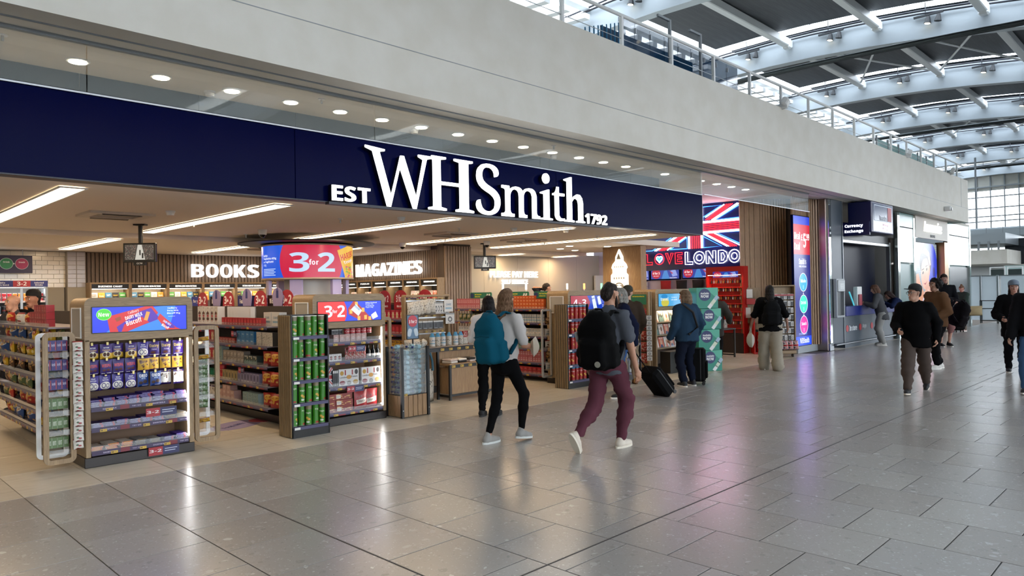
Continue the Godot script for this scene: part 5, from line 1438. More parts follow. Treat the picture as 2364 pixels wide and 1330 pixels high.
func bays_two() -> void:
	rng.seed = 300
	# ---- bin of water bottles
	var E := Vector3(5.865, 0, -7.82)
	var t := thing("bottle_bin", "clear sided bin of water bottles with striped oak slat base", "display bin", E)
	for sx in [-1, 1]:
		for sz in [-1, 1]:
			part(t, "corner_post", rbx(0.04, 0.93, 0.04, 0.003), M.black, Vector3(sx * 0.215, 0.465, sz * 0.165))
			part(t, "bolt", cyl(0.006, 0.004, 8), M.steel, Vector3(sx * 0.215, 0.1, sz * 0.187), Vector3(PI / 2, 0, 0))
	for i in 5:
		for sz in [-1, 1]:
			part(t, "slat", rbx(0.07, 0.28, 0.014, 0.002), M.panel_wood, Vector3(-0.16 + i * 0.078, 0.15, sz * 0.165))
	for i in 4:
		for sx in [-1, 1]:
			part(t, "slat", rbx(0.014, 0.28, 0.066, 0.002), M.panel_wood, Vector3(sx * 0.215, 0.15, -0.11 + i * 0.073))
	part(t, "base", bx(0.4, 0.02, 0.3), M.black, Vector3(0, 0.28, 0))
	for sz in [-1, 1]:
		part(t, "clear_side", bx(0.39, 0.6, 0.005), M.acrylic, Vector3(0, 0.6, sz * 0.165))
	for sx in [-1, 1]:
		part(t, "clear_side", bx(0.005, 0.6, 0.29), M.acrylic, Vector3(sx * 0.215, 0.6, 0))
	part(t, "price_ticket", pbox(0.06, 0.026, 0.003, "ticket"), M.print, Vector3(-0.16, 0.29, 0.17))
	var pet := mat("clear_plastic", Color(0.72, 0.84, 0.87, 0.22), 0.08)
	pet.transparency = BaseMaterial3D.TRANSPARENCY_ALPHA
	for r in 10:
		for k in 4:
			for s in 2:
				if r == 9 and rng.randf() < 0.35:
					continue
				var o := thing("water_bottle", "clear water bottle with blue cap lying in the slatted bin", "water bottle", E + Vector3(0.005 + s * 0.19 - 0.0, 0.325 + r * 0.066, -0.105 + k * 0.068 + (0.012 if r % 2 else 0.0)), 0.0, "water bottles in the bin")
				part(o, "bottle", bottle_mesh(), pet, Vector3.ZERO, Vector3(0, 0, PI / 2))
				part(o, "cap", cyl(0.015, 0.018, 10), mat("cap_blue", c(0x1E2A6E), 0.4), Vector3(-0.197 + 0.01, 0, 0), Vector3(0, 0, PI / 2))
				part(o, "label", lathe([Vector2(0.0325, 0.072), Vector2(0.0325, 0.12)], 10), mat("water_label", c(0x8FB0BC), 0.4), Vector3.ZERO, Vector3(0, 0, PI / 2))
	# ---- poster on a stem in front of the baby goods
	t = thing("offer_poster", "framed blue poster with red three for two circle and neck pillows", "poster", Vector3(6.42, 0, -8.42))
	part(t, "frame", ring(0.22, 0.36, 0.012, 0.014, 0.006), M.black, Vector3(0, 1.15, 0))
	part(t, "sheet", bx(0.2, 0.34, 0.006), pm(0x5A7A98), Vector3(0, 1.15, 0))
	part(t, "red_circle", cyl(0.085, 0.003, 24), pm(0xB83A4A), Vector3(0, 1.235, 0.005), Vector3(PI / 2, 0, 0))
	lettering(t, "lettering", "3 for 2", "bold", pm(0xF4EEEE), 0.14, 0.05, 0.002, Vector3(0, 1.23, 0.008))
	for s in [-1, 1]:
		part(t, "pillow_print", prism(rrect(0.07, 0.12, 0.03), 0.003), pm(0xB8C8D4), Vector3(s * 0.06, 1.07, 0.005), Vector3(0, 0, s * 0.3))
	part(t, "stem", cyl(0.012, 0.96, 8), M.black, Vector3(0, 0.49, 0))
	part(t, "foot", cyl(0.12, 0.015, 16), M.black, Vector3(0, 0.0075, 0))
	# ---- peg wall of spotted bags
	var N := Vector3(7.35, 0, -9.2)
	t = thing("peg_display", "oak framed peg wall with hanging spotted bags and metal rails", "display stand", N)
	part(t, "back_panel", bx(0.86, 1.45, 0.04), M.oak_up, Vector3(0, 0.83, -0.12))
	part(t, "top_rail", rbx(0.92, 0.04, 0.12, 0.01), M.oak_across, Vector3(0, 1.6, -0.06))
	part(t, "side_rail", rbx(0.035, 1.5, 0.1, 0.01), M.oak_up, Vector3(-0.45, 0.85, -0.07))
	part(t, "side_rail", rbx(0.035, 1.5, 0.1, 0.01), M.oak_up, Vector3(0.45, 0.85, -0.07))
	part(t, "foot_rail", bx(0.86, 0.1, 0.1), M.black, Vector3(0, 0.05, -0.1))
	for y in [1.52, 1.24, 0.98]:
		part(t, "peg_rail", bx(0.84, 0.02, 0.02), M.steel, Vector3(0, y, -0.08))
		for i in 5:
			part(t, "price_ticket", pbox(0.05, 0.022, 0.003, "ticket"), M.print, Vector3(-0.35 + i * 0.17, y + 0.02, -0.06))
	stock("spotted_bag", "cream bag with black spots hanging on the peg wall", "bag", "spotted bags on the peg wall", pouch(0.15, 0.24, 0.07, "dots"), N + Vector3(-0.36, 1.26, 0.03), Vector3(0.09, 0.012, 0.01), 5, -0.35, 0.02)
	stock("teether_card", "hanging grey card pack on the top peg row", "card pack", "card packs on the peg wall", pbox(0.07, 0.2, 0.012, "card"), N + Vector3(0.02, 1.3, 0.0), Vector3(0.06, 0, 0), 7, -0.5, 0.01)
	solo("bib_card", "large white card pack with black ring print at end of peg wall", "card pack", pbox(0.16, 0.18, 0.012, "card"), M.print, N + Vector3(0.38, 1.13, 0.08), Vector3(0, -0.25, 0))
	solo("bib_card", "grey topped card pack above the ring print pack on peg wall", "card pack", pbox(0.16, 0.2, 0.012, "toilet_white"), M.print, N + Vector3(0.37, 1.33, 0.06), Vector3(0, -0.25, 0))
	stock("blister_pack", "dark blister pack on the second peg row", "card pack", "blister packs on the second peg row", pbox(0.09, 0.13, 0.03, "card_dark"), N + Vector3(-0.2, 1.06, 0.0), Vector3(0.11, 0, 0), 5, -0.2, 0.006)
	# ---- two step oak table
	var T := Vector3(7.55, 0, -8.7)
	t = thing("display_table", "two step oak table with black metal frame and boarded front", "table", T)
	part(t, "upper_top", rbx(1.5, 0.03, 0.5, 0.004), mat("table_top", c(0x6E6258), 0.25), Vector3(-0.2, 0.8, -0.12))
	part(t, "upper_edge", bx(1.5, 0.06, 0.02), M.black, Vector3(-0.2, 0.765, 0.12))
	part(t, "lower_top", rbx(1.05, 0.03, 0.3, 0.004), M.panel_wood, Vector3(0.03, 0.54, 0.2))
	part(t, "lower_edge", bx(1.05, 0.05, 0.02), M.black, Vector3(0.03, 0.515, 0.345))
	part(t, "back_board", bx(1.0, 0.24, 0.02), M.panel_wood, Vector3(0.03, 0.67, 0.06))
	part(t, "front_board", bx(0.99, 0.4, 0.02), M.panel_wood, Vector3(0.04, 0.29, 0.32))
	part(t, "side_board", bx(0.02, 0.4, 0.24), M.panel_wood, Vector3(-0.46, 0.29, 0.2))
	part(t, "rear_side_board", bx(0.02, 0.7, 0.4), M.panel_wood, Vector3(-0.62, 0.42, -0.12))
	for q in [[-0.48, 0.34, 0.53], [0.54, 0.34, 0.53], [-0.52, 0.1, 0.78], [0.54, 0.1, 0.78], [-0.9, -0.34, 0.78], [0.54, -0.34, 0.78]]:
		part(t, "leg", bx(0.035, q[2], 0.035), M.black, Vector3(q[0], q[2] / 2, q[1]))
	part(t, "foot_bar", bx(1.05, 0.03, 0.03), M.black, Vector3(0.03, 0.075, 0.34))
	part(t, "foot_bar", bx(0.03, 0.03, 0.26), M.black, Vector3(-0.48, 0.06, 0.21))
	for i in 6:
		part(t, "price_ticket", pbox(0.07, 0.035, 0.003, "ticket"), M.print, Vector3(-0.45 + i * 0.17, 0.747, 0.133))
		part(t, "price_ticket", pbox(0.07, 0.035, 0.003, "ticket"), M.print, Vector3(-0.42 + i * 0.17, 0.497, 0.357))
	for i in 9:
		solo("folded_cloth", "folded black and white printed cloth on the lower table step", "folded cloth", rbx(0.16, 0.03, 0.2, 0.01), pm([0xD8D2C8, 0x2A2624, 0xC9B8AE][i % 3], 0.9), Vector3(T.x - 0.36 + (i % 5) * 0.19, 0.556 + (0.032 if i > 4 else 0.0) + 0.015, T.z + 0.2), Vector3(0, rng.randf_range(-0.2, 0.2), 0), "folded cloths on the table")
	for i in 6:
		var o := thing("baby_bottle", "clear %s bottle with blue lid on the upper table step" % ("spotted" if i % 2 else "plain"), "bottle", Vector3(T.x - 0.5 + i * 0.115, 0.816, T.z - 0.05 + rng.randf_range(-0.02, 0.02)), 0.0, "bottles on the table")
		part(o, "body", cylprint(0.045, 0.14, "dots" if i % 2 else "toilet_white", 14), M.print)
		part(o, "lid", lathe([Vector2(0, 0.14), Vector2(0.045, 0.14), Vector2(0.03, 0.17), Vector2(0.02, 0.2), Vector2(0, 0.2)], 14), pm(0x3A7FA8))
	for i in 3:
		solo("spotted_cloth", "crumpled spotted cloth on the upper table step", "cloth", pouch(0.2, 0.12, 0.14, "dots"), M.print, Vector3(T.x - 0.92 + i * 0.13, 0.815, T.z - 0.08), Vector3(0, 0.4 * i, 0), "spotted cloths on the table")
	for i in 5:
		solo("mug_box", "%s patterned mug box on the upper table step" % ["cream", "red"][i % 2], "gift box", pbox(0.09, 0.1, 0.09, ["dots", "gift_red"][i % 2]), M.print, Vector3(T.x + 0.2 + (i % 3) * 0.1, 0.816 + (0.101 if i > 2 else 0.0), T.z - 0.1), Vector3.ZERO, "mug boxes on the table")
	t = thing("tote_bag", "cream printed tote bag with blue handles leaning on the table end", "tote bag", Vector3(6.78, 0, -8.5))
	part(t, "bag", pouch(0.3, 0.5, 0.1, "dots"), M.print, Vector3(0, 0.0, 0), Vector3(0, 0.5, 0))
	part(t, "handle", tube([Vector3(-0.07, 0.47, 0.0), Vector3(-0.06, 0.62, 0.02), Vector3(-0.03, 0.74, 0.03)], 0.018, 6), pm(0x2F5A6E, 0.8))
	part(t, "handle", tube([Vector3(0.07, 0.47, 0.0), Vector3(0.06, 0.62, 0.0), Vector3(0.02, 0.74, 0.0)], 0.018, 6), pm(0x2F5A6E, 0.8))
	# ---- toiletries run
	var G := gondola("dark shelving run of toiletries with small yellow tickets", Vector3(9.6, 0, -9.9), 2.5, [1.32, 1.07, 0.82, 0.59, 0.34, 0.13], 1.52, "rail", 9)
	for l in 4:
		gs(G, "sun_cream_carton", "orange sun cream carton stacked on the top shelf of toiletries", "carton", "orange cartons", pbox(0.075, 0.06, 0.06, "toilet_orange"), 0.28, 1.322 + l * 0.061, -0.06, 0.077, 12 if l < 3 else 9, 0.002)
	for l in 2:
		gs(G, "white_carton", "white and blue carton on the top shelf of toiletries", "carton", "white cartons on toiletries run", pbox(0.06, 0.1, 0.06, "toilet_white"), -0.5, 1.322 + l * 0.101, -0.06, 0.062, 12, 0.002)
		gs(G, "pink_carton", "pink and red carton on the top shelf of toiletries", "carton", "pink cartons", pbox(0.06, 0.1, 0.06, "toilet_pink"), -1.2, 1.322 + l * 0.101, -0.06, 0.062, 11, 0.002)
	gs(G, "lotion_bottle", "small clear lotion bottle on the second shelf of toiletries", "bottle", "lotion bottles", cylprint(0.028, 0.15, "toilet_white", 10), 0.32, 1.072, -0.06, 0.062, 14, 0.003)
	gs(G, "lotion_bottle", "small green lotion bottle on the second shelf of toiletries", "bottle", "green lotion bottles", cylprint(0.028, 0.14, "toilet_green", 10), -0.3, 1.072, -0.06, 0.062, 10, 0.003)
	gs(G, "snack_pouch", "green and orange pouch on the second shelf of toiletries", "snack pouch", "pouches on toiletries run", pouch(0.12, 0.15, 0.05, "crisp_green"), -1.15, 1.072, -0.06, 0.13, 6, 0.006)
	for q in [[0.82, "toilet_white", "white", 0.05, 0.07], [0.59, "toilet_green", "green", 0.07, 0.06], [0.34, "toilet_pink", "pink", 0.04, 0.11], [0.13, "redtin", "red", 0.09, 0.06]]:
		for k in 3:
			var nm: String = q[1] if k != 1 else {"toilet_white": "toilet_orange", "toilet_green": "bluebox", "toilet_pink": "toilet_white", "redtin": "beigebox"}[q[1]]
			var word := {"toilet_white": "white", "toilet_orange": "orange", "toilet_green": "green", "bluebox": "blue", "toilet_pink": "pink", "redtin": "red", "beigebox": "brown"}
			for l in 2:
				gs(G, "toiletry_carton", "small %s carton on the %s shelf of toiletries" % [word[nm], {0.82: "third", 0.59: "fourth", 0.34: "fifth", 0.13: "bottom"}[q[0]]], "carton", "cartons on lower toiletries shelves", pbox(q[3] + 0.02, q[4], 0.08, nm), -1.15 + k * 0.8, q[0] + 0.002 + l * (q[4] + 0.001), -0.07, q[3] + 0.024, int(0.75 / (q[3] + 0.024)), 0.003)
	for q in [[-10.75, "a"], [-9.72, "b"], [-8.95, "c"]]:
		t = thing("green_topper", "green topper board with yellow lettering and card pictures above toiletries", "sign", Vector3(9.95, 0, q[0]), -PI / 2, "green topper boards")
		part(t, "board", prism(rrect(0.64, 0.13, 0.03), 0.012), pm(0x1E6A50), Vector3(0, 1.58, 0))
		lettering(t, "lettering", "Don't leave home", "bold", pm(0xC9C23A), 0.2, 0.03, 0.002, Vector3(-0.08, 1.605, 0.007))
		lettering(t, "lettering", "without data", "bold", pm(0xC9C23A), 0.16, 0.03, 0.002, Vector3(-0.1, 1.56, 0.007))
		part(t, "badge", cyl(0.05, 0.003, 20), pm(0x1A2A5A), Vector3(-0.26, 1.58, 0.007), Vector3(PI / 2, 0, 0))
		for i in 2:
			part(t, "card_print", bx(0.035, 0.07, 0.003), pm(0xD8DCD8), Vector3(0.19 + i * 0.06, 1.58, 0.008), Vector3(0, 0, -0.5))
	t = thing("side_rack", "grey metal loop rack at the near end of toiletries", "rack", Vector3(9.45, 0, -8.5), 0.0)
	part(t, "loop_frame", ring(0.26, 1.2, 0.03, 0.03, 0.04), mat("rack_grey", c(0xA9ABAC), 0.4), Vector3(-0.02, 0.72, 0))
	for i in 5:
		part(t, "tray", bx(0.2, 0.006, 0.16), M.acrylic, Vector3(0, 0.25 + i * 0.2, 0))
	for i in 5:
		solo("travel_pack", "small travel pack on a tray of the grey loop rack", "packet", pouch(0.12, 0.12, 0.05, ["toilet_white", "crisp_brown", "dried"][i % 3]), M.print, Vector3(9.45, 0.255 + i * 0.2, -8.5), Vector3.ZERO, "packs in the grey loop rack")
	# ---- red tube stand and toiletries bay
	tube_stand("ribbed oak stand holding red snack tubes on five shelves", Vector3(9.42, 0, -7.76), 0.56, ["tube_red"], "red snack tube with white lid", "red snack tubes")
	endbay("oak display bay with red and blue four for three screen behind red tubes", Vector3(10.16, 0, -8.1), 1.2, M.screen_boots, [1.0, 0.75, 0.5, 0.2], "rail", false)
	for r in 4:
		stock("toiletry_bottle", "white toiletry bottle on a shelf behind the man with the backpack", "bottle", "bottles on the four for three bay", cylprint(0.03, 0.16, ["toilet_white", "toilet_pink", "toilet_green", "can_blue"][r], 10), Vector3(9.65, [1.002, 0.752, 0.502, 0.202][r], -8.22), Vector3(0.075, 0, 0), 13, 0.0, 0.004)
	tube_stand("dark stand holding silver snack tubes beside the red tube stand", Vector3(10.88, 0, -7.7), 0.56, ["tube_silver"], "silver snack tube with white lid", "silver snack tubes")
	# ---- travel bay
	var I := Vector3(12.75, 0, -7.92)
	endbay("oak display bay of magazines under a pale blue travel screen", I, 1.5, M.screen_travel, [], "rail", false, 1.3)
	t = thing("magazine_rack", "lit oak magazine shelves inside the travel bay", "rack", I + Vector3(0, 0, -0.03))
	for y in [0.99, 0.73, 0.47]:
		part(t, "shelf", bx(1.38, 0.02, 0.3), M.oak_across, Vector3(0, y - 0.011, -0.17))
		part(t, "lip", bx(1.38, 0.03, 0.006), M.acrylic, Vector3(0, y + 0.01, -0.02))
	area(t, "shelf_light", 1.2, 0.06, 0.5, Color(1, 0.86, 0.68), Vector3(0, 1.2, -0.05), Vector3(-PI / 2 + 0.35, 0, 0))
	part(t, "light_strip", bx(1.3, 0.012, 0.02), glow(0xFFE2B8, 4.0), Vector3(0, 1.205, -0.04))
	var mg := ["mag_a", "mag_c", "mag_b", "mag_d"]
	for r in 3:
		for k in 7:
			solo("magazine", "magazine leaning on the %s shelf of the travel bay" % ["top", "middle", "lowest"][r], "magazine", pbox(0.17, 0.21, 0.012, ["mag_c", "mag_b", "mag_d"][r] if k % 2 else mg[(k + r) % 4]), M.print, I + Vector3(-0.58 + k * 0.192, [0.99, 0.73, 0.47][r] + 0.002, -0.1), Vector3(-0.22, 0, 0), "magazines in the travel bay")
	t = thing("base_cabinet", "black cabinet at the foot of the travel bay", "cabinet", Vector3(12.45, 0, -7.75))
	part(t, "body", rbx(0.8, 0.42, 0.24, 0.006), M.black, Vector3(0, 0.21, 0))
	part(t, "door_line", bx(0.006, 0.4, 0.004), M.grey_metal, Vector3(0.15, 0.21, 0.122))
	t = thing("gift_bag_rack", "oak rack of red patterned gift bags at the end of travel bay", "rack", Vector3(11.93, 0, -8.2), -PI / 2)
	part(t, "back_panel", bx(0.46, 1.5, 0.02), M.oak_up, Vector3(0, 0.85, 0.0))
	part(t, "post", rbx(0.05, 1.5, 0.06, 0.006), M.oak_up, Vector3(0.2, 0.85, 0.06))
	part(t, "post", rbx(0.05, 1.5, 0.06, 0.006), M.oak_up, Vector3(-0.2, 0.85, 0.06))
	part(t, "header_board", bx(0.36, 0.2, 0.01), pm(0x1E6A50), Vector3(0, 1.45, 0.1))
	lettering(t, "lettering", "Don't leave home without data", "bold", pm(0xC9C23A), 0.28, 0.03, 0.002, Vector3(0, 1.51, 0.106))
	for r in 5:
		for k in 2:
			var o := solo("gift_bag", "red gift bag with white pattern on the oak end rack", "gift bag", pouch(0.17, 0.19, 0.05, "gift_red"), M.print, Vector3(11.84, 0.2 + r * 0.22, -8.29 + k * 0.18), Vector3(0, -PI / 2, 0), "red gift bags")
	for r in 9:
		solo("card_pack", "white card pack stacked down the post of the gift bag rack", "card pack", pbox(0.1, 0.09, 0.01, "card"), M.print, Vector3(11.84, 0.25 + r * 0.1, -7.97), Vector3(0, -0.9, 0), "white card packs")
	# ---- stack of green phone-data boxes
	for i in 4:
		var o := thing("display_carton", "green carton with navy circle and phone card pictures, %s of the stack" % ["lowest", "second", "third", "topmost"][i], "display carton", Vector3(12.98 + [0.06, 0.0, 0.05, -0.02][i], i * 0.416, -7.42), -0.62 + [0.12, -0.02, 0.1, -0.08][i])
		part(o, "carton", rbx(0.44, 0.412, 0.44, 0.004), pm(0x1E8270), Vector3(0, 0.206, 0))
		for f in 2:
			var B := Basis.from_euler(Vector3(0, [0.0, PI / 2][f], 0))
			var face := Node3D.new()
			face.name = "printed_face"
			o.add_child(face, true)
			face.transform = Transform3D(B, B * Vector3(0, 0, 0.2215))
			var fp := part(face, "pale_triangle", prism(PackedVector2Array([Vector2(-0.05, 0.41), Vector2(0.22, 0.41), Vector2(0.22, 0.18)]), 0.001), pm(0x4FA890))
			if f == 0:
				part(fp, "navy_circle", cyl(0.12, 0.002, 28), pm(0x16245A), Vector3(-0.05, 0.27, 0.001), Vector3(PI / 2, 0, 0))
				lettering(fp, "lettering", "Available", "bold", pm(0xF0F2F2), 0.17, 0.04, 0.001, Vector3(-0.05, 0.3, 0.003))
				lettering(fp, "lettering", "NOW", "bold", pm(0xF0F2F2), 0.16, 0.055, 0.001, Vector3(-0.05, 0.24, 0.003))
				for k in 3:
					part(fp, "card_print", bx(0.07, 0.11, 0.001), pm([0xD8DCDC, 0xC9D4C0, 0x9AB4C4][k]), Vector3(0.06 + k * 0.06, 0.05 + k * 0.075, 0.002), Vector3(0, 0, -0.7))
			else:
				for k in 4:
					lettering(fp, "lettering", ["Get connected", "instantly", "with an eSIM", "Scan to buy"][k], "bold", pm([0xD8D43A, 0xD8D43A, 0xD8D43A, 0xDDE8E4][k]), 0.2 - 0.02 * k, 0.03, 0.001, Vector3(-0.06, 0.35 - k * 0.06, 0.001))
	# ---- round gondola under the drum screen
	var dc := Vector3(6.67, 0, -11.83)
	t = thing("drum_screen", "round hanging screen showing a pink three for two offer with sweets", "screen", Vector3(dc.x, 1.95, dc.z))
	var st := begin()
	st.set_smooth_group(1)
	for i in 48:
		var a0 := TAU * i / 48
		var a1 := TAU * (i + 1) / 48
		var q := [[Vector3(-sin(a0) * 0.8, 0, -cos(a0) * 0.8), Vector2(i / 48.0, 1)], [Vector3(-sin(a1) * 0.8, 0, -cos(a1) * 0.8), Vector2((i + 1) / 48.0, 1)], [Vector3(-sin(a1) * 0.8, 0.57, -cos(a1) * 0.8), Vector2((i + 1) / 48.0, 0)], [Vector3(-sin(a0) * 0.8, 0.57, -cos(a0) * 0.8), Vector2(i / 48.0, 0)]]
		for v in [q[0], q[2], q[1], q[0], q[3], q[2]]:
			st.set_uv(v[1])
			st.add_vertex(v[0])
	st.generate_normals()
	part(t, "picture_band", st.commit(), M.screen_drum, Vector3.ZERO, Vector3(0, -0.546 - PI / 2, 0))
	for y in [-0.01, 0.575]:
		part(t, "rim", lathe([Vector2(0, -0.012), Vector2(0.81, -0.012), Vector2(0.81, 0.012), Vector2(0, 0.012)], 48), mat("rim_oak", c(0xC9B498), 0.5), Vector3(0, y, 0))
	part(t, "ceiling_ring", lathe([Vector2(0, -0.02), Vector2(1.2, -0.02), Vector2(1.2, 0.0), Vector2(0, 0.0)], 48), mat("ring_dark", c(0x2E2A2C), 0.5), Vector3(0, 0.632, 0))
	part(t, "stem", cyl(0.04, 0.12, 10), M.black, Vector3(0, 0.61, 0))
	t = thing("round_shelf_unit", "round white shelf unit with lilac posts under the drum screen", "shelving", dc)
	part(t, "core", lathe([Vector2(0, 0), Vector2(0.42, 0), Vector2(0.42, 1.93), Vector2(0, 1.93)], 24), pm(0xC9C6C0))
	for y in [0.4, 0.75, 1.1, 1.45]:
		part(t, "shelf", lathe([Vector2(0, -0.012), Vector2(0.66, -0.012), Vector2(0.66, 0.012), Vector2(0, 0.012)], 32), pm(0xB4B0AC), Vector3(0, y, 0))
	part(t, "plinth", cyl(0.62, 0.1, 24), M.black, Vector3(0, 0.05, 0))
	for k in 6:
		var a := -0.806 + PI + k * TAU / 6
		var dir := Vector3(sin(a), 0, cos(a))
		var p := part(t, "post", rbx(0.22, 1.9, 0.06, 0.005), pm(0xBDB2DC), dir * 0.69 + Vector3(0, 0.97, 0), Vector3(0, a, 0))
		part(p, "blue_swoop", bx(0.22, 0.5, 0.004), pm(0x4A62C8), Vector3(0, 0.32, 0.032))
		part(p, "lilac_panel", prism(rrect(0.15, 0.16, 0.07), 0.004), pm(0xCFC6E8), Vector3(0, 0.62, 0.035))
		part(p, "bag_icon", bx(0.06, 0.08, 0.003), pm(0x2A4AA8), Vector3(0, 0.6, 0.039))
	for k in 16:
		var a := TAU * k / 16 + 0.1
		solo("sweet_bag", "colourful sweet bag on the round shelf unit", "sweet bag", pouch(0.2, 0.17, 0.09, ["haribo", "crisp_brown", "crisp_blue"][k % 3]), M.print, dc + Vector3(sin(a) * 0.54, 1.463, cos(a) * 0.54), Vector3(0, a, 0), "sweet bags on the round shelf unit")
	# ---- offer toppers nearer the magazines
	for q in [[7.75, -10.5], [7.75, -9.8], [7.75, -11.0]]:
		var o := thing("offer_topper", "red round topped offer sign rising behind the biscuit bay", "sign", Vector3(q[0], 0, q[1]), -PI / 2, "red round topped offer signs")
		var pv := PackedVector2Array()
		for i in 15:
			var a := PI * i / 14
			pv.append(Vector2(0.2 * cos(a), 1.54 + 0.17 * sin(a)))
		pv.append(Vector2(-0.2, 1.36)); pv.append(Vector2(0.2, 1.36))
		part(o, "board", prism(pv, 0.008), pm(0xA8242C))
		lettering(o, "lettering", "3 for 2", "bold", pm(0xF4EEEE), 0.26, 0.13, 0.002, Vector3(0, 1.56, 0.005))
		lettering(o, "lettering", "Mix & Match", "bold", pm(0xF4EEEE), 0.22, 0.04, 0.002, Vector3(0, 1.42, 0.005))
	var W := gondola("dark shelving run of sweets between the biscuit bay and the peg wall", Vector3(7.3, 0, -10.4), 1.6, [1.2, 0.95, 0.7, 0.45, 0.2], 1.45, "rail", 5)
	for r in 5:
		gs(W, "sweet_carton", "red and gold sweet carton on the %s shelf behind biscuit bay" % ["top", "second", "third", "fourth", "bottom"][r], "carton", "red and gold sweet cartons", pbox(0.11, 0.16, 0.08, ["redbox", "redtin", "nuts", "crawford", "haribo"][r]), -0.72, [1.202, 0.952, 0.702, 0.452, 0.202][r], -0.07, 0.12, 13, 0.003)
	for q in [[7.5, -10.9, 0x23306E], [7.5, -9.9, 0x2A2E6A]]:
		var o := solo("topper_board", "navy topper board on the sweets run", "sign", bx(0.5, 0.12, 0.01), pm(q[2]), Vector3(q[0], 1.51, q[1]), Vector3(0, -PI / 2, 0), "navy topper boards on the sweets run")
	# hanging monitors
	for q in [[3.5, -10.82, 0.42, 0.0], [10.38, -11.08, 0.44, -0.35]]:
		t = thing("cctv_monitor", "black hanging security monitor on a ceiling pole %s" % ("near the book wall" if q[0] < 5 else "in front of the pay here wall"), "monitor", Vector3(q[0], 2.685, q[1]), -0.75 if q[0] < 5 else -0.55)
		part(t, "ceiling_plate", bx(0.16, 0.02, 0.1), M.black, Vector3(0, -0.012, 0))
		part(t, "pole", cyl(0.03, 0.3, 10), M.black, Vector3(0, -0.17, 0))
		part(t, "case", rbx(q[2] + 0.03, 0.27, 0.05, 0.006), M.black, Vector3(0, -0.405, 0.02))
		part(t, "picture", quad(q[2] - 0.02, 0.21), M.screen_cctv, Vector3(0, -0.4, 0.0462))
		part(t, "caption_plate", bx(0.17, 0.05, 0.02), M.black, Vector3(0, -0.56, 0.03))
		lettering(t, "lettering", "CCTV", "bold", pm(0xD8D8D8), 0.08, 0.022, 0.002, Vector3(0, -0.557, 0.042))
	# floor sticker
	t = thing("floor_sticker", "lilac and red oval offer sticker on the cream aisle floor", "floor sticker", Vector3(4.0, 0.0, -8.95), 0.5)
	part(t, "oval", lathe([Vector2(0, 0), Vector2(0.4, 0), Vector2(0.4, 0.002), Vector2(0, 0.002)], 32), pm(0x8C82A4), Vector3.ZERO, Vector3.ZERO, Vector3(1, 1, 0.6))
	part(t, "red_spot", lathe([Vector2(0, 0), Vector2(0.16, 0), Vector2(0.16, 0.003), Vector2(0, 0.003)], 24), pm(0x9E3A44), Vector3(0.38, 0, 0.1))
	lettering(t, "lettering", "Food Gifts", "bold", pm(0x3A3A6A), 0.4, 0.08, 0.001, Vector3(-0.05, 0.003, 0), Vector3(-PI / 2, 0, 0))

# ------------------------------------------------------------------ walls of the shop and what hangs on them
func slats(parent: Node3D, n: int, w: float, pitch: float, h: float, d: float, base: Vector3, dir: Vector3, m: Material) -> void:
	var yaw := atan2(-dir.z, dir.x)
	for i in n:
		part(parent, "slat", bx(w, h, d), m, base + dir * (i + 0.5) * pitch + Vector3(0, h / 2, 0), Vector3(0, yaw, 0))

func neon(parent: Node3D, col: StandardMaterial3D, pts: Array, r := 0.011) -> void:
	# pts are [z, y] on the plane x = 17.13
	var p := []
	for q in pts:
		p.append(Vector3(17.13, q[1], q[0]))
	part(parent, "neon_tube", tube(p, r, 6), col)

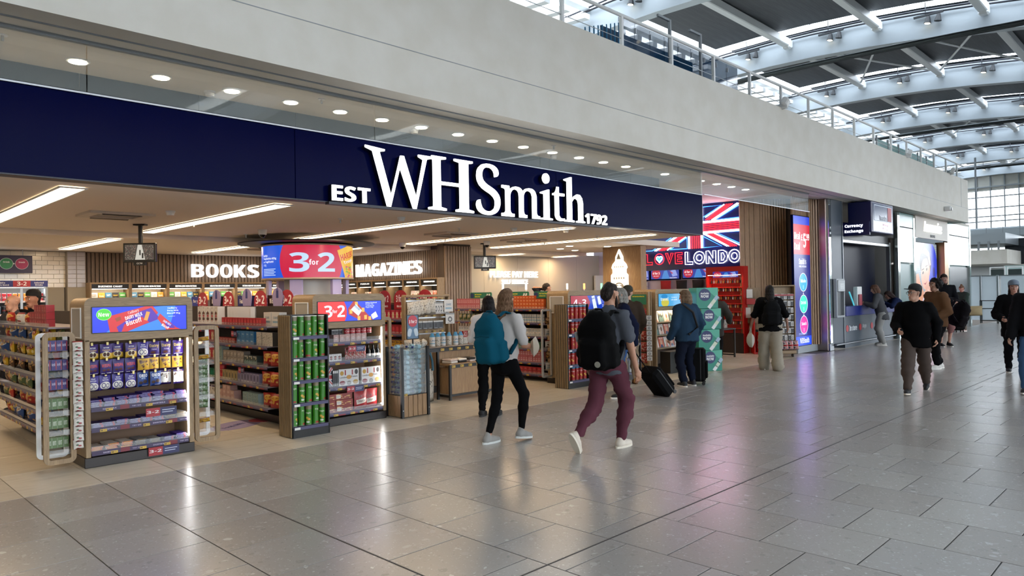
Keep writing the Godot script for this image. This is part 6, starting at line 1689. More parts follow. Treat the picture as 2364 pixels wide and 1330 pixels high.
func shop_walls() -> void:
	rng.seed = 500
	# book wall
	var bw := struct("wall_back", bx(16.0, 2.75, 0.2), mat("back_wall", c(0x4A4038), 0.7), Vector3(2.0, 1.37, -16.55))
	slats(bw, 75, 0.058, 0.077, 0.66, 0.035, Vector3(2.2, 0.57, 0.12), Vector3.RIGHT, M.slat_wood)
	# ceramic tiles left of it
	var tw := struct("wall_back_tiled", bx(8.4, 2.75, 0.2), mat("tile_grout", c(0x9A9284), 0.8), Vector3(-0.35, 1.37, -16.42))
	var ct := mat("cream_ceramic", c(0xD8CDB8), 0.12)
	for r in 8:
		for k in 13:
			part(tw, "tile", rbx(0.196, 0.084, 0.012, 0.003), ct, Vector3(1.72 + k * 0.2 + (0.1 if r % 2 else 0.0), 0.56 + r * 0.088, 0.103))
	var gc := struct("wall_back_pier", bx(0.32, 2.75, 0.3), mat("tile_grout"), Vector3(4.03, 1.37, -16.32))
	for r in 8:
		for k in 2:
			part(gc, "tile", rbx(0.15, 0.084, 0.012, 0.003), mat("grey_ceramic", c(0xA9A4A6), 0.15), Vector3(-0.08 + k * 0.16, 0.56 + r * 0.088, 0.153))
	# white letters on the book wall and the magazine wall
	var s := thing("wall_lettering", "glowing white raised letters reading books on the slatted wall", "sign", Vector3(0, 0, -16.36))
	for i in 5:
		lettering(s, "letter", "BOOKS"[i], "bold", glow(0xFFFFFF, 1.4), 0.27, 0.31 if i in [1, 2, 4] else 0.29, 0.05, Vector3(6.46 + i * 0.325, 2.245, 0.05))
	var mw := struct("wall_right_magazines", bx(0.2, 2.75, 4.6), mat("back_wall"), Vector3(10.05, 1.37, -14.1))
	slats(mw, 50, 0.058, 0.077, 0.66, 0.035, Vector3(-0.12, 0.57, -1.55), Vector3(0, 0, 1), M.slat_wood)
	var me := struct("wall_right_magazines_end", bx(0.76, 2.75, 0.2), mat("back_wall"), Vector3(10.08, 1.37, -11.72))
	slats(me, 10, 0.056, 0.076, 2.6, 0.035, Vector3(-0.38, -1.33, 0.12), Vector3.RIGHT, M.slat_wood)
	s = thing("wall_lettering", "glowing white raised letters reading magazines on the slatted wall", "sign", Vector3(9.88, 0, -13.81), -PI / 2)
	for i in 9:
		var ch := "MAGAZINES"[i]
		lettering(s, "letter", ch, "bold", glow(0xFFFFFF, 1.4), 0.07 if ch == "I" else 0.3 if ch == "M" else 0.26, 0.3, 0.05, Vector3(-1.15 + [0, 0.34, 0.66, 0.98, 1.28, 1.47, 1.71, 2.01, 2.3][i], 2.23, 0.05))
	# shelf bays under the letters: books
	var titles := ["BUSINESS CHART", "BESTSELLING NON-FICTION", "BESTSELLING NON-FICTION", "NON-FICTION AIRPORT EXCLUSIVES", "FICTION AIRPORT EXCLUSIVES", "FICTION CHART", "CRIME", "NEW TITLES"]
	for i in 8:
		var x := 4.56 + i * 0.74
		var t := thing("bookcase", "lit bookcase bay headed %s under the books lettering" % titles[i].to_lower() if i != 2 else "second lit bookcase bay headed bestselling non-fiction under the books lettering", "bookcase", Vector3(x, 0, -16.05))
		for sd in [-1, 1]:
			part(t, "side_panel", bx(0.03, 1.95, 0.36), M.oak_up, Vector3(sd * 0.355, 0.975, -0.02))
		part(t, "top_board", bx(0.74, 0.03, 0.36), M.oak_across, Vector3(0, 1.96, -0.02))
		part(t, "back_panel", bx(0.7, 1.9, 0.02), pm(0xC9B8A0), Vector3(0, 0.95, -0.19))
		part(t, "header", bx(0.68, 0.09, 0.02), M.black, Vector3(0, 1.895, 0.15))
		lettering(t, "lettering", titles[i], "bold", glow(0xFFFFFF, 0.8), 0.44, 0.035, 0.004, Vector3(0, 1.895, 0.162))
		for y in [1.58, 1.24, 0.9, 0.56, 0.2]:
			part(t, "shelf", bx(0.68, 0.02, 0.28), M.oak_across, Vector3(0, y, -0.04))
		part(t, "light_strip", bx(0.64, 0.012, 0.02), glow(0xFFF0D8, 4.0), Vector3(0, 1.845, 0.12))
		area(t, "shelf_light", 0.6, 0.03, 0.14, Color(1, 0.93, 0.82), Vector3(0, 1.835, 0.12), Vector3(-PI / 2 + 0.5, 0, 0))
		for r in 2:
			for k in 5:
				solo("book", "%s book facing out on a lit bookcase shelf" % ["white", "orange", "blue", "black", "green"][(k + i * 2 + r) % 5], "book", pbox(0.115, 0.18, 0.02, ["book_a", "book_b", "book_c", "book_d", "book_e"][(k + i * 2 + r) % 5]), M.print, Vector3(x - 0.26 + k * 0.13, 1.592 - r * 0.34, -16.02 + 0.01), Vector3(-0.12, 0, 0), "books on the lit bookcases")
	titles = ["MEN'S LIFESTYLE", "PUZZLES", "CELEBRITY & REAL LIFE", "CULTURE & LIFESTYLE", "NEWSPAPERS", "NEWSPAPERS"]
	for i in 6:
		var z := -14.9 + i * 0.6
		var t := thing("magazine_case", "lit magazine case headed %s under the magazines lettering" % titles[i].to_lower() if i != 5 else "endmost lit magazine case headed newspapers under the magazines lettering", "magazine case", Vector3(9.66, 0, z), -PI / 2)
		for sd in [-1, 1]:
			part(t, "side_panel", bx(0.025, 1.95, 0.34), M.oak_up, Vector3(sd * 0.287, 0.975, -0.02))
		part(t, "top_board", bx(0.6, 0.03, 0.34), M.oak_across, Vector3(0, 1.96, -0.02))
		part(t, "header", bx(0.55, 0.12, 0.02), M.black, Vector3(0, 1.88, 0.12))
		lettering(t, "lettering", titles[i], "bold", glow(0xFFFFFF, 0.8), 0.36, 0.03, 0.004, Vector3(0, 1.895, 0.132))
		part(t, "back_panel", bx(0.55, 1.9, 0.02), pm(0x2A2624), Vector3(0, 0.95, -0.17))
		for y in [1.46, 1.12, 0.78, 0.3]:
			part(t, "shelf", bx(0.55, 0.02, 0.28), M.oak_across, Vector3(0, y, -0.03))
		area(t, "shelf_light", 0.5, 0.03, 0.12, Color(1, 0.95, 0.86), Vector3(0, 1.81, 0.1), Vector3(-PI / 2 + 0.5, 0, 0))
		part(t, "light_strip", bx(0.5, 0.012, 0.02), glow(0xFFF0D8, 4.0), Vector3(0, 1.815, 0.1))
		for r in 2:
			for k in 3:
				solo("magazine", "magazine facing out in a lit case under the magazines lettering", "magazine", pbox(0.16, 0.24, 0.012, ["mag_a", "mag_b", "mag_d", "mag_c"][(k + i + r) % 4]), M.print, Vector3(9.66, 1.472 - r * 0.34, z - 0.17 + k * 0.17), Vector3(-0.2, -PI / 2, 0), "magazines in the lit cases")
	# pay here wall
	var pw := snode("wall_back_tills")
	for i in 5:
		part(pw, "panel", bx(1.23, 2.7, 0.1), mat("till_wall", c(0xA8A498), 0.45), Vector3(11.9 + i * 1.235, 1.35, -13.45))
	struct("wall_right_tills", bx(0.2, 2.7, 3.0), M.plaster, Vector3(18.1, 1.35, -12.6))
	s = thing("wall_lettering", "glowing white letters reading please pay here self service on grey wall", "sign", Vector3(0, 0, -13.38))
	lettering(s, "lettering", "PLEASE PAY HERE", "bold", glow(0xFFFFFF, 1.0), 1.8, 0.165, 0.03, Vector3(13.59, 2.115, 0.03))
	lettering(s, "lettering", "SELF SERVICE", "bold", glow(0xFFFFFF, 1.0), 0.98, 0.115, 0.03, Vector3(13.6, 1.92, 0.03))
	for i in 7:
		var col: int = [0xE8ECEA, 0xE8ECEA, 0xE8ECEA, 0xE8ECEA, 0xE8ECEA, 0xF0A060, 0x7FE89A][i]
		var t := thing("till_beacon", "slim till beacon pole with %s tip in front of the pay here wall" % ["white", "white", "white", "white", "white", "amber", "green"][i], "beacon", Vector3([11.5, 12.7, 13.55, 14.3, 15.2, 15.95, 16.75][i], 0, -12.9), 0.0, "till beacons")
		part(t, "pole", cyl(0.018, 1.7, 8), M.white_metal, Vector3(0, 0.85, 0))
		part(t, "tip", cyl(0.03, 0.16, 10), glow(col, 1.6 if i > 4 else 0.6), Vector3(0, 1.78, 0))
		var u := thing("self_service_till", "grey self service till with a dark touch screen below its beacon", "till", Vector3([11.5, 12.7, 13.55, 14.3, 15.2, 15.95, 16.75][i], 0, -12.7), 0.0, "self service tills")
		part(u, "cabinet", rbx(0.5, 0.95, 0.3, 0.02), M.grey_metal, Vector3(0, 0.475, 0))
		part(u, "screen", rbx(0.34, 0.28, 0.03, 0.01), M.black_gloss, Vector3(0, 1.2, 0.0), Vector3(-0.3, 0, 0))
		part(u, "screen_neck", bx(0.06, 0.2, 0.04), M.grey_metal, Vector3(0, 1.02, -0.02))
	# exit sign and white door
	s = thing("exit_sign", "small green running man exit sign above the white door", "sign", Vector3(17.4, 2.38, -12.2))
	part(s, "box", rbx(0.32, 0.17, 0.05, 0.006), glow(0x2FA35A, 0.8))
	part(s, "arrow", bx(0.1, 0.03, 0.004), glow(0xE8FFE8, 1.0), Vector3(0.06, 0, 0.027))
	part(s, "figure", prism(PackedVector2Array([Vector2(-0.1, -0.06), Vector2(-0.07, 0.0), Vector2(-0.09, 0.03), Vector2(-0.05, 0.06), Vector2(-0.02, 0.0), Vector2(-0.05, -0.02), Vector2(-0.03, -0.06)]), 0.004), glow(0xE8FFE8, 1.0), Vector3(0, 0, 0.027))
	part(s, "hanger", cyl(0.008, 0.14, 6), M.steel, Vector3(0, 0.155, 0))
	struct("door_1", bx(0.9, 2.1, 0.06), pm(0xD8D8D4), Vector3(17.4, 1.05, -13.3))
	# oak pier with a lit clock tower sign
	struct("wall_pier_oak", bx(0.22, 2.68, 1.1), M.panel_wood, Vector3(14.08, 1.34, -10.15))
	s = thing("clock_tower_sign", "glowing white clock tower shaped sign with heart on oak pier", "sign", Vector3(13.93, 0, -10.18), -PI / 2)
	var tp := PackedVector2Array([Vector2(-0.24, 0.6), Vector2(0.24, 0.6), Vector2(0.24, 2.0), Vector2(0.19, 2.05), Vector2(0.19, 2.14), Vector2(0.22, 2.18), Vector2(0.19, 2.26), Vector2(0.11, 2.34), Vector2(0.1, 2.44), Vector2(0.0, 2.62), Vector2(-0.1, 2.44), Vector2(-0.11, 2.34), Vector2(-0.19, 2.26), Vector2(-0.22, 2.18), Vector2(-0.19, 2.14), Vector2(-0.19, 2.05), Vector2(-0.24, 2.0)])
	part(s, "tower", prism(tp, 0.05), glow(0xFFFAEE, 0.8))
	var dk := pm(0x8E8474)
	part(s, "clock_ring", lathe([Vector2(0.12, -0.003), Vector2(0.15, -0.003), Vector2(0.15, 0.003), Vector2(0.12, 0.003)], 28), dk, Vector3(0, 1.68, 0.03), Vector3(PI / 2, 0, 0))
	var heart := PackedVector2Array()
	for i in 24:
		var a := TAU * i / 24
		heart.append(Vector2(0.0068 * 16 * pow(sin(a), 3), 0.0068 * (13 * cos(a) - 5 * cos(2 * a) - 2 * cos(3 * a) - cos(4 * a))))
	part(s, "heart", prism(heart, 0.006), dk, Vector3(0, 1.69, 0.03))
	part(s, "heart_centre", prism(heart, 0.007), glow(0xFFFAEE, 0.8), Vector3(0, 1.69, 0.031), Vector3.ZERO, Vector3(0.7, 0.7, 1))
	lettering(s, "lettering", "LOVE LONDON", "bold", dk, 0.11, 0.02, 0.003, Vector3(0, 1.69, 0.037))
	for i in 5:
		part(s, "arch_slot", bx(0.03, 0.05, 0.006), dk, Vector3(-0.14 + i * 0.07, 1.93, 0.03))
		part(s, "window_slot", bx(0.025, 0.04, 0.006), dk, Vector3(-0.12 + i * 0.06, 2.2, 0.03))
	part(s, "spire_panel", prism(PackedVector2Array([Vector2(-0.06, 2.38), Vector2(0.06, 2.38), Vector2(0, 2.52)]), 0.006), dk, Vector3(0, 0, 0.03))
	area(s, "glow_light", 0.4, 1.2, 0.3, Color(1, 0.98, 0.94), Vector3(0, 1.7, 0.06), Vector3(0, PI, 0))
	# souvenir corner
	struct("wall_right_souvenirs", bx(0.2, 4.0, 5.0), mat("neon_tinted_wall", c(0xCFC6D8), 0.6), Vector3(17.4, 2.0, -11.1))  # white wall; the neon's pinkish cast is mixed into its colour
	s = thing("neon_flag_sign", "navy sign with a neon union flag and love london lettering", "sign", Vector3.ZERO)
	part(s, "board", bx(0.06, 1.72, 3.2), mat("sign_navy", c(0x0A1458), 0.3), Vector3(17.2, 3.04, -10.15))
	var B := glow(0x3F8CFF, 3.0)
	var Wn := glow(0xFFFFFF, 3.2)
	var R := glow(0xE8202C, 2.6)
	for q in [[[-11.72, 3.86], [-11.72, 2.74], [-11.37, 2.74], [-10.4, 3.26]], [[-10.79, 2.74], [-10.27, 3.04], [-10.26, 2.74], [-10.79, 2.74]], [[-9.78, 3.04], [-9.78, 2.74], [-9.24, 2.75], [-9.78, 3.04]], [[-8.75, 3.46], [-9.38, 3.46], [-8.75, 3.77]], [[-8.75, 2.8], [-9.37, 3.11], [-8.75, 3.11]], [[-9.76, 3.82], [-9.24, 3.82], [-9.76, 3.55]], [[-11.7, 3.46], [-10.4, 3.46], [-11.2, 3.84], [-11.7, 3.84]], [[-10.28, 3.82], [-10.28, 3.55], [-10.8, 3.82]]]:
		neon(s, B, q)
	for q in [[[-11.3, 2.73], [-10.4, 3.2]], [[-11.25, 2.73], [-10.35, 3.2]], [[-10.89, 2.73], [-10.3, 3.06]], [[-10.22, 2.73], [-10.22, 3.84]], [[-10.19, 2.73], [-10.19, 3.84]], [[-9.83, 2.73], [-9.83, 3.84]], [[-9.8, 2.73], [-9.8, 3.84]], [[-11.7, 3.4], [-8.72, 3.4]], [[-11.7, 3.43], [-8.72, 3.43]], [[-11.7, 3.15], [-8.72, 3.15]], [[-11.7, 3.12], [-8.72, 3.12]], [[-9.76, 3.1], [-9.09, 2.74]], [[-9.7, 3.1], [-9.04, 2.74]], [[-9.44, 3.1], [-8.74, 2.75]], [[-9.7, 3.54], [-9.15, 3.83]], [[-9.52, 3.45], [-8.78, 3.83]], [[-9.46, 3.45], [-8.72, 3.83]], [[-10.3, 3.52], [-10.95, 3.84]], [[-10.45, 3.46], [-11.2, 3.83]]]:
		neon(s, Wn, q, 0.014)
	for i in 6:
		neon(s, R, [[-10.155 + i * 0.058, 2.73], [-10.155 + i * 0.058, 3.84]], 0.014)
	for i in 5:
		neon(s, R, [[-11.7, 3.185 + i * 0.045], [-8.72, 3.185 + i * 0.045]], 0.013)
	for i in 4:
		var o := i * 0.055
		neon(s, R, [[-11.15 + o, 2.73], [-10.33 + o * 0.6, 3.16 - o * 0.3]], 0.013)
		neon(s, R, [[-9.66 + o, 3.1], [-8.99 + o, 2.73]], 0.013)
		neon(s, R, [[-9.7 + o, 3.47], [-9.08 + o, 3.83]], 0.013)
		neon(s, R, [[-10.34 - o, 3.47], [-10.98 - o, 3.83]], 0.013)
	# outlined neon letters
	for q in [["L", -11.62, -11.38, 0], ["O", -11.3, -11.0, 0], ["V", -10.95, -10.7, 0], ["E", -10.64, -10.42, 0], ["L", -10.33, -10.1, 1], ["O", -10.07, -9.74, 1], ["N", -9.7, -9.42, 1], ["D", -9.34, -9.08, 1], ["O", -9.05, -8.74, 1]]:
		var col := R if q[3] == 0 else Wn
		var y0 := 2.345 if q[3] == 0 else 2.31
		var y1 := 2.645
		var a: float = q[1]
		var b: float = q[2]
		var m := (a + b) / 2
		match q[0]:
			"L": neon(s, col, [[a, y1], [a, y0], [b, y0], [b, y0 + 0.07], [a + 0.08, y0 + 0.07], [a + 0.08, y1], [a, y1]])
			"V": neon(s, col, [[a, y1], [m, y0], [b, y1], [b - 0.07, y1], [m, y0 + 0.12], [a + 0.07, y1], [a, y1]])
			"E":
				var h := y1 - y0
				neon(s, col, [[a, y0], [a, y1], [b, y1], [b, y1 - 0.06], [a + 0.07, y1 - 0.06], [a + 0.07, y0 + h * 0.6], [b - 0.02, y0 + h * 0.6], [b - 0.02, y0 + h * 0.42], [a + 0.07, y0 + h * 0.42], [a + 0.07, y0 + 0.06], [b, y0 + 0.06], [b, y0], [a, y0]])
			"N": neon(s, col, [[a, y0], [a, y1], [a + 0.08, y1], [b - 0.08, y0 + 0.14], [b - 0.08, y1], [b, y1], [b, y0], [b - 0.08, y0], [a + 0.08, y1 - 0.14], [a + 0.08, y0], [a, y0]])
			"D":
				neon(s, col, [[a, y0], [a, y1], [m, y1], [b - 0.03, y1 - 0.06], [b, (y0 + y1) / 2], [b - 0.03, y0 + 0.06], [m, y0], [a, y0]])
				neon(s, col, [[a + 0.08, y0 + 0.07], [a + 0.08, y1 - 0.07], [m, y1 - 0.07], [b - 0.08, (y0 + y1) / 2], [m, y0 + 0.07], [a + 0.08, y0 + 0.07]])
			"O":
				for k in [1.0, 0.5]:
					if q[3] == 0 and k < 1.0:
						continue
					var ring_pts := []
					for i in 17:
						var an := TAU * i / 16
						ring_pts.append([m + cos(an) * (b - a) / 2 * k, (y0 + y1) / 2 + sin(an) * (y1 - y0) / 2 * k])
					neon(s, col, ring_pts)
				if q[3] == 0:
					for k in [[0.9, Wn], [0.6, B], [0.3, B]]:
						var hp := []
						for hv in heart:
							hp.append([m + hv.x * k[0], (y0 + y1) / 2 + hv.y * k[0]])
						hp.append(hp[0])
						neon(s, k[1], hp, 0.012)
	area(s, "flag_light", 2.6, 1.0, 0.8, Color(0.95, 0.75, 1.0), Vector3(17.05, 3.2, -10.2), Vector3(0, PI / 2, 0))
	# offer screens below
	for q in [[-11.77, 0.5, 2.07], [-11.02, 0.95, 2.08], [-10.0, 0.95, 2.09]]:
		var t := thing("offer_screen", "blue souvenir offer screen under the neon letters, %s" % ["narrow one", "wide one below love", "wide one below london"][[-11.77, -11.02, -10.0].find(q[0])], "screen", Vector3(17.22, q[2], q[0]), -PI / 2)
		part(t, "case", rbx(q[1], 0.34, 0.06, 0.006), M.navy, Vector3(0, 0, 0.0))
		part(t, "picture", quad(q[1] - 0.05, 0.28), M.screen_souvenir, Vector3(0, 0, 0.032))
	# red souvenir shelving
	var red := mat("souvenir_red", c(0xB01E1A), 0.35)
	var t := thing("souvenir_unit", "bright red souvenir wall unit filled with keyrings", "shelving", Vector3(17.05, 0, -9.05), -PI / 2)
	part(t, "back_panel", bx(1.0, 2.2, 0.04), red, Vector3(0, 1.1, -0.1))
	part(t, "side_panel", bx(0.04, 2.2, 0.3), red, Vector3(-0.5, 1.1, 0.03))
	part(t, "side_panel", bx(0.04, 2.2, 0.3), red, Vector3(0.5, 1.1, 0.03))
	part(t, "plinth", bx(1.0, 0.5, 0.3), mat("plinth"), Vector3(0, 0.25, 0.05))
	part(t, "header", bx(1.0, 0.2, 0.32), red, Vector3(0, 2.1, 0.05))
	part(t, "header_picture", quad(0.7, 0.15), M.screen_souvenir, Vector3(0.05, 2.0, 0.215))
	for i in 6:
		part(t, "keyring_shelf", bx(0.96, 0.02, 0.2), red, Vector3(0, 0.62 + i * 0.21, 0.0))
	area(t, "unit_light", 0.8, 0.05, 0.6, Color(1, 0.8, 0.7), Vector3(0, 1.98, 0.25), Vector3(-PI / 2 + 0.3, 0, 0))
	part(t, "light_strip", bx(0.9, 0.012, 0.02), glow(0xFFE8D8, 3.0), Vector3(0, 1.985, 0.2))
	for r in 6:
		for k in 14:
			solo("keyring", "%s souvenir keyring hanging in the red wall unit" % ["silver", "gold", "dark"][(k * 7 + r) % 3], "keyring", lathe([Vector2(0, -0.05), Vector2(0.02, -0.045), Vector2(0.022, 0.01), Vector2(0.006, 0.03), Vector2(0.006, 0.06), Vector2(0, 0.06)], 8), mat(["key_silver", "key_gold", "key_dark"][(k * 7 + r) % 3], [c(0xC9C6C2), c(0xC8A05A), c(0x2A2426)][(k * 7 + r) % 3], 0.3, 0.8 if (k * 7 + r) % 3 < 2 else 0.0), Vector3(17.0, 0.78 + r * 0.21 - 0.005, -9.48 + k * 0.066), Vector3(0, k, 0), "keyrings in the red wall unit")
	for q in [[-11.0, 0xA81E22, "red"], [-10.5, 0x161618, "black"], [-10.0, 0x161618, "black"], [-9.6, 0x2A1A1C, "dark"]]:
		solo("souvenir_bag", "%s souvenir backpack hanging below the offer screens" % q[2], "bag", pouch(0.34, 0.36, 0.14, "card_dark"), pm(q[1], 0.7), Vector3(17.2, 1.53, q[0]), Vector3(0, -PI / 2, 0), "souvenir bags below the screens")
	for i in 6:
		solo("soft_toy_box", "small souvenir toy box under the narrow offer screen", "toy", pbox(0.09, 0.12, 0.08, ["jacktin", "redbox", "londonbox"][i % 3]), M.print, Vector3(17.2, 1.62 + (i / 3) * 0.13, -11.9 + (i % 3) * 0.12), Vector3(0, -PI / 2, 0), "souvenir toys")
	t = thing("souvenir_counter", "long red cabinet under the souvenir bags", "cabinet", Vector3(17.1, 0, -10.75), -PI / 2)
	part(t, "body", rbx(2.2, 1.5, 0.3, 0.01), red, Vector3(0, 0.75, 0))
	part(t, "plinth", bx(2.2, 0.1, 0.28), mat("plinth"), Vector3(0, 0.05, 0.03))
	for r in 4:
		for k in 10:
			solo("souvenir_pack", "small souvenir pack on the red cabinet front", "souvenir", pbox(0.12, 0.13, 0.02, ["jacktin", "card_dark", "gift_red", "londonbox"][(k + r) % 4]), M.print, Vector3(16.92, 0.45 + r * 0.24, -11.65 + k * 0.21), Vector3(0, -PI / 2, 0), "souvenir packs on the red cabinet")
	t = thing("low_table", "black metal table stacked with boxed souvenirs beside the red unit", "table", Vector3(15.5, 0, -8.6))
	part(t, "top", rbx(0.8, 0.03, 0.7, 0.004), M.black, Vector3(0, 0.68, 0))
	for sx in [-1, 1]:
		for sz in [-1, 1]:
			part(t, "leg", bx(0.035, 0.66, 0.035), M.black, Vector3(sx * 0.37, 0.33, sz * 0.32))
	part(t, "foot_bar", bx(0.035, 0.03, 0.64), M.black, Vector3(0.37, 0.06, 0))
	for i in 8:
		solo("souvenir_box", "%s boxed souvenir on the black table" % ["pink", "tan"][i % 2], "gift box", pbox(0.16, 0.1, 0.12, ["redtin", "beigebox"][i % 2]), M.print, Vector3(15.25 + (i % 4) * 0.17, 0.696 + (i / 4) * 0.101, -8.5), Vector3.ZERO, "boxed souvenirs on the black table")
	# slatted pier with the meal deal screen
	var P0 := Vector3(17.0, 0, -8.67)
	var P1 := Vector3(18.0, 0, -7.86)
	var dir := (P1 - P0).normalized()
	var L := P0.distance_to(P1)
	var pier := snode("wall_pier_slatted")
	part(pier, "core", prism(PackedVector2Array([Vector2(17.32, -8.5), Vector2(18.02, -7.92), Vector2(18.0, -7.56), Vector2(18.66, -7.52), Vector2(18.66, -9.5), Vector2(17.6, -9.5)]), 3.94), mat("back_wall"), Vector3(0, 1.97, 0), Vector3(PI / 2, 0, 0))
	var yaw := atan2(-dir.z, dir.x)
	for i in 9:
		var w := 0.115 if i < 4 else 0.06
		var off := i * 0.125 + 0.06 if i < 4 else 0.5 + (i - 4) * 0.07
		part(pier, "board", bx(w, 3.9, 0.05), M.panel_wood, P0 + dir * off + Vector3(0, 1.95, 0) + Vector3(-dir.z, 0, dir.x) * 0.0, Vector3(0, yaw, 0))
	for i in 6:
		part(pier, "slat", bx(0.04, 3.9, 0.05), M.panel_wood, P0 + dir * (0.86 + i * 0.07) + Vector3(0, 1.95, 0), Vector3(0, yaw, 0))
	for i in 14:
		part(pier, "slat", bx(0.045, 0.55, 0.05), M.panel_wood, Vector3(17.48 + i * 0.075, 3.66, -7.52))
	for i in 7:
		var a := float(i) / 6.0
		part(pier, "slat", bx(0.05, 3.72, 0.05), mat("slat_gloss", c(0x9A7E64), 0.22), Vector3(18.32 + a * 0.44, 2.03, -7.48 + a * a * 0.2), Vector3(0, -a * 0.6, 0))
	part(pier, "plinth", rbx(1.3, 0.18, 0.12, 0.01), M.grey_metal, Vector3(18.1, 0.09, -7.48))
	part(pier, "lower_board", bx(0.44, 0.9, 0.06), M.oak_up, P0 + dir * 0.26 + Vector3(0, 1.2, 0) + Vector3(-0.02, 0, 0.03), Vector3(0, yaw, 0))
	t = thing("meal_deal_screen", "tall navy meal deal screen with coloured circles on the slatted pier", "screen", Vector3(17.83, 0, -7.47))
	part(t, "case", rbx(0.98, 3.26, 0.06, 0.006), M.navy, Vector3(0, 1.8, 0))
	part(t, "picture", quad(0.96, 3.22), meal_screen(), Vector3(0, 1.8, 0.032))
	area(t, "screen_light", 0.9, 3.1, 0.55, Color(0.6, 0.5, 1.0), Vector3(0, 1.8, 0.06), Vector3(0, PI, 0))
	# fittings on the lower pier
	for q in [["notice_sheet", "white notice sheet above the red box on the pier", pm(0xD8D6D2), 0.16, 0.22, 1.5, 0.18], ["emergency_box", "red emergency box on the pier boards", pm(0xB01E1A), 0.24, 0.14, 1.3, 0.2], ["notice_sheet", "white instruction sheet below the red box on the pier", pm(0xC9C8C2), 0.2, 0.26, 1.02, 0.1]]:
		solo(q[0], q[1], "sign" if q[0] == "notice_sheet" else "box", rbx(q[3], q[4], 0.06 if q[0] == "emergency_box" else 0.008, 0.002), q[2], P0 + dir * q[6] + Vector3(-0.08, q[5], 0.09), Vector3(0, yaw, 0))
	t = thing("extinguisher_stand", "red stand holding two fire extinguishers at the pier foot", "stand", Vector3(17.12, 0, -8.3), 0.66)
	part(t, "base", rbx(0.62, 0.05, 0.3, 0.01), red, Vector3(0, 0.025, 0))
	part(t, "back_board", rbx(0.56, 0.95, 0.03, 0.006), red, Vector3(0, 0.52, -0.13))
	part(t, "notice", bx(0.14, 0.12, 0.004), pm(0xC9C07A), Vector3(-0.14, 0.9, -0.112))
	for i in 2:
		var e := thing("fire_extinguisher", "red fire extinguisher with %s on the pier stand" % ["white label", "black hose horn"][i], "fire extinguisher", Vector3(17.12, 0.05, -8.28) + Vector3(cos(0.66), 0, -sin(0.66)) * (-0.14 + i * 0.28), 0.66)
		part(e, "cylinder", lathe([Vector2(0, 0), Vector2(0.08, 0), Vector2(0.085, 0.02), Vector2(0.085, 0.4), Vector2(0.06, 0.46), Vector2(0.03, 0.48), Vector2(0, 0.48)], 16), mat("extinguisher_red", c(0xA81A16), 0.2))
		part(e, "handle", rbx(0.03, 0.06, 0.1, 0.008), M.black, Vector3(0, 0.51, 0.02))
		part(e, "hose", tube([Vector3(0.02, 0.5, 0.04), Vector3(0.11, 0.42, 0.03), Vector3(0.11, 0.2, 0.02)], 0.012, 6), M.black)
		part(e, "label", bx(0.08, 0.14, 0.01), pm(0xD8D6D2), Vector3(0, 0.25, 0.081))
	# accessory spinner
	t = thing("accessory_stand", "oak wheeled stand of travel accessories hanging in rows", "display stand", Vector3(16.5, 0, -7.42), -0.62)
	part(t, "back_board", bx(0.6, 1.5, 0.03), M.oak_up, Vector3(0, 0.92, -0.06))
	part(t, "top", rbx(0.64, 0.03, 0.2, 0.006), M.oak_across, Vector3(0, 1.68, 0.02))
	for sd in [-1, 1]:
		part(t, "side_panel", bx(0.025, 1.5, 0.18), M.oak_up, Vector3(sd * 0.31, 0.92, 0.02))
		part(t, "castor", cyl(0.035, 0.03, 12), M.black, Vector3(sd * 0.26, 0.035, 0.05), Vector3(0, 0, PI / 2))
	part(t, "base", rbx(0.64, 0.08, 0.22, 0.01), M.oak_across, Vector3(0, 0.12, 0.02))
	part(t, "red_strip", bx(0.5, 0.04, 0.01), pm(0x8E2A2A), Vector3(0.04, 1.46, 0.1))
	var TT := t.transform
	for r in 7:
		for k in 7:
			solo("accessory_card", "%s accessory card hanging on the wheeled stand" % ["white", "dark"][(k + r) % 2], "card pack", pbox(0.07, 0.13, 0.015, ["card", "card_dark"][(k * 3 + r) % 2]), M.print, TT * Vector3(-0.25 + k * 0.083, 0.4 + r * 0.16, 0.08 + 0.01 * (k % 2)), Vector3(0, -0.62, 0), "accessory cards on the wheeled stand")
	for k in 5:
		solo("neck_pillow", "black and red patterned neck pillow hanging at the foot of the wheeled stand", "neck pillow", pouch(0.12, 0.22, 0.09, "jacktin"), M.print, TT * Vector3(-0.2 + k * 0.13, 0.17, 0.13), Vector3(0, -0.62, 0.1), "neck pillows on the wheeled stand")
	fridges()

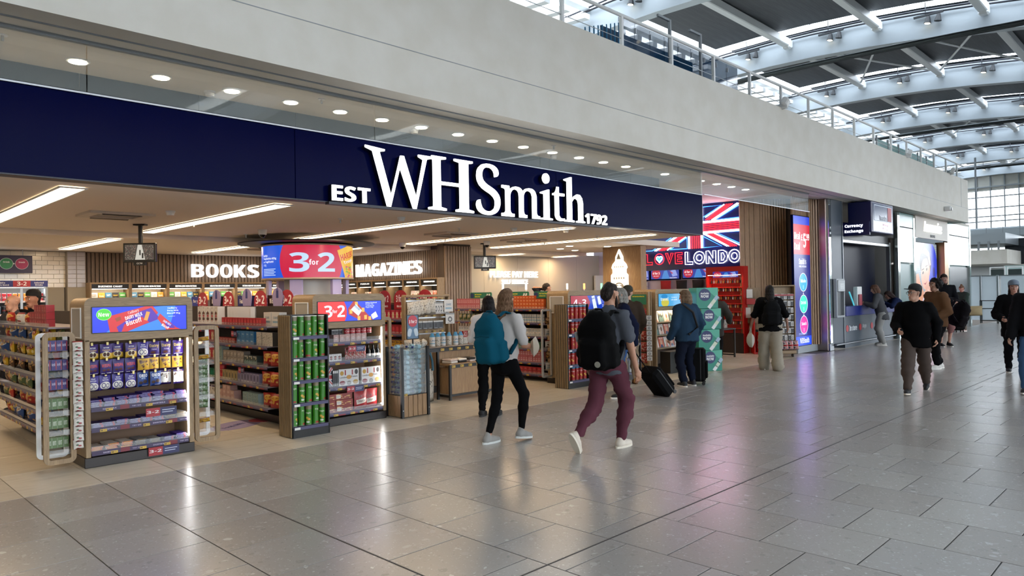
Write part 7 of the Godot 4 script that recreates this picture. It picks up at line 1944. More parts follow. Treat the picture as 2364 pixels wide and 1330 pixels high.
func meal_screen() -> StandardMaterial3D:
	var s := Canvas.new(self, 512, 1720, c(0x101C7A))
	s.rect(0, 0, 512, 110, c(0x1C38C0))
	s.rect(0, 110, 512, 400, c(0xC0142E))
	s.text("Meal", 110, 260, 100, Color.WHITE, "bold", 180)
	s.text("Deal", 106, 400, 100, Color.WHITE, "bold", 176)
	s.text("£", 260, 280, 80, Color.WHITE, "bold", 50)
	s.text("5", 350, 320, 190, Color.WHITE, "bold", 90)
	s.text(".99", 446, 270, 90, Color.WHITE, "bold", 110)
	s.text("Smith's", 270, 600, 80, Color.WHITE, "serifbold", 230)
	s.text("FAMILY KITCHEN", 270, 668, 26, Color.WHITE, "bold", 230)
	var k := 0
	for q in [["Main", 0x1CA0E8, 880], ["Drink", 0x2AD8B8, 1170], ["Snack", 0xE81E9A, 1450]]:
		s.oval(280, q[2], 130, 125, Color.WHITE)
		s.oval(280, q[2], 122, 117, c(q[1]))
		s.text(q[0], 280, q[2] - 20, 46, Color.WHITE, "bold", 160)
		s.rect(260, q[2] + 40, 40, 50, c(q[1]).lightened(0.35))
		if k < 2:
			s.rect(274, q[2] + 132, 8, 34, Color.WHITE)
			s.rect(261, q[2] + 145, 34, 8, Color.WHITE)
		k += 1
	s.rect(0, 1600, 512, 120, c(0x1C48E0))
	s.text("WHSmith", 290, 1655, 70, Color.WHITE, "serifbold", 300)
	for j in 3:
		s.rect(110, 1574 - j * 10, 260, 4, c(0x8A9AE0))
	return screenmat("screen_meal", s.tex(2), 1.0)

func fridges() -> void:
	for i in 3:
		var x := 1.25 + i * 0.84
		var t := thing("drinks_fridge", "drinks fridge with three for two header, %s" % ["farthest from the grey tiled pier", "between two other fridges", "next to the grey tiled pier"][i], "fridge", Vector3(x + 0.08, 0, -15.95))
		part(t, "back_panel", bx(0.8, 1.9, 0.04), pm(0x4A4642), Vector3(0, 0.95, -0.28))
		for sd in [-1, 1]:
			part(t, "side_panel", bx(0.03, 1.9, 0.6), M.grey_metal, Vector3(sd * 0.4, 0.95, 0.0))
		part(t, "header", bx(0.82, 0.11, 0.04), pm(0x232C78), Vector3(0, 1.95, 0.3))
		part(t, "header_red", bx(0.27, 0.11, 0.006), pm(0xA8222E), Vector3(0, 1.95, 0.322))
		lettering(t, "lettering", "3-2", "bold", pm(0xF0ECEC), 0.15, 0.07, 0.002, Vector3(0, 1.95, 0.327))
		lettering(t, "lettering", "Mix", "bold", pm(0xE0E0EC), 0.08, 0.03, 0.002, Vector3(-0.29, 1.967, 0.322))
		lettering(t, "lettering", "& Match", "bold", pm(0xE0E0EC), 0.13, 0.03, 0.002, Vector3(-0.26, 1.927, 0.322))
		lettering(t, "lettering", "Selected", "bold", pm(0xE0E0EC), 0.15, 0.03, 0.002, Vector3(0.27, 1.967, 0.322))
		lettering(t, "lettering", "Drinks", "bold", pm(0xE0E0EC), 0.12, 0.03, 0.002, Vector3(0.27, 1.927, 0.322))
		part(t, "door_frame", ring(0.4, 1.7, 0.02, 0.03, 0.01), M.steel_brushed, Vector3(-0.2, 1.03, 0.28))
		part(t, "door_frame", ring(0.4, 1.7, 0.02, 0.03, 0.01), M.steel_brushed, Vector3(0.2, 1.03, 0.28))
		for y in [1.62, 1.38, 1.1, 0.8, 0.5, 0.2]:
			part(t, "shelf", bx(0.76, 0.014, 0.5), M.white_metal, Vector3(0, y, 0))
			part(t, "price_rail", bx(0.76, 0.035, 0.006), pm(0xE8D8E0), Vector3(0, y, 0.253))
		part(t, "light_strip", bx(0.74, 0.015, 0.02), glow(0xFFFFFF, 5.0), Vector3(0, 1.875, 0.22))
		area(t, "fridge_light", 0.7, 0.03, 0.35, Color(1, 1, 1), Vector3(0, 1.86, 0.22), Vector3(-PI / 2 + 0.5, 0, 0))
		for r in 2:
			for k in 9:
				var n: String = [["can_yellow", "can_yellow", "can_blue"], ["can_blue", "can_blue", "can_orange"], ["can_red", "can_orange", "can_red"]][i][k / 3] if r == 0 else ["can_dark", "can_orange", "can_blue"][(k + i) % 3]
				solo("drinks_can", "%s drinks can on the %s fridge shelf" % [{"can_yellow": "yellow", "can_blue": "pale blue", "can_orange": "orange", "can_red": "red", "can_dark": "dark"}[n], ["top", "second"][r]], "can", cylprint(0.033, 0.15, n, 10), M.print, Vector3(x + 0.08 - 0.33 + k * 0.083, [1.628, 1.388][r], -15.78), Vector3.ZERO, "cans in the drinks fridges")
	var b := thing("menu_board", "dark hanging meal deal board with green and red circles", "sign", Vector3(2.6, 2.32, -16.0))
	part(b, "board", rbx(1.3, 0.33, 0.06, 0.006), pm(0x221C3A))
	for q in [["Main", 0x2F6EB0, -0.12], ["Drink", 0x2A7A4A, 0.2], ["Snack", 0x9A2450, 0.44]]:
		part(b, "ring", cyl(0.105, 0.006, 24), pm(0xD8D8D8), Vector3(q[2] + 0.04, 0.01, 0.031), Vector3(PI / 2, 0, 0))
		part(b, "circle", cyl(0.1, 0.008, 24), pm(q[1]), Vector3(q[2] + 0.04, 0.01, 0.032), Vector3(PI / 2, 0, 0))
		lettering(b, "lettering", q[0], "bold", pm(0xF0ECEC), 0.1, 0.03, 0.003, Vector3(q[2] + 0.04, 0.04, 0.037))
		lettering(b, "plus_sign", "+", "bold", pm(0xF0ECEC), 0.03, 0.03, 0.003, Vector3(q[2] - 0.085, 0.01, 0.033))
	for sd in [-1, 1]:
		part(b, "hanger", cyl(0.006, 0.12, 6), M.steel, Vector3(sd * 0.5, 0.22, 0))

# ------------------------------------------------------------------ units further along the concourse
func concourse() -> void:
	struct("wall_back_units", bx(14.2, 4.0, 0.3), mat("back_wall"), Vector3(26.0, 2.0, -9.6))
	struct("ceiling_units", bx(14.2, 0.1, 2.6), M.plaster_wall, Vector3(26.0, 3.97, -8.4)).set_meta("label", "ceiling over the exchange kiosk and accessory shop")
	var mir := mat("mirror_strip", c(0xC9D4D2), 0.08, 0.9)
	var sn := snode("wall_pier_steel")
	part(sn, "steel_return", rbx(0.12, 3.9, 0.4, 0.01), mat("steel_warm", c(0x8E8078), 0.3, 0.9), Vector3(18.72, 1.95, -7.36))
	part(sn, "mirror_edge", bx(0.16, 3.7, 0.04), mir, Vector3(18.82, 2.04, -7.14))
	part(sn, "kick_plate", rbx(0.24, 0.18, 0.06, 0.005), M.steel_brushed, Vector3(18.8, 0.09, -7.14))
	part(sn, "slate_panel", bx(0.72, 3.8, 0.05), mat("slate", c(0x38434E), 0.4), Vector3(19.26, 2.0, -7.14))
	part(sn, "edge_trim", bx(0.03, 3.8, 0.07), M.steel_brushed, Vector3(19.63, 2.0, -7.13))
	part(sn, "foot_rail", tube([Vector3(18.9, 0.14, -7.05), Vector3(23.6, 0.14, -7.05)], 0.025, 8), M.steel_brushed)
	var a := thing("cash_machine", "grey cash machine with keypad set in the slate panel", "cash machine", Vector3(19.2, 0, -7.06))
	part(a, "surround", ring(0.56, 1.0, 0.05, 0.08, 0.02), M.grey_metal, Vector3(0, 1.34, 0))
	part(a, "recess", bx(0.46, 0.62, 0.03), pm(0x4A4E52), Vector3(0, 1.2, -0.03))
	part(a, "hood", rbx(0.46, 0.3, 0.1, 0.01), pm(0xA9AEB0), Vector3(0, 1.66, 0.02))
	for i in 3:
		for j in 4:
			part(a, "key", bx(0.05, 0.03, 0.006), pm(0xDDE0E0), Vector3(-0.1 + j * 0.07, 1.6 + i * 0.05, 0.073))
	# currency exchange kiosk
	var k := thing("exchange_kiosk", "dark blue currency exchange kiosk with lit name board and counter", "kiosk", Vector3(21.6, 0, -7.2))
	part(k, "rear_wall", bx(4.0, 3.2, 0.05), kiosk_dark(), Vector3(0, 1.6, -0.42))
	part(k, "counter", rbx(3.9, 0.26, 0.5, 0.01), mat("kiosk_blue", c(0x16246E), 0.3), Vector3(0, 0.98, -0.1))
	part(k, "counter_front", bx(3.9, 0.84, 0.4), mat("slate"), Vector3(0, 0.43, -0.1))
	part(k, "post", bx(0.1, 2.9, 0.1), M.steel, Vector3(2.0, 1.5, 0.0))
	part(k, "end_panel", bx(0.3, 3.1, 0.1), mat("steel_warm"), Vector3(2.22, 1.55, 0.0))
	part(k, "head_bar", bx(3.9, 0.06, 0.08), M.steel, Vector3(0, 2.86, 0.0))
	part(k, "lintel", bx(4.0, 0.3, 0.1), M.black, Vector3(0.0, 2.97, -0.05))
	part(k, "name_board", bx(0.06, 0.36, 0.76), mat("kiosk_board", c(0x0A1248), 0.35), Vector3(-1.6, 3.17, 0.28))
	lettering(k, "lettering", "Currency", "bold", glow(0xF4F6FF, 1.6), 0.46, 0.1, 0.01, Vector3(-1.635, 3.24, 0.27), Vector3(0, -PI / 2, 0))
	lettering(k, "lettering", "Exchange", "bold", glow(0xF4F6FF, 1.6), 0.47, 0.1, 0.01, Vector3(-1.635, 3.1, 0.27), Vector3(0, -PI / 2, 0))
	var b := part(k, "projecting_sign", rbx(1.75, 0.82, 0.6, 0.02), mat("kiosk_board"), Vector3(-0.7, 3.47, 0.4))
	part(b, "front_panel", bx(1.55, 0.74, 0.01), pm(0x2E3C62, 0.15), Vector3(0, 0, 0.302))
	part(b, "panel_outline", ring(1.4, 0.42, 0.02, 0.004, 0.01), pm(0xC9D0DC), Vector3(0, 0.12, 0.31))
	part(b, "red_square", bx(0.3, 0.38, 0.006), pm(0xA8282E), Vector3(0.53, 0.12, 0.31))
	lettering(b, "lettering", "Travelex", "regular", pm(0xE6EAF0), 0.62, 0.14, 0.004, Vector3(0.02, 0.0, 0.312))
	lettering(b, "lettering", "Currency", "bold", glow(0xE8C9D0, 0.6), 0.4, 0.07, 0.004, Vector3(0.2, -0.18, 0.312))
	lettering(b, "lettering", "Exchange", "bold", glow(0xE8C9D0, 0.6), 0.42, 0.07, 0.004, Vector3(0.2, -0.28, 0.312))
	lettering(k, "lettering", "In store", "bold", pm(0xD8DCE0), 0.55, 0.14, 0.004, Vector3(-1.35, 0.52, 0.105))
	lettering(k, "lettering", "App", "bold", pm(0xD8DCE0), 0.3, 0.14, 0.004, Vector3(-0.5, 0.52, 0.105))
	lettering(k, "lettering", "Online", "bold", pm(0xD8DCE0), 0.5, 0.14, 0.004, Vector3(0.75, 0.52, 0.105))
	for x in [-1.78, -0.82, 0.1]:
		part(k, "red_dot", cyl(0.09, 0.006, 20), pm(0xA8282E), Vector3(x, 0.52, 0.104), Vector3(PI / 2, 0, 0))
	area(k, "kiosk_light", 1.0, 0.1, 0.12, Color(1, 0.92, 0.8), Vector3(-0.5, 2.8, -0.5), Vector3(-PI / 2, 0, 0))
	var p := thing("kiosk_poster", "framed dark poster of flowers behind the exchange counter", "poster", Vector3(20.15, 1.78, -7.62))
	part(p, "frame", ring(0.9, 1.0, 0.03, 0.03, 0.006), M.steel, Vector3.ZERO)
	part(p, "sheet", bx(0.86, 0.96, 0.01), pm(0x3A2A3E))
	lettering(p, "lettering", "Travel money", "bold", pm(0xD8D0C8), 0.6, 0.05, 0.003, Vector3(0, 0.36, 0.008))
	for i in 7:
		part(p, "flower", cyl(0.07 + 0.02 * (i % 2), 0.004, 14), pm([0x8E2A2E, 0xA8443A, 0x5A2030][i % 3]), Vector3(-0.28 + 0.09 * i, -0.2 + 0.06 * (i % 3), 0.008), Vector3(PI / 2, 0, 0))
	part(p, "gold_badge", cyl(0.1, 0.005, 6), pm(0xC9B45A), Vector3(0.26, 0.12, 0.009), Vector3(PI / 2, 0, 0))
	var tl := thing("counter_screen", "white and teal card reader screens on the exchange counter", "monitor", Vector3(20.55, 1.11, -7.14))
	part(tl, "tablet", rbx(0.3, 0.4, 0.03, 0.01), glow(0x3FA8B8, 0.5), Vector3(-0.25, 0.2, 0), Vector3(-0.3, 0.3, 0))
	part(tl, "leaflet_holder", rbx(0.34, 0.52, 0.12, 0.01), pm(0xD8DAD8), Vector3(0.2, 0.26, 0.0))
	part(tl, "leaflet", rbx(0.2, 0.3, 0.03, 0.004), pm(0xA8505A), Vector3(0.15, 0.16, 0.09))
	# mirrored and green glass cladding, accessory shop
	for q in [[23.95, 25.35, "between kiosk and accessory shop"], [29.55, 32.5, "past the accessory shop"]]:
		var g := snode("wall_cladding_glass")
		var w: float = q[1] - q[0]
		part(g, "upper_pane", bx(w, 0.42, 0.02), M.green_glass, Vector3((q[0] + q[1]) / 2, 3.68, -7.0))
		part(g, "middle_pane", bx(w, 1.08, 0.02), M.green_glass, Vector3((q[0] + q[1]) / 2, 2.9, -7.0))
		part(g, "lower_panel", bx(w, 2.3, 0.03), pm(0x4E6E6C if q[0] < 28 else 0x4A4C4E, 0.3), Vector3((q[0] + q[1]) / 2, 1.16, -7.06))
		part(g, "backing", bx(w, 3.9, 0.04), pm(0x9AB0AE), Vector3((q[0] + q[1]) / 2, 1.95, -7.14))
		for x in [q[0] - 0.08, q[1] + 0.1]:
			part(g, "mirror_post", bx(0.2, 3.9, 0.08), mir, Vector3(x, 1.95, -7.02))
		if q[0] > 28:
			part(g, "return_pane", bx(0.02, 3.5, 0.8), M.green_glass, Vector3(32.6, 2.0, -7.45))
	var s := thing("accessory_shop_front", "pale accessory shop front with white lettering over a large picture screen", "shop front", Vector3(27.45, 0, -7.0))
	part(s, "sign_panel", bx(3.8, 0.76, 0.06), pm(0xB4ACA0), Vector3(0, 3.58, 0))
	lettering(s, "lettering", "Accessorize", "serifbold", glow(0xFFFFFF, 1.0), 2.1, 0.36, 0.03, Vector3(0.0, 3.6, 0.05))
	lettering(s, "lettering", "LONDON", "bold", M.black, 0.55, 0.09, 0.01, Vector3(0.0, 3.3, 0.035))
	part(s, "jamb", bx(0.5, 3.1, 0.3), mat("steel_gold", c(0x9A7850), 0.3, 0.8), Vector3(1.62, 1.6, -0.1))
	var v := thing("portrait_screen", "large screen picture of a smiling woman with a headband", "screen", Vector3(27.35, 2.0, -7.2))
	part(v, "case", rbx(2.76, 2.2, 0.06, 0.01), M.black)
	part(v, "picture", quad(2.64, 2.14), portrait(), Vector3(0, 0, 0.032))
	area(v, "screen_light", 2.5, 2.0, 0.8, Color(1, 0.8, 0.85), Vector3(0, 0, 0.06), Vector3(0, PI, 0))
	for q in [[23.2, 4.2, "high on the bulkhead above the glass cladding"]]:
		var cm := thing("bulkhead_camera", "white security camera " + q[2], "camera", Vector3(27.4, 4.2, -6.55))
		part(cm, "body", rbx(0.16, 0.16, 0.22, 0.03), M.white_metal, Vector3(0, 0, 0.06))
		part(cm, "lens", cyl(0.05, 0.02, 14), M.black_gloss, Vector3(0.03, -0.02, 0.18), Vector3(PI / 2, 0, 0))
	# glass barrier across the concourse
	var gb := thing("glass_barrier", "frosted glass barrier with steel posts closing the concourse", "barrier", Vector3(35.95, 0, 0))
	var fr := mat("frosted", Color(0.82, 0.87, 0.9, 0.65), 0.5)
	fr.transparency = BaseMaterial3D.TRANSPARENCY_ALPHA
	for q in [[-7.85, -7.38], [-7.3, -6.76], [-6.6, -5.6], [-5.5, -4.4]]:
		part(gb, "pane", bx(0.02, 1.86, q[1] - q[0]), fr, Vector3(0, 1.05, (q[0] + q[1]) / 2))
		part(gb, "post", rbx(0.07, 2.03, 0.07, 0.006), M.steel_brushed, Vector3(0, 1.015, q[1] + 0.035))
	part(gb, "head_rail", bx(0.05, 0.04, 3.6), M.steel_brushed, Vector3(0, 2.0, -6.1))
	var ft := thing("trolley_rack", "dark metal rack with shelves standing against the frosted barrier", "rack", Vector3(35.5, 0, -6.95), PI / 2)
	for y in [0.95, 0.62, 0.12]:
		part(ft, "shelf", bx(0.62, 0.03, 0.3), M.black, Vector3(0, y, 0))
	for sd in [-1, 1]:
		for sz in [-1, 1]:
			part(ft, "leg", bx(0.03, 0.96, 0.03), M.black, Vector3(sd * 0.3, 0.48, sz * 0.13))
	for q in [-7.1, -6.45]:
		var w := thing("notice_board", "white framed board with dark arch shape standing behind the barrier", "board", Vector3(38.0, 0, q), PI / 2, "white framed boards")
		part(w, "frame", ring(0.6, 0.42, 0.05, 0.04, 0.03), pm(0xE2E4E2), Vector3(0, 2.2, 0))
		part(w, "dark_arch", bx(0.5, 0.3, 0.02), pm(0x2A3634), Vector3(0, 2.14, -0.01))
		part(w, "leg", bx(0.05, 2.0, 0.05), pm(0xE2E4E2), Vector3(0, 1.0, 0))
	# mezzanine, bridge and dark video wall at the far end
	var mz := snode("wall_far_mezzanine")
	part(mz, "band", bx(6.0, 0.8, 6.0), M.plaster_wall, Vector3(51.0, 3.2, -11.5))
	part(mz, "upper_cladding", bx(5.6, 0.6, 5.8), mat("cladding", c(0xA9B2B8), 0.35, 0.6), Vector3(51.0, 4.25, -11.5))
	for i in 12:
		part(mz, "fin", bx(0.05, 0.5, 0.1), M.grey_metal, Vector3(48.15, 3.85, -14.2 + i * 0.48))
	part(mz, "lower_wall", bx(5.0, 1.95, 5.2), pm(0xB4B8B8), Vector3(51.6, 0.975, -12.3))
	part(mz, "recess_wall", bx(0.2, 0.9, 5.2), pm(0xB4B8B8), Vector3(53.9, 2.35, -12.3))
	var vw := thing("video_wall", "large dark video wall above the far barrier", "screen", Vector3(52.0, 3.6, -7.2), -PI / 2)
	part(vw, "case", rbx(4.2, 1.56, 0.2, 0.01), M.black)
	part(vw, "face", quad(4.1, 1.46), mat("dark_screen", c(0x0C1420), 0.15), Vector3(0, 0, 0.103))
	part(vw, "support", bx(0.2, 2.9, 0.2), M.grey_metal, Vector3(0, -2.15, -0.1))
	var br := thing("duct_bridge", "silver clad overhead duct crossing below the far windows", "duct", Vector3(58.0, 5.15, -8.0))
	part(br, "duct", rbx(0.9, 0.7, 9.0, 0.1), mat("cladding"))
	for i in 10:
		part(br, "seam", bx(0.92, 0.72, 0.03), M.grey_metal, Vector3(0, 0, -4.3 + i * 0.95))
	for z in [-4.0, 4.0]:
		part(br, "hanger", bx(0.1, 5.0, 0.1), M.grey_metal, Vector3(0, 2.8, z))
	struct("wall_far_lower", bx(0.3, 3.0, 14.0), pm(0xA9C0BC, 0.3), Vector3(60.0, 1.5, -6.0))
	# blue glass screens on the upper floor
	var bg := thing("blue_glass_screen", "tall dark blue glass screen of panels behind the balcony railing", "glass screen", Vector3(0, 4.6, -7.6))
	for i in 9:
		part(bg, "panel", bx(0.48, 1.94, 0.02), M.blue_glass, Vector3(10.75 + i * 0.492, 0.97, 0))
		part(bg, "clip", bx(0.02, 0.1, 0.05), M.steel, Vector3(10.5 + i * 0.492, 1.8, 0.02))
	part(bg, "backing_curtain", bx(3.2, 1.9, 0.02), pm(0x10405E, 0.6), Vector3(12.1, 0.95, -0.4))
	for i in 9:
		part(bg, "fin", bx(0.1, 1.5 + i * 0.04, 0.02), mat("blue_fin", c(0x1E6A94), 0.3), Vector3(9.55 + i * 0.12, 0.75 + i * 0.02, 0.0), Vector3(0, 0.6, 0))
	for i in 2:
		var lp := thing("bollard_lamp", "grey square lamp post rising behind the blue glass screen, %s one" % ["first", "second"][i], "lamp post", Vector3(11.55 + i * 1.1, 4.6, -7.2))
		part(lp, "post", bx(0.05, 2.05, 0.05), M.grey_metal, Vector3(0, 1.02, 0))
		part(lp, "arm", bx(0.4, 0.04, 0.04), M.grey_metal, Vector3(-0.2, 2.03, 0))
	var gr := thing("glass_balustrade", "grey glazed balustrade panels at the far end of the upper floor", "balustrade", Vector3(0, 4.6, -7.5))
	for i in 6:
		part(gr, "panel", bx(1.0, 1.6, 0.02), M.green_glass, Vector3(24.2 + i * 1.05, 0.8, 0))
		part(gr, "post", bx(0.05, 1.7, 0.05), M.grey_metal, Vector3(23.7 + i * 1.05, 0.85, 0))

func kiosk_dark() -> StandardMaterial3D:
	var m := mat("kiosk_navy", c(0x070B22), 0.3)
	m.metallic_specular = 0.15
	return m

func portrait() -> StandardMaterial3D:
	# a generic smiling portrait for the picture screen
	var s := Canvas.new(self, 512, 416, c(0x8A98A4))
	for i in 30:
		s.line(Vector2(0, i * 14), Vector2(512, i * 14 - 30), 3, c(0xA4B2BC))
	s.oval(330, 150, 190, 170, c(0x2440D0))
	s.oval(440, 190, 26, 34, c(0x16228A))
	s.oval(250, 130, 130, 90, c(0x2A1A18))
	s.poly([Vector2(130, 416), Vector2(180, 330), Vector2(300, 290), Vector2(460, 250), Vector2(512, 270), Vector2(512, 416)], c(0xE0AC98))
	s.poly([Vector2(150, 416), Vector2(210, 330), Vector2(330, 350), Vector2(470, 320), Vector2(512, 350), Vector2(512, 416)], c(0xD8D6EC))
	s.poly([Vector2(0, 416), Vector2(30, 210), Vector2(90, 200), Vector2(130, 260), Vector2(210, 330), Vector2(120, 416)], c(0xD89878))
	s.oval(240, 200, 92, 108, c(0xE2AE98), 0.3)
	s.poly([Vector2(230, 290), Vector2(330, 250), Vector2(400, 330), Vector2(280, 350)], c(0xDCA48E))
	s.oval(330, 180, 18, 34, c(0xD89C86))
	s.poly([Vector2(120, 150), Vector2(180, 60), Vector2(300, 50), Vector2(350, 150), Vector2(280, 96), Vector2(180, 110)], c(0x2A1A18))
	s.poly([Vector2(150, 70), Vector2(240, 26), Vector2(340, 60), Vector2(370, 140), Vector2(340, 150), Vector2(300, 84), Vector2(200, 66)], c(0xC8A8BC))
	for q in [[190, 196], [274, 172]]:
		s.line(Vector2(q[0] - 24, q[1] - 18), Vector2(q[0] + 24, q[1] - 28), 8, c(0x3A2420))
		s.oval(q[0], q[1], 18, 9, c(0x3A2824), -0.3)
	s.line(Vector2(232, 190), Vector2(226, 236), 6, c(0xC48A76))
	s.poly([Vector2(196, 266), Vector2(240, 276), Vector2(290, 244), Vector2(250, 262)], c(0xB04A50))
	s.line(Vector2(290, 300), Vector2(360, 372), 5, c(0xF2EADC))
	s.line(Vector2(360, 372), Vector2(420, 270), 5, c(0xF2EADC))
	s.rect(0, 330, 60, 86, c(0x3A3640))
	return screenmat("screen_portrait", s.tex(), 0.75)

# ------------------------------------------------------------------ bodies: smooth union of tapered bones, meshed as surface nets
class Field:
	var o: Vector3
	var h: float
	var n: Vector3i
	var v: PackedFloat32Array
	func _init(lo: Vector3, hi: Vector3, cell_: float):
		h = cell_
		o = lo - Vector3.ONE * h * 2.0
		var s := (hi - lo) / h
		n = Vector3i(int(s.x) + 6, int(s.y) + 6, int(s.z) + 6)
		v.resize(n.x * n.y * n.z)
		v.fill(1.0)
	func bone(a: Vector3, b: Vector3, ra: float, rb: float, k := 0.02, sq := Vector3.ONE) -> void:
		# tapered capsule; sq flattens it along the axes
		var R := maxf(ra, rb) + k + h * 2.0
		var isq := Vector3.ONE / sq
		var rr := Vector3.ONE * R * maxf(sq.x, maxf(sq.y, sq.z))
		var lo := Vector3i(((a.min(b) - rr - o) / h).floor()).clamp(Vector3i.ZERO, n - Vector3i.ONE)
		var hi := Vector3i(((a.max(b) + rr - o) / h).ceil()).clamp(Vector3i.ZERO, n - Vector3i.ONE)
		var A := a * isq
		var ab := (b - a) * isq
		var l2 := maxf(ab.length_squared(), 1e-9)
		var ms := minf(sq.x, minf(sq.y, sq.z))
		for z in range(lo.z, hi.z + 1):
			for y in range(lo.y, hi.y + 1):
				var at := (z * n.y + y) * n.x
				for x in range(lo.x, hi.x + 1):
					var p := (o + Vector3(x, y, z) * h) * isq - A
					var t := clampf(p.dot(ab) / l2, 0.0, 1.0)
					var d := (p - ab * t).length() - (ra + (rb - ra) * t)
					d *= ms if ms < 1.0 else 1.0
					var e := v[at + x]
					var q := maxf(k - absf(d - e), 0.0)
					v[at + x] = minf(d, e) - q * q * 0.25 / k
	func block(ctr: Vector3, half: Vector3, r: float, bas: Basis, k := 0.02) -> void:
		# rounded box
		var R := half.length() + k + h * 2.0
		var lo := Vector3i(((ctr - Vector3.ONE * R - o) / h).floor()).clamp(Vector3i.ZERO, n - Vector3i.ONE)
		var hi := Vector3i(((ctr + Vector3.ONE * R - o) / h).ceil()).clamp(Vector3i.ZERO, n - Vector3i.ONE)
		var inv := bas.transposed()
		var hh := half - Vector3.ONE * r
		for z in range(lo.z, hi.z + 1):
			for y in range(lo.y, hi.y + 1):
				var at := (z * n.y + y) * n.x
				for x in range(lo.x, hi.x + 1):
					var p := (inv * (o + Vector3(x, y, z) * h - ctr)).abs() - hh
					var d := p.max(Vector3.ZERO).length() + minf(maxf(p.x, maxf(p.y, p.z)), 0.0) - r
					var e := v[at + x]
					var q := maxf(k - absf(d - e), 0.0)
					v[at + x] = minf(d, e) - q * q * 0.25 / k
	func cut(y0: float, above: bool) -> void:
		# keep what lies below (or above) a height
		for z in n.z:
			for y in n.y:
				var d := (o.y + y * h) - y0
				if not above:
					d = -d
				if d < -h * 2.0:
					continue
				var at := (z * n.y + y) * n.x
				for x in n.x:
					v[at + x] = maxf(v[at + x], d)
	func emit(st: SurfaceTool, noise: FastNoiseLite = null, amp := 0.0) -> void:
		var id := {}
		var pts := PackedVector3Array()
		var sx := 1
		var sy := n.x
		var sz := n.x * n.y
		var offs := [0, sx, sy, sx + sy, sz, sx + sz, sy + sz, sx + sy + sz]
		var lim := h * 1.9
		for z in n.z - 1:
			for y in n.y - 1:
				for x in n.x - 1:
					var at := z * sz + y * sy + x
					var v0 := v[at]
					if v0 > lim or v0 < -lim:
						continue
					var m := 0
					for i in 8:
						if v[at + offs[i]] < 0.0:
							m |= 1 << i
					if m == 0 or m == 255:
						continue
					var s := Vector3.ZERO
					var c0 := 0
					for e in [[0, 1], [2, 3], [4, 5], [6, 7], [0, 2], [1, 3], [4, 6], [5, 7], [0, 4], [1, 5], [2, 6], [3, 7]]:
						var i: int = e[0]
						var j: int = e[1]
						if ((m >> i) & 1) != ((m >> j) & 1):
							var a := v[at + offs[i]]
							var b := v[at + offs[j]]
							var t := a / (a - b)
							var pa := Vector3(i & 1, (i >> 1) & 1, i >> 2)
							var pb := Vector3(j & 1, (j >> 1) & 1, j >> 2)
							s += pa.lerp(pb, t)
							c0 += 1
					id[at] = pts.size()
					pts.append(o + (Vector3(x, y, z) + s / c0) * h)
		var nr := PackedVector3Array()
		nr.resize(pts.size())
		var tris := PackedInt32Array()
		for at in id:
			for ax in 3:
				var d1: int = [sx, sy, sz][ax]
				var u: int = [sy, sz, sx][ax]
				var w: int = [sz, sx, sy][ax]
				var ins := v[at] < 0.0
				if ins == (v[at + d1] < 0.0):
					continue
				if not (id.has(at - u) and id.has(at - w) and id.has(at - u - w)):
					continue
				var q := [id[at], id[at - u], id[at - u - w], id[at - w]]
				if not ins:
					q.reverse()
				# Godot fronts run clockwise
				tris.append_array(PackedInt32Array([q[0], q[2], q[1], q[0], q[3], q[2]]))
		for i in range(0, tris.size(), 3):
			var f := (pts[tris[i + 2]] - pts[tris[i]]).cross(pts[tris[i + 1]] - pts[tris[i]])
			for j in 3:
				nr[tris[i + j]] += f
		for i in pts.size():
			nr[i] = nr[i].normalized()
			if noise:
				pts[i] += nr[i] * noise.get_noise_3d(pts[i].x, pts[i].y * 1.0, pts[i].z) * amp
		for i in tris.size():
			st.set_normal(nr[tris[i]])
			st.add_vertex(pts[tris[i]])

func cloth(h: int) -> StandardMaterial3D:
	var m := mat("cloth_%06x" % h, c(h), 0.9)
	m.metallic_specular = 0.2
	return m

func bagm(h: int) -> StandardMaterial3D:
	var m := mat("bag_%06x" % h, c(h), 0.8)
	m.metallic_specular = 0.2
	return m

func hair_mat(h: int) -> StandardMaterial3D:
	var k := "hair_%06x" % h
	if not M.has(k):
		var m := texmat(k, noise_tex(0.05, [c(h).darkened(0.35), c(h).lightened(0.16)], [0.3, 0.7], 128, 3, 8), 0.55, 1.0, false)
		m.uv1_scale = Vector3(22, 2.5, 22)
		m.metallic_specular = 0.2
	return M[k]

func fold_noise() -> FastNoiseLite:
	var f := FastNoiseLite.new()
	f.seed = 3
	f.frequency = 9.0
	f.fractal_octaves = 2
	return f

func joint(a: Vector3, b: Vector3, l1: float, l2: float, hint: Vector3) -> Vector3:
	# middle joint of a two-bone limb
	var d := b - a
	var L := clampf(d.length(), 0.05, (l1 + l2) * 0.999)
	var x := (l1 * l1 - l2 * l2 + L * L) / (2.0 * L)
	var y := sqrt(maxf(l1 * l1 - x * x, 0.0))
	var dir := d.normalized()
	var side := (hint - dir * hint.dot(dir)).normalized()
	return a + dir * x + side * y

func wrap_mesh(f: Field, amp := 0.0) -> ArrayMesh:
	var st := SurfaceTool.new()
	st.begin(Mesh.PRIMITIVE_TRIANGLES)
	f.emit(st, fold_noise() if amp > 0.0 else null, amp)
	return st.commit()

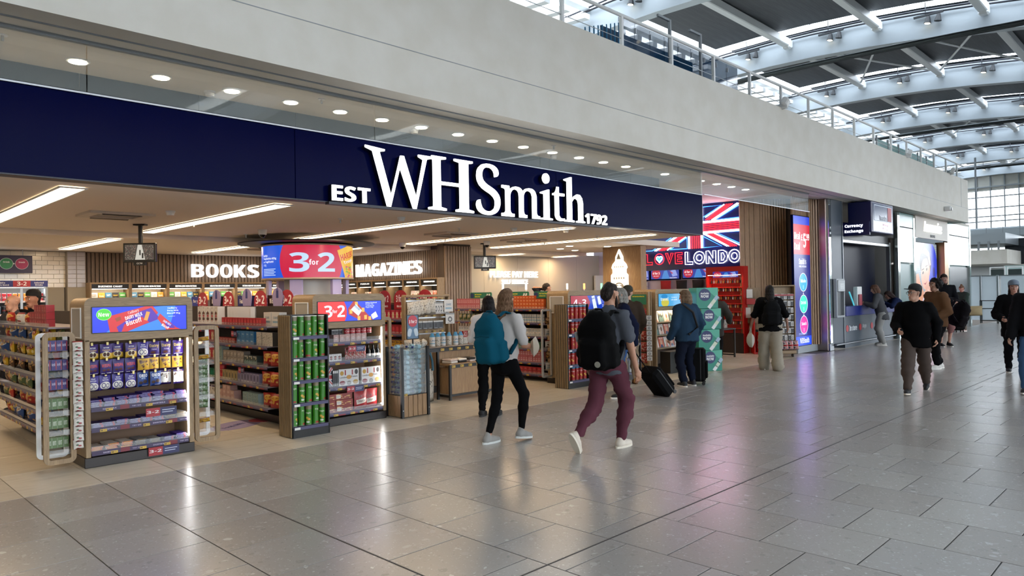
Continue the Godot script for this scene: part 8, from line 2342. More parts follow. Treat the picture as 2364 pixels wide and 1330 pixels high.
# p: pos, yaw, h, lean, feet [[x,z,lift,toe pitch] left,right], hands [left,right] wrist points, head [yaw,pitch], and colours; local +z is forward, +x the person's left
func person(label: String, p: Dictionary) -> Node3D:
	var t := thing("person", label, "person", p.pos, p.yaw)
	var h: float = p.h
	var fat: float = p.get("fat", 1.0)
	var near: bool = p.get("near", false)
	var cb := 0.014 if near else 0.0235
	var lean: float = p.get("lean", 0.03)
	var hip := Vector3(0, 0.52 * h - p.get("drop", 0.0), p.get("hipz", 0.0))
	var up := Vector3(0, cos(lean), sin(lean))
	var chest := hip + up * 0.2 * h
	var shl := hip + up * 0.29 * h
	var neck := hip + up * 0.325 * h
	var hc := neck + up * 0.088 * h + Vector3(0, 0, 0.012 * h)
	var HL := [hip + Vector3(0.052 * h, 0, 0), hip + Vector3(-0.052 * h, 0, 0)]
	var SL := [shl + Vector3(0.108 * h, 0, 0), shl + Vector3(-0.108 * h, 0, 0)]
	var AN := []
	var KN := []
	var EL := []
	var WR := []
	for i in 2:
		var f: Array = p.feet[i]
		AN.append(Vector3(f[0], 0.045 * h + f[2], f[1] - 0.03))
		KN.append(joint(HL[i], AN[i], 0.245 * h, 0.245 * h, Vector3(0.1 * (1 - 2 * i), 0, 1)))
		WR.append(Vector3(p.hands[i][0], p.hands[i][1], p.hands[i][2]))
		EL.append(joint(SL[i], WR[i], 0.175 * h, 0.15 * h, p.get("elbow", Vector3(0, -0.2, -1)) + Vector3(0.5 * (1 - 2 * i), 0, 0)))
		var dd: Vector3 = WR[i] - EL[i]
		WR[i] = EL[i] + dd.normalized() * 0.15 * h
	# ---- skin: one continuous body
	var skin := mat("skin_%06x" % p.skin, c(p.skin), 0.55)
	var st := SurfaceTool.new()
	st.begin(Mesh.PRIMITIVE_TRIANGLES)
	var lo := hip
	var hi := hip
	for q in AN + KN + EL + WR + SL + [hc]:
		lo = lo.min(q)
		hi = hi.max(q)
	var F := Field.new(lo - Vector3.ONE * 0.12, hi + Vector3.ONE * 0.12, cb * 1.15)
	F.bone(hip + up * 0.02, hip + up * 0.1 * h, 0.055 * h, 0.05 * h, 0.03, Vector3(1.15, 1, 0.85))
	F.bone(chest - up * 0.04 * h, chest + up * 0.05 * h, 0.052 * h, 0.056 * h, 0.04, Vector3(1.25, 1, 0.85))
	F.bone(neck - up * 0.02 * h, hc - up * 0.03 * h, 0.033 * h, 0.03 * h, 0.02)
	F.bone(SL[0], SL[1], 0.022 * h, 0.022 * h, 0.03)
	F.bone(hc, hc + up * 0.01, 0.04 * h, 0.04 * h, 0.01)
	for i in 2:
		F.bone(SL[i], EL[i], 0.023 * h, 0.023 * h, 0.02)
		F.bone(EL[i], WR[i], 0.023 * h, 0.0155 * h, 0.015)
		F.bone(HL[i], KN[i], 0.038 * h, 0.025 * h, 0.03)
		F.bone(KN[i], KN[i].lerp(AN[i], 0.35), 0.025 * h, 0.026 * h, 0.02)
		F.bone(KN[i].lerp(AN[i], 0.35), AN[i], 0.026 * h, 0.0185 * h, 0.02)
	F.emit(st)
	# head on a finer grid
	var hb := Basis.from_euler(Vector3(p.head[1] + lean * 0.3, p.head[0], p.get("tilt", 0.0)))
	var s := h / 1.75
	var H := func(x: float, y: float, z: float) -> Vector3: return hc + hb * (Vector3(x, y, z) * s)
	var hg := 0.006 if near else 0.0105
	F = Field.new(hc - Vector3.ONE * 0.17 * s, hc + Vector3.ONE * 0.16 * s, hg)
	F.bone(H.call(0, 0.035, -0.022), H.call(0, 0.035, 0.008), 0.075 * s, 0.072 * s, 0.02)
	F.bone(H.call(0, -0.01, 0.03), H.call(0, -0.06, 0.036), 0.06 * s, 0.047 * s, 0.03)
	F.bone(H.call(-0.015, -0.092, 0.062), H.call(0.015, -0.092, 0.062), 0.02 * s, 0.02 * s, 0.03)
	F.bone(H.call(0, 0.018, 0.088), H.call(0, -0.026, 0.106), 0.008 * s, 0.013 * s, 0.012)
	F.bone(H.call(-0.035, 0.034, 0.078), H.call(0.035, 0.034, 0.078), 0.011 * s, 0.011 * s, 0.014)
	F.bone(H.call(-0.02, -0.058, 0.085), H.call(0.02, -0.058, 0.085), 0.008 * s, 0.008 * s, 0.01)
	F.bone(H.call(0, -0.05, -0.015), neck - up * 0.01, 0.05 * s, 0.058 * s, 0.025)
	for i in [-1, 1]:
		F.bone(H.call(0.076 * i, 0.018, -0.012), H.call(0.072 * i, -0.022, -0.004), 0.016 * s, 0.01 * s, 0.008)
	F.emit(st)
	# hands
	for i in 2:
		var fd: Vector3 = (WR[i] - EL[i]).normalized()
		var sg := 1.0 - 2.0 * i
		var pn: Vector3 = p.get("palm", Vector3(-sg, 0, 0.2))
		if not p.has("palm"):
			pn = Vector3(-sg, 0, 0.25)
		pn = (pn - fd * pn.dot(fd)).normalized()
		var sd := fd.cross(pn).normalized()
		if sd.z < 0:
			sd = -sd
		var hm: Vector3 = WR[i] + fd * 0.075 * s
		F = Field.new(hm - Vector3.ONE * 0.125 * s, hm + Vector3.ONE * 0.125 * s, 0.0065 if near else 0.0095)
		var pc: Vector3 = WR[i] + fd * 0.05 * s
		F.bone(WR[i] - fd * 0.03, WR[i] + fd * 0.01, 0.026 * s, 0.025 * s, 0.01)
		F.bone(pc - sd * 0.018 * s, pc + sd * 0.02 * s, 0.02 * s, 0.02 * s, 0.015)
		F.bone(WR[i] + fd * 0.02 * s, pc + fd * 0.025 * s, 0.024 * s, 0.022 * s, 0.015)
		var curl: float = p.get("curl", 0.7)
		for j in 4:
			var b0: Vector3 = pc + fd * 0.032 * s + sd * (0.03 - 0.0205 * j) * s
			var L: float = [0.07, 0.078, 0.073, 0.058][j] * s
			var d1 := (fd * cos(curl * 0.6) + pn * sin(curl * 0.6)).normalized()
			var d2 := (fd * cos(curl * 1.5) + pn * sin(curl * 1.5)).normalized()
			F.bone(b0, b0 + d1 * L * 0.52, 0.0095 * s, 0.0085 * s, 0.004)
			F.bone(b0 + d1 * L * 0.52, b0 + d1 * L * 0.52 + d2 * L * 0.5, 0.0085 * s, 0.007 * s, 0.004)
		var t0: Vector3 = WR[i] + fd * 0.025 * s + sd * 0.024 * s
		var t1: Vector3 = t0 + (fd * 0.6 + sd * 0.65 + pn * 0.35).normalized() * 0.042 * s
		F.bone(t0, t1, 0.0125 * s, 0.0105 * s, 0.008)
		F.bone(t1, t1 + (fd * 0.85 + sd * 0.2 + pn * 0.4).normalized() * 0.034 * s, 0.0105 * s, 0.008 * s, 0.004)
		F.emit(st)
	part(t, "body", st.commit(), skin)
	# eyes, brows, lips
	for i in [-1, 1]:
		part(t, "eye", lathe([Vector2(0, -0.011), Vector2(0.0085, -0.007), Vector2(0.011, 0), Vector2(0.0085, 0.007), Vector2(0, 0.011)], 10), pm(0xE0DCD6, 0.2), H.call(0.031 * i, 0.016, 0.079))
		part(t, "iris", cyl(0.0055, 0.004, 10), pm(0x2A1E18, 0.2), H.call(0.031 * i, 0.016, 0.0905), (hb * Basis.from_euler(Vector3(PI / 2, 0, 0))).get_euler())
		part(t, "brow", rbx(0.032, 0.007, 0.008, 0.002), pm(p.hair), H.call(0.032 * i, 0.04, 0.091), (hb * Basis.from_euler(Vector3(0, 0.25 * i, -0.1 * i))).get_euler())
	part(t, "lips", rbx(0.042, 0.014, 0.012, 0.005), pm(p.get("lips", 0x9A5A50)), H.call(0, -0.06, 0.091), hb.get_euler())
	# ---- clothes
	var topm := cloth(p.top)
	var tw0: float = p.get("leg", 0.008)
	var sl: float = p.get("sleeve", 1.0)
	var puff: float = p.get("puff", 0.012)
	var hem: float = p.get("hem", -0.03)
	F = Field.new(Vector3(lo.x, minf(hip.y + hem * h, minf(WR[0].y, WR[1].y)), lo.z) - Vector3.ONE * 0.14, Vector3(hi.x, neck.y, hi.z) + Vector3.ONE * 0.14, cb)
	F.bone(hip + up * hem * h, hip + up * 0.09 * h, 0.072 * h * fat + puff, 0.066 * h * fat + puff, 0.04, Vector3(1.36 if tw0 > 0.005 else 1.2, 1, 1.02))
	F.bone(hip + up * 0.08 * h, chest + up * 0.05 * h, 0.068 * h * fat + puff, 0.069 * h * fat + puff, 0.05, Vector3(1.3, 1, 0.95))
	F.bone(SL[0] - Vector3(0.02, 0, 0), SL[1] + Vector3(0.02, 0, 0), 0.034 * h + puff, 0.034 * h + puff, 0.04)
	F.bone(neck - up * 0.035 * h, neck + up * p.get("collar", 0.0), 0.047 * h, 0.038 * h, 0.03)
	for i in 2:
		var m: Vector3 = EL[i] if sl >= 0.5 else SL[i].lerp(EL[i], sl * 2.0)
		F.bone(SL[i], m, 0.033 * h + puff, (0.027 if sl >= 0.5 else 0.033) * h + puff, 0.03)
		if sl > 0.5:
			F.bone(EL[i], EL[i].lerp(WR[i], (sl - 0.5) * 2.0), 0.026 * h + puff, 0.02 * h + puff, 0.025)
	F.cut((hip + up * hem * h).y - 0.02 * h, false)
	part(t, p.get("top_name", "top"), wrap_mesh(F, 0.022), topm)
	var tw: float = p.get("leg", 0.008)
	F = Field.new(lo - Vector3(0.16, 0.1, 0.16), Vector3(hi.x, hip.y + 0.12 * h, hi.z) + Vector3.ONE * 0.1, cb)
	F.bone(hip - up * 0.01, hip + up * 0.06 * h, 0.068 * h * fat + tw * 0.5, 0.066 * h * fat + tw * 0.4, 0.04, Vector3(1.2, 1, 0.92))
	F.bone(hip + Vector3(0.03, -0.02, -0.035) * h, hip + Vector3(-0.03, -0.02, -0.035) * h, 0.05 * h, 0.05 * h, 0.04)
	var lend: float = p.get("leg_end", 0.96)
	for i in 2:
		F.bone(HL[i], KN[i], 0.054 * h + tw, 0.036 * h + tw, 0.03)
		F.bone(KN[i], KN[i].lerp(AN[i], 0.4 * lend), 0.036 * h + tw, 0.034 * h + tw, 0.03)
		F.bone(KN[i].lerp(AN[i], 0.4 * lend), KN[i].lerp(AN[i], lend), 0.034 * h + tw, 0.024 * h + tw * p.get("flare", 1.0), 0.03)
	part(t, p.get("leg_name", "trousers"), wrap_mesh(F, 0.005 if tw < 0.004 else 0.024), cloth(p.legs))
	for i in 2:
		var f: Array = p.feet[i]
		var fb := Basis.from_euler(Vector3(f[3], f[4] if f.size() > 4 else 0.0, 0))
		var a0: Vector3 = AN[i] - Vector3(0, 0.045 * h, 0)
		var sk := "shoe%.2f" % s
		if not MC.has(sk):
			MC[sk] = wrap_mesh(shoe_field(s), 0.0)
		var sh := part(t, "shoe", MC[sk], mat("shoe_%06x" % p.shoe, c(p.shoe), 0.7))
		sh.transform = Transform3D(fb, a0 + Vector3(0, 0.045 * h, 0) + fb * Vector3(0, -0.045 * h, 0))
		part(sh, "sole", prism(sole_poly(s), 0.022), mat("sole_%06x" % p.get("sole", 0xD8D4CC), c(p.get("sole", 0xD8D4CC)), 0.7), Vector3(0, 0.011, 0), Vector3(PI / 2, 0, 0))
	# ---- hair
	if p.get("hair_style", "short") != "none":
		F = Field.new(hc - Vector3(0.2, 0.42, 0.26) * s, hc + Vector3(0.2, 0.2, 0.2) * s, 0.009 if near else 0.014)
		var hs: String = p.get("hair_style", "short")
		F.bone(H.call(0, 0.05, -0.03), H.call(0, 0.06, 0.0), 0.079 * s, 0.074 * s, 0.02)
		F.bone(H.call(0, -0.0, -0.055), H.call(0, 0.03, -0.05), 0.062 * s, 0.07 * s, 0.02)
		match hs:
			"beard":
				F.bone(H.call(0, 0.085, 0.03), H.call(0, 0.09, -0.02), 0.05 * s, 0.06 * s, 0.02)
				for i in [-1, 1]:
					F.bone(H.call(0.062 * i, -0.01, 0.02), H.call(0.05 * i, -0.07, 0.045), 0.012 * s, 0.018 * s, 0.012)
				F.bone(H.call(-0.025, -0.095, 0.066), H.call(0.025, -0.095, 0.066), 0.025 * s, 0.025 * s, 0.02)
			"long":
				F.bone(H.call(0, 0.0, -0.07), H.call(p.get("sweep", 0.0), -0.2, -0.09), 0.075 * s, 0.072 * s, 0.03, Vector3(1.1, 1, 0.8))
				F.bone(H.call(p.get("sweep", 0.0), -0.2, -0.09), H.call(p.get("sweep", 0.0) * 1.5, -0.33, -0.1), 0.07 * s, 0.035 * s, 0.03)
				for i in [-1, 1]:
					F.bone(H.call(0.06 * i, 0.02, 0.0), H.call(0.07 * i, -0.12, -0.04), 0.03 * s, 0.03 * s, 0.02)
			"bob":
				F.bone(H.call(0, 0.02, -0.04), H.call(0, -0.085, -0.05), 0.088 * s, 0.086 * s, 0.02)
				for i in [-1, 1]:
					F.bone(H.call(0.066 * i, 0.04, 0.02), H.call(0.076 * i, -0.09, 0.02), 0.026 * s, 0.026 * s, 0.02)
				F.bone(H.call(-0.04, 0.08, 0.06), H.call(0.04, 0.08, 0.06), 0.02 * s, 0.02 * s, 0.02)
			"curly":
				for j in 26:
					var a := j * 2.4
					var e := 0.9 - j * 0.065
					var r := 0.1 * cos(asin(clampf(e, -1, 1)))
					F.bone(H.call(r * sin(a), 0.03 + 0.1 * e, r * cos(a) * 0.8 - 0.045), H.call(r * sin(a), 0.035 + 0.1 * e, r * cos(a) * 0.8 - 0.045), 0.036 * s, 0.036 * s, 0.008)
			"bun":
				F.bone(H.call(0, 0.12, -0.05), H.call(0, 0.15, -0.05), 0.04 * s, 0.035 * s, 0.01)
		part(t, "hair", wrap_mesh(F, 0.012), hair_mat(p.hair))
	if p.has("cap"):
		var cp := part(t, "cap", lathe([Vector2(0.092, 0.0), Vector2(0.094, 0.03), Vector2(0.086, 0.07), Vector2(0.06, 0.098), Vector2(0.02, 0.112), Vector2(0, 0.113)], 20), mat("cap_%06x" % p.cap, c(p.cap), 0.85))
		cp.transform = Transform3D(hb * Basis.from_euler(Vector3(-0.12, 0, 0)) * Basis.from_scale(Vector3(s, s, s * 1.12)), H.call(0, 0.055, -0.012))
		var brim := PackedVector2Array()
		for j in 13:
			var a := PI * j / 12
			brim.append(Vector2(0.08 * cos(a), 0.115 * sin(a)))
		var br := part(cp, "brim", prism(brim, 0.006), mat("cap_%06x" % p.cap), Vector3(0, 0.006, 0.055 if not p.get("cap_back", false) else -0.055), Vector3(PI / 2 - 0.0 if not p.get("cap_back", false) else -PI / 2, 0, 0))
	if p.get("glasses", false):
		for i in [-1, 1]:
			part(t, "glasses_lens", ring(0.05, 0.038, 0.004, 0.004, 0.014), M.black, H.call(0.031 * i, 0.012, 0.1), hb.get_euler())
			part(t, "glasses_arm", tube([H.call(0.056 * i, 0.018, 0.098), H.call(0.078 * i, 0.02, -0.005)], 0.002, 5), M.black)
	t.set_meta("neck_at", neck)
	return t

func shoe_field(s: float) -> Field:
	var F := Field.new(Vector3(-0.07, -0.01, -0.1) * s, Vector3(0.07, 0.13, 0.22) * s, 0.01)
	F.bone(Vector3(0, 0.045, -0.035) * s, Vector3(0, 0.04, 0.06) * s, 0.042 * s, 0.044 * s, 0.02)
	F.bone(Vector3(0, 0.04, 0.05) * s, Vector3(0, 0.032, 0.145) * s, 0.044 * s, 0.034 * s, 0.02)
	F.bone(Vector3(0, 0.05, -0.02) * s, Vector3(0, 0.1, -0.01) * s, 0.04 * s, 0.038 * s, 0.02)
	F.cut(0.006, false)
	return F

func sole_poly(s: float) -> PackedVector2Array:
	var o := PackedVector2Array()
	for i in 20:
		var a := TAU * i / 20
		o.append(Vector2(0.046 * cos(a), 0.05 + 0.14 * sin(a)) * s)
	return o

func backpack(label: String, pos: Vector3, bas: Basis, w: float, h: float, d: float, col: int, dark: int) -> Node3D:
	# local: +z points away from the wearer's back
	var t := thing("backpack", label, "backpack", pos)
	t.basis = bas
	var F := Field.new(Vector3(-w * 0.7, -0.05, -0.06), Vector3(w * 0.7, h + 0.1, d * 1.5), 0.013)
	F.block(Vector3(0, h * 0.42, d * 0.42), Vector3(w * 0.48, h * 0.42, d * 0.4), 0.09, Basis.IDENTITY, 0.03)
	F.block(Vector3(0, h * 0.78, d * 0.36), Vector3(w * 0.36, h * 0.22, d * 0.34), 0.1, Basis.IDENTITY, 0.06)
	F.block(Vector3(0, h * 0.3, d * 0.78), Vector3(w * 0.36, h * 0.26, d * 0.26), 0.06, Basis.IDENTITY, 0.03)
	for i in [-1, 1]:
		F.block(Vector3(w * 0.46 * i, h * 0.24, d * 0.35), Vector3(w * 0.08, h * 0.2, d * 0.28), 0.03, Basis.IDENTITY, 0.03)
	part(t, "bag", wrap_mesh(F, 0.02), bagm(col))
	var dm := bagm(dark)
	for i in [-1, 1]:
		part(t, "shoulder_strap", strap([Vector3(0.09 * i, h * 0.9, 0.02), Vector3(0.1 * i, h * 0.97, -0.08), Vector3(0.11 * i, h * 0.88, -0.2), Vector3(0.12 * i, h * 0.6, -0.23), Vector3(0.15 * i, h * 0.32, -0.14), Vector3(0.16 * i, h * 0.16, 0.0)], 0.055), dm)
	part(t, "grab_handle", tube([Vector3(-0.05, h * 0.95, 0.05), Vector3(-0.03, h * 1.02, 0.05), Vector3(0.03, h * 1.02, 0.05), Vector3(0.05, h * 0.95, 0.05)], 0.01, 6), dm)
	part(t, "zip", tube([Vector3(-w * 0.3, h * 0.56, d * 0.98), Vector3(0, h * 0.585, d * 1.04), Vector3(w * 0.3, h * 0.56, d * 0.98)], 0.004, 5), dm)
	return t

func strap(pts: Array, w: float) -> Mesh:
	var st := begin()
	st.set_smooth_group(1)
	var n := pts.size()
	for i in n - 1:
		var a: Vector3 = pts[i]
		var b: Vector3 = pts[i + 1]
		var x := Vector3(w / 2, 0, 0)
		var nn := (b - a).cross(Vector3.RIGHT).normalized() * 0.006
		quadv(st, a - x + nn, a + x + nn, b + x + nn, b - x + nn)
		quadv(st, a + x - nn, a - x - nn, b - x - nn, b + x - nn)
		quadv(st, a + x + nn, a + x - nn, b + x - nn, b + x + nn)
		quadv(st, a - x - nn, a - x + nn, b - x + nn, b - x - nn)
	st.generate_normals()
	return st.commit()

func suitcase(label: String, pos: Vector3, bas: Basis, w: float, h: float, d: float, handle: float) -> Node3D:
	var t := thing("suitcase", label, "suitcase", pos)
	t.basis = bas
	var m := bagm(0x0C0C0D)
	part(t, "shell", rbx(w, h, d, 0.04), m, Vector3(0, 0.06 + h / 2, 0))
	part(t, "front_pocket", rbx(w * 0.86, h * 0.5, 0.04, 0.015), m, Vector3(0, 0.06 + h * 0.36, d / 2 + 0.012))
	part(t, "zip_line", ring(w + 0.006, h * 0.96, 0.008, 0.012, 0.04), pm(0x2A2A2E), Vector3(0, 0.06 + h / 2, d * 0.15))
	for i in [-1, 1]:
		part(t, "handle_bar", cyl(0.009, handle, 8), M.steel_brushed if handle > 0.6 else m, Vector3(0.09 * i, 0.06 + h + handle / 2, -d * 0.3))
		for k in [-1, 1]:
			part(t, "wheel", cyl(0.03, 0.022, 12), M.black, Vector3(i * (w / 2 - 0.05), 0.03, k * (d / 2 - 0.04)), Vector3(0, 0, PI / 2))
	part(t, "grip", rbx(0.22, 0.028, 0.03, 0.01), M.black, Vector3(0, 0.06 + h + handle, -d * 0.3))
	return t

func people() -> void:
	var E := PI / 2   # walking along the shop front, away
	# woman with the teal backpack
	person("woman in white top and black leggings walking with a teal backpack", {"pos": Vector3(5.47, 0, -5.55), "yaw": E, "h": 1.66, "near": true, "skin": 0xB98468, "hair": 0x6A4A30, "hair_style": "long", "sweep": 0.04, "head": [0.5, -0.1], "tilt": 0.1, "lean": 0.03,
		"feet": [[0.1, -0.14, 0.0, 0.0], [-0.07, 0.2, 0.03, 0.12]], "hands": [[0.12, 1.12, 0.3], [-0.14, 1.02, 0.3]], "top": 0xBDB7B2, "sleeve": 0.42, "puff": 0.004, "hem": 0.02, "legs": 0x0B0B0D, "leg_name": "leggings", "leg": -0.004, "leg_end": 0.88, "shoe": 0x8E8C88, "sole": 0xC9CCC8, "curl": 1.2})
	backpack("large teal backpack worn by the woman in black leggings", Vector3(5.33, 0.88, -5.5), Basis.from_euler(Vector3(0.1, -E + 0.15, 0.06)), 0.34, 0.55, 0.24, 0x0C4C60, 0x0A4254)
	solo("shoulder_bag", "cream bag held under the arm of the teal backpack woman", "bag", pouch(0.2, 0.2, 0.1, "dots"), pm(0xB9AC98, 0.8), Vector3(5.75, 0.93, -5.36), Vector3(0, 0.6, 0.1))
	# man with the black backpack
	person("bearded man in grey tee and maroon trousers striding with a black backpack", {"pos": Vector3(5.93, 0, -4.52), "yaw": E, "h": 1.72, "near": true, "skin": 0xA87A60, "hair": 0x1E1613, "hair_style": "beard", "head": [-0.12, 0.05], "lean": 0.06, "hipz": 0.02, "drop": 0.03,
		"feet": [[0.09, -0.36, 0.1, 1.05], [-0.07, 0.16, 0.0, 0.0]], "hands": [[0.26, 0.86, 0.0], [-0.27, 0.78, 0.16]], "top": 0x4C4F56, "sleeve": 0.36, "puff": 0.012, "hem": -0.035, "legs": 0x56303A, "leg": 0.014, "leg_end": 0.92, "flare": 0.6, "shoe": 0xC9BFB0, "sole": 0xD0C8B8, "curl": 0.6})
	var bp := backpack("large black backpack with small round badge worn by the bearded man", Vector3(5.78, 0.86, -4.44), Basis.from_euler(Vector3(0.1, -E + 0.25, 0.0)), 0.38, 0.58, 0.3, 0x070708, 0x0C0C0E)
	part(bp, "badge", cyl(0.03, 0.004, 16), pm(0x8E8C80), Vector3(0.08, 0.09, 0.335), Vector3(PI / 2, 0, 0))
	part(bp, "paper", bx(0.08, 0.1, 0.004), pm(0xD8D4D0), Vector3(-0.2, 0.33, 0.12), Vector3(0, 0.9, 0.15))
	# companion with dark hair behind the teal backpack
	person("person with dark hair in white top beyond the teal backpack", {"pos": Vector3(6.5, 0, -6.9), "yaw": E + 0.5, "h": 1.58, "skin": 0x5A3A2C, "hair": 0x0E0A0A, "hair_style": "bob", "head": [0.4, 0.25], "feet": [[0.09, 0.0, 0.0, 0.0], [-0.09, 0.1, 0.0, 0.0]], "hands": [[0.15, 1.0, 0.25], [-0.12, 1.05, 0.25]], "top": 0xD8D6D4, "legs": 0x101012, "leg": 0.008, "shoe": 0x1A1A1C, "sole": 0x2A2A2A})
	# queue by the tube stands
	person("grey haired person in navy quilted jacket and blue jeans pulling a suitcase", {"pos": Vector3(8.95, 0, -6.5), "yaw": -2.3, "h": 1.66, "skin": 0xB08A74, "hair": 0x8A867E, "hair_style": "bob", "head": [0.1, 0.1], "feet": [[0.1, 0.08, 0.0, 0.0], [-0.1, -0.05, 0.0, 0.0]], "hands": [[0.3, 0.85, -0.1], [-0.2, 0.95, 0.2]], "top": 0x11162A, "top_name": "jacket", "puff": 0.03, "hem": -0.05, "legs": 0x35507A, "leg": 0.008, "shoe": 0x18181A})
	suitcase("black wheeled suitcase tilted on its wheels behind the quilted jacket", Vector3(9.55, 0.0, -6.12), Basis.from_euler(Vector3(0.0, E - 0.25, 0.0)) * Basis.from_euler(Vector3(-0.72, 0, 0)), 0.36, 0.5, 0.22, 0.5)
	person("person in dark green cap and tan boots behind the silver tubes", {"pos": Vector3(10.3, 0, -7.35), "yaw": 2.4, "h": 1.68, "skin": 0xB08A74, "hair": 0x3A2E26, "cap": 0x26281F, "head": [-0.4, 0.2], "feet": [[0.1, 0.0, 0.0, 0.0], [-0.1, 0.05, 0.0, 0.0]], "hands": [[0.2, 0.9, 0.15], [-0.2, 0.9, 0.15]], "top": 0x3A3028, "puff": 0.02, "legs": 0x8A7A66, "leg": 0.012, "shoe": 0x9A6E3E, "sole": 0x5A4028})
	person("woman with blonde bob in blue denim jacket and dark jeans", {"pos": Vector3(10.66, 0, -6.42), "yaw": PI - 0.35, "h": 1.61, "fat": 1.12, "skin": 0xB48C78, "hair": 0x6E5640, "hair_style": "bob", "head": [0.6, 0.1], "feet": [[0.11, 0.0, 0.0, 0.0], [-0.11, 0.04, 0.0, 0.0]], "hands": [[0.26, 0.82, 0.12], [-0.27, 0.85, 0.1]], "top": 0x24384C, "top_name": "denim_jacket", "puff": 0.026, "hem": -0.03, "legs": 0x131826, "leg_name": "jeans", "leg": 0.018, "leg_end": 0.9, "flare": 1.3, "shoe": 0x1A1A1E})
	solo("cross_body_strap", "black bag strap across the back of the denim jacket", "strap", tube([Vector3(10.45, 1.4, -6.38), Vector3(10.56, 1.25, -6.24), Vector3(10.66, 1.0, -6.22), Vector3(10.52, 0.88, -6.3)], 0.022, 6), pm(0x0E0E10, 0.8))
	suitcase("black four wheeled suitcase standing beside the denim jacket woman", Vector3(10.98, 0, -6.4), Basis.from_euler(Vector3(0, 0.5, 0)), 0.36, 0.56, 0.24, 0.3)
	person("dark haired person in long grey coat behind the green cartons", {"pos": Vector3(14.25, 0, -7.9), "yaw": 2.0, "h": 1.58, "skin": 0x9A7058, "hair": 0x120E0E, "hair_style": "bob", "head": [0.0, 0.2], "feet": [[0.1, 0.0, 0.0, 0.0], [-0.1, 0.06, 0.0, 0.0]], "hands": [[0.25, 0.95, 0.2], [-0.3, 0.92, 0.2]], "top": 0x3A3836, "top_name": "coat", "puff": 0.035, "hem": -0.12, "legs": 0x141416, "leg": 0.01, "shoe": 0x141416, "sole": 0x1A1A1A})
	# woman with plastic bag
	person("woman in black tee and wide beige trousers walking away with a black backpack", {"pos": Vector3(13.75, 0, -6.4), "yaw": E + 0.55, "h": 1.68, "fat": 1.2, "skin": 0x9A7262, "hair": 0x14100F, "hair_style": "long", "head": [0.1, 0.05], "feet": [[0.12, 0.12, 0.0, 0.0], [-0.11, -0.14, 0.02, 0.3]], "hands": [[0.36, 0.86, 0.06], [-0.33, 0.86, 0.05]], "top": 0x0D0D0F, "sleeve": 0.5, "puff": 0.022, "hem": -0.04, "legs": 0x9A9284, "leg": 0.05, "leg_end": 1.0, "flare": 1.5, "shoe": 0xB0A898})
	backpack("charcoal backpack with small white logo on the woman in beige trousers", Vector3(13.6, 0.9, -6.3), Basis.from_euler(Vector3(0.06, -E + 0.55, 0)), 0.34, 0.5, 0.2, 0x101113, 0x18191B)
	var pb := thing("carrier_bag", "white plastic carrier bag hanging from the hand of the beige trousers woman", "carrier bag", Vector3(13.55, 0.45, -6.72))
	part(pb, "bag", pouch(0.24, 0.3, 0.16, "toilet_white"), pm(0xB9B6AC, 0.6), Vector3.ZERO, Vector3(0, 0.7, 0))
	part(pb, "handle", tube([Vector3(-0.04, 0.28, 0), Vector3(0, 0.4, 0), Vector3(0.04, 0.28, 0)], 0.012, 6), pm(0xB9B6AC, 0.6))
	# man in the cap
	person("man in black cap, glasses and black jumper with brown joggers walking", {"pos": Vector3(12.1, 0, -3.33), "yaw": -E + 0.15, "h": 1.66, "near": true, "fat": 1.08, "skin": 0xB58A74, "hair": 0x1A1412, "cap": 0x0E1114, "glasses": true, "head": [-0.75, 0.0], "lean": 0.03, "feet": [[0.08, -0.42, 0.03, 0.35], [-0.08, 0.38, 0.0, -0.1]], "drop": 0.045, "hands": [[0.27, 0.82, -0.05], [-0.2, 0.95, 0.26]], "top": 0x0A0A0C, "top_name": "jumper", "puff": 0.024, "hem": -0.06, "legs": 0x4E443F, "leg_name": "joggers", "leg": 0.026, "leg_end": 0.92, "flare": 0.7, "shoe": 0x121214, "sole": 0xC9C0B0})
	person("person with dark curly hair in tan jacket, black trousers and white shoes", {"pos": Vector3(15.75, 0, -3.95), "yaw": -2.2, "h": 1.74, "skin": 0x8A6450, "hair": 0x0C0A0A, "hair_style": "curly", "head": [0.15, 0.05], "feet": [[0.08, 0.12, 0.0, 0.0], [-0.08, -0.08, 0.0, 0.0]], "hands": [[0.2, 1.0, 0.2], [-0.2, 1.0, 0.22]], "top": 0x5E4430, "top_name": "jacket", "puff": 0.03, "hem": -0.03, "legs": 0x0C0C0E, "leg": 0.016, "leg_end": 0.86, "flare": 1.4, "shoe": 0xD0CEC8, "sole": 0xE0DED8})
	backpack("dark patterned rucksack slung behind the tan jacket", Vector3(15.95, 0.86, -3.78), Basis.from_euler(Vector3(0.35, 0.94, 0.2)), 0.36, 0.52, 0.24, 0x151216, 0x1E1A1E)
	person("tall bearded man in black jacket and pink shorts standing near picture screen", {"pos": Vector3(21.6, 0, -5.25), "yaw": -0.9, "h": 1.9, "skin": 0xA87E6C, "hair": 0x2A1E18, "hair_style": "beard", "head": [0.0, 0.05], "feet": [[0.12, 0.0, 0.0, 0.0], [-0.12, 0.06, 0.0, 0.0]], "hands": [[-0.02, 1.2, 0.24], [0.06, 1.18, 0.26]], "elbow": Vector3(0, -1, 0.2), "top": 0x0D0E12, "top_name": "jacket", "puff": 0.03, "legs": 0x7E5A58, "leg_name": "shorts", "leg": 0.02, "leg_end": 0.3, "shoe": 0x121214})
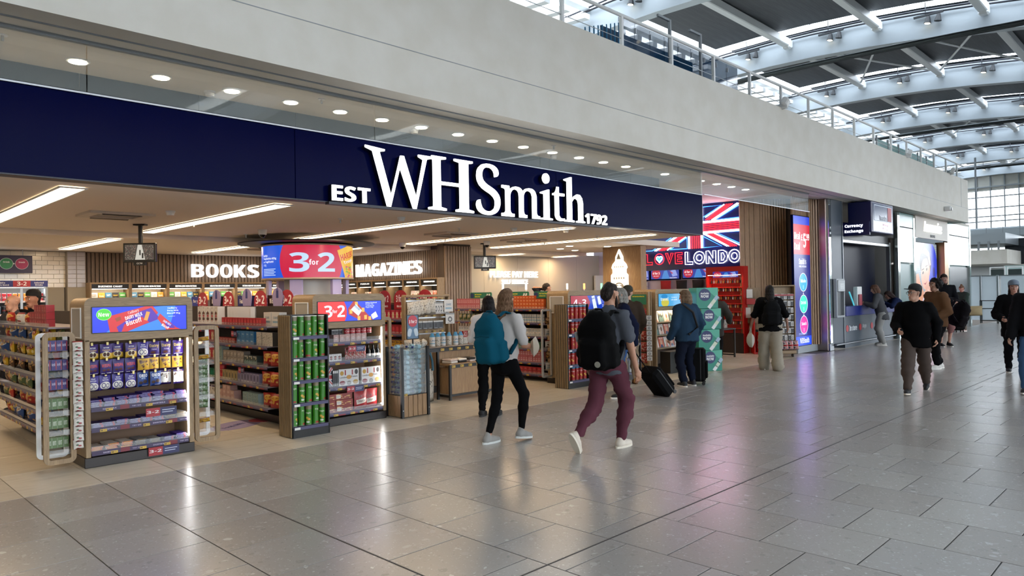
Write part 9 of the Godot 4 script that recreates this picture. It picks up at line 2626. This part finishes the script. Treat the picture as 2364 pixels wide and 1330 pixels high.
	person("person with hair bun in patterned jacket holding luggage by the mirrored panels", {"pos": Vector3(29.07, 0, -6.45), "yaw": -2.2, "h": 1.6, "skin": 0xA87868, "hair": 0x6A4A34, "hair_style": "bun", "head": [0.1, 0.45], "lean": 0.08, "feet": [[0.1, 0.1, 0.0, 0.0], [-0.1, -0.05, 0.0, 0.0]], "hands": [[0.15, 1.02, 0.35], [-0.12, 1.02, 0.35]], "top": 0x2E3A34, "top_name": "jacket", "puff": 0.03, "legs": 0x6A6058, "leg": 0.018, "shoe": 0xC8A8A0})
	solo("holdall", "tan slouchy holdall hanging at the hip of the person with bun", "bag", pouch(0.55, 0.34, 0.2, "beigebox"), pm(0x8A7A58, 0.8), Vector3(29.0, 0.55, -6.1), Vector3(0, -0.7, 0))
	suitcase("small tan suitcase with tall handle beside the person with bun", Vector3(28.5, 0, -6.5), Basis.from_euler(Vector3(0, -0.8, 0)), 0.34, 0.45, 0.22, 0.5)
	person("man in dark jacket and blue jeans walking past the frame edge", {"pos": Vector3(13.07, 0, -1.98), "yaw": -E, "h": 1.75, "skin": 0xA47A64, "hair": 0x2A221C, "head": [0.0, 0.0], "feet": [[0.1, -0.3, 0.05, 0.5], [-0.1, 0.3, 0.0, -0.1]], "drop": 0.03, "hands": [[0.28, 0.8, -0.1], [-0.3, 0.82, 0.12]], "top": 0x131316, "top_name": "jacket", "puff": 0.035, "hem": -0.05, "legs": 0x3E5C80, "leg_name": "jeans", "leg": 0.014, "shoe": 0x16161A})
	person("woman in pale cap with long dark curls and black coat", {"pos": Vector3(15.75, 0, -2.7), "yaw": -E + 0.2, "h": 1.66, "skin": 0xA87C6A, "hair": 0x1E1614, "hair_style": "long", "cap": 0x6A7684, "head": [0.1, 0.05], "feet": [[0.1, 0.1, 0.0, 0.0], [-0.1, -0.1, 0.0, 0.0]], "hands": [[0.2, 1.0, 0.2], [-0.2, 1.0, 0.22]], "top": 0x0E0E10, "top_name": "coat", "puff": 0.035, "hem": -0.1, "legs": 0x101014, "leg": 0.01, "shoe": 0x141416})
	# at the exchange counter
	person("woman in grey hoodie and pale trousers leaning at the exchange counter", {"pos": Vector3(21.2, 0, -6.72), "yaw": PI + 0.3, "h": 1.68, "skin": 0xA88270, "hair": 0x5A3A2A, "hair_style": "bob", "head": [0.2, 0.35], "lean": 0.22, "hipz": -0.05, "feet": [[0.1, -0.05, 0.0, 0.0], [-0.1, 0.0, 0.0, 0.0]], "hands": [[0.18, 1.16, 0.34], [-0.16, 1.16, 0.34]], "top": 0x4A4B4E, "top_name": "hoodie", "puff": 0.026, "hem": -0.08, "legs": 0x8C8C8A, "leg": 0.024, "flare": 1.2, "shoe": 0xC0BEBA})
	person("person in dark clothes bending low over the exchange counter", {"pos": Vector3(22.75, 0, -6.6), "yaw": PI + 0.5, "h": 1.66, "skin": 0x8A6454, "hair": 0x2A1A18, "hair_style": "long", "head": [0.0, 0.4], "lean": 0.75, "hipz": -0.12, "feet": [[0.1, -0.3, 0.0, 0.0], [-0.1, -0.2, 0.0, 0.0]], "hands": [[0.2, 1.15, 0.5], [-0.2, 1.15, 0.5]], "top": 0x16203E, "puff": 0.02, "legs": 0x0C0C0E, "leg": 0.014, "shoe": 0x101012, "sole": 0x1A1A1A})
	# heads beyond the shelves
	person("bald man standing behind the crisps run", {"pos": Vector3(2.33, 0, -12.5), "yaw": -1.2, "h": 1.72, "skin": 0xB88A72, "hair": 0x6E5848, "hair_style": "none", "head": [0.0, 0.0], "feet": [[0.1, 0.0, 0.0, 0.0], [-0.1, 0.05, 0.0, 0.0]], "hands": [[0.25, 0.85, 0.1], [-0.25, 0.85, 0.1]], "top": 0x3A3A40, "legs": 0x1E1E22, "shoe": 0x141416})
	person("man with moustache and backward black cap behind the crisps run", {"pos": Vector3(2.62, 0, -12.75), "yaw": -0.9, "h": 1.76, "near": true, "skin": 0xA87258, "hair": 0x1C1412, "cap": 0x131214, "cap_back": true, "head": [-0.2, 0.0], "lips": 0x3A2018, "feet": [[0.1, 0.0, 0.0, 0.0], [-0.1, 0.05, 0.0, 0.0]], "hands": [[0.25, 0.85, 0.1], [-0.25, 0.85, 0.1]], "top": 0x141416, "legs": 0x1E1E22, "shoe": 0x141416})
	person("dark haired man with raised hand behind the toiletries run", {"pos": Vector3(13.35, 0, -12.05), "yaw": 1.2, "h": 1.84, "skin": 0xA47A64, "hair": 0x241A16, "head": [0.0, 0.1], "feet": [[0.1, 0.0, 0.0, 0.0], [-0.1, 0.05, 0.0, 0.0]], "hands": [[0.2, 1.72, 0.1], [-0.25, 0.9, 0.1]], "top": 0x2A2C34, "legs": 0x1E1E22, "shoe": 0x141416})

func _ready() -> void:
	camera_and_light()
	base_materials()
	floors()
	ceilings()
	roof()
	downlights()
	shop_ceiling()
	packaging_prints()
	bays()
	shop_walls()
	concourse()
	people()
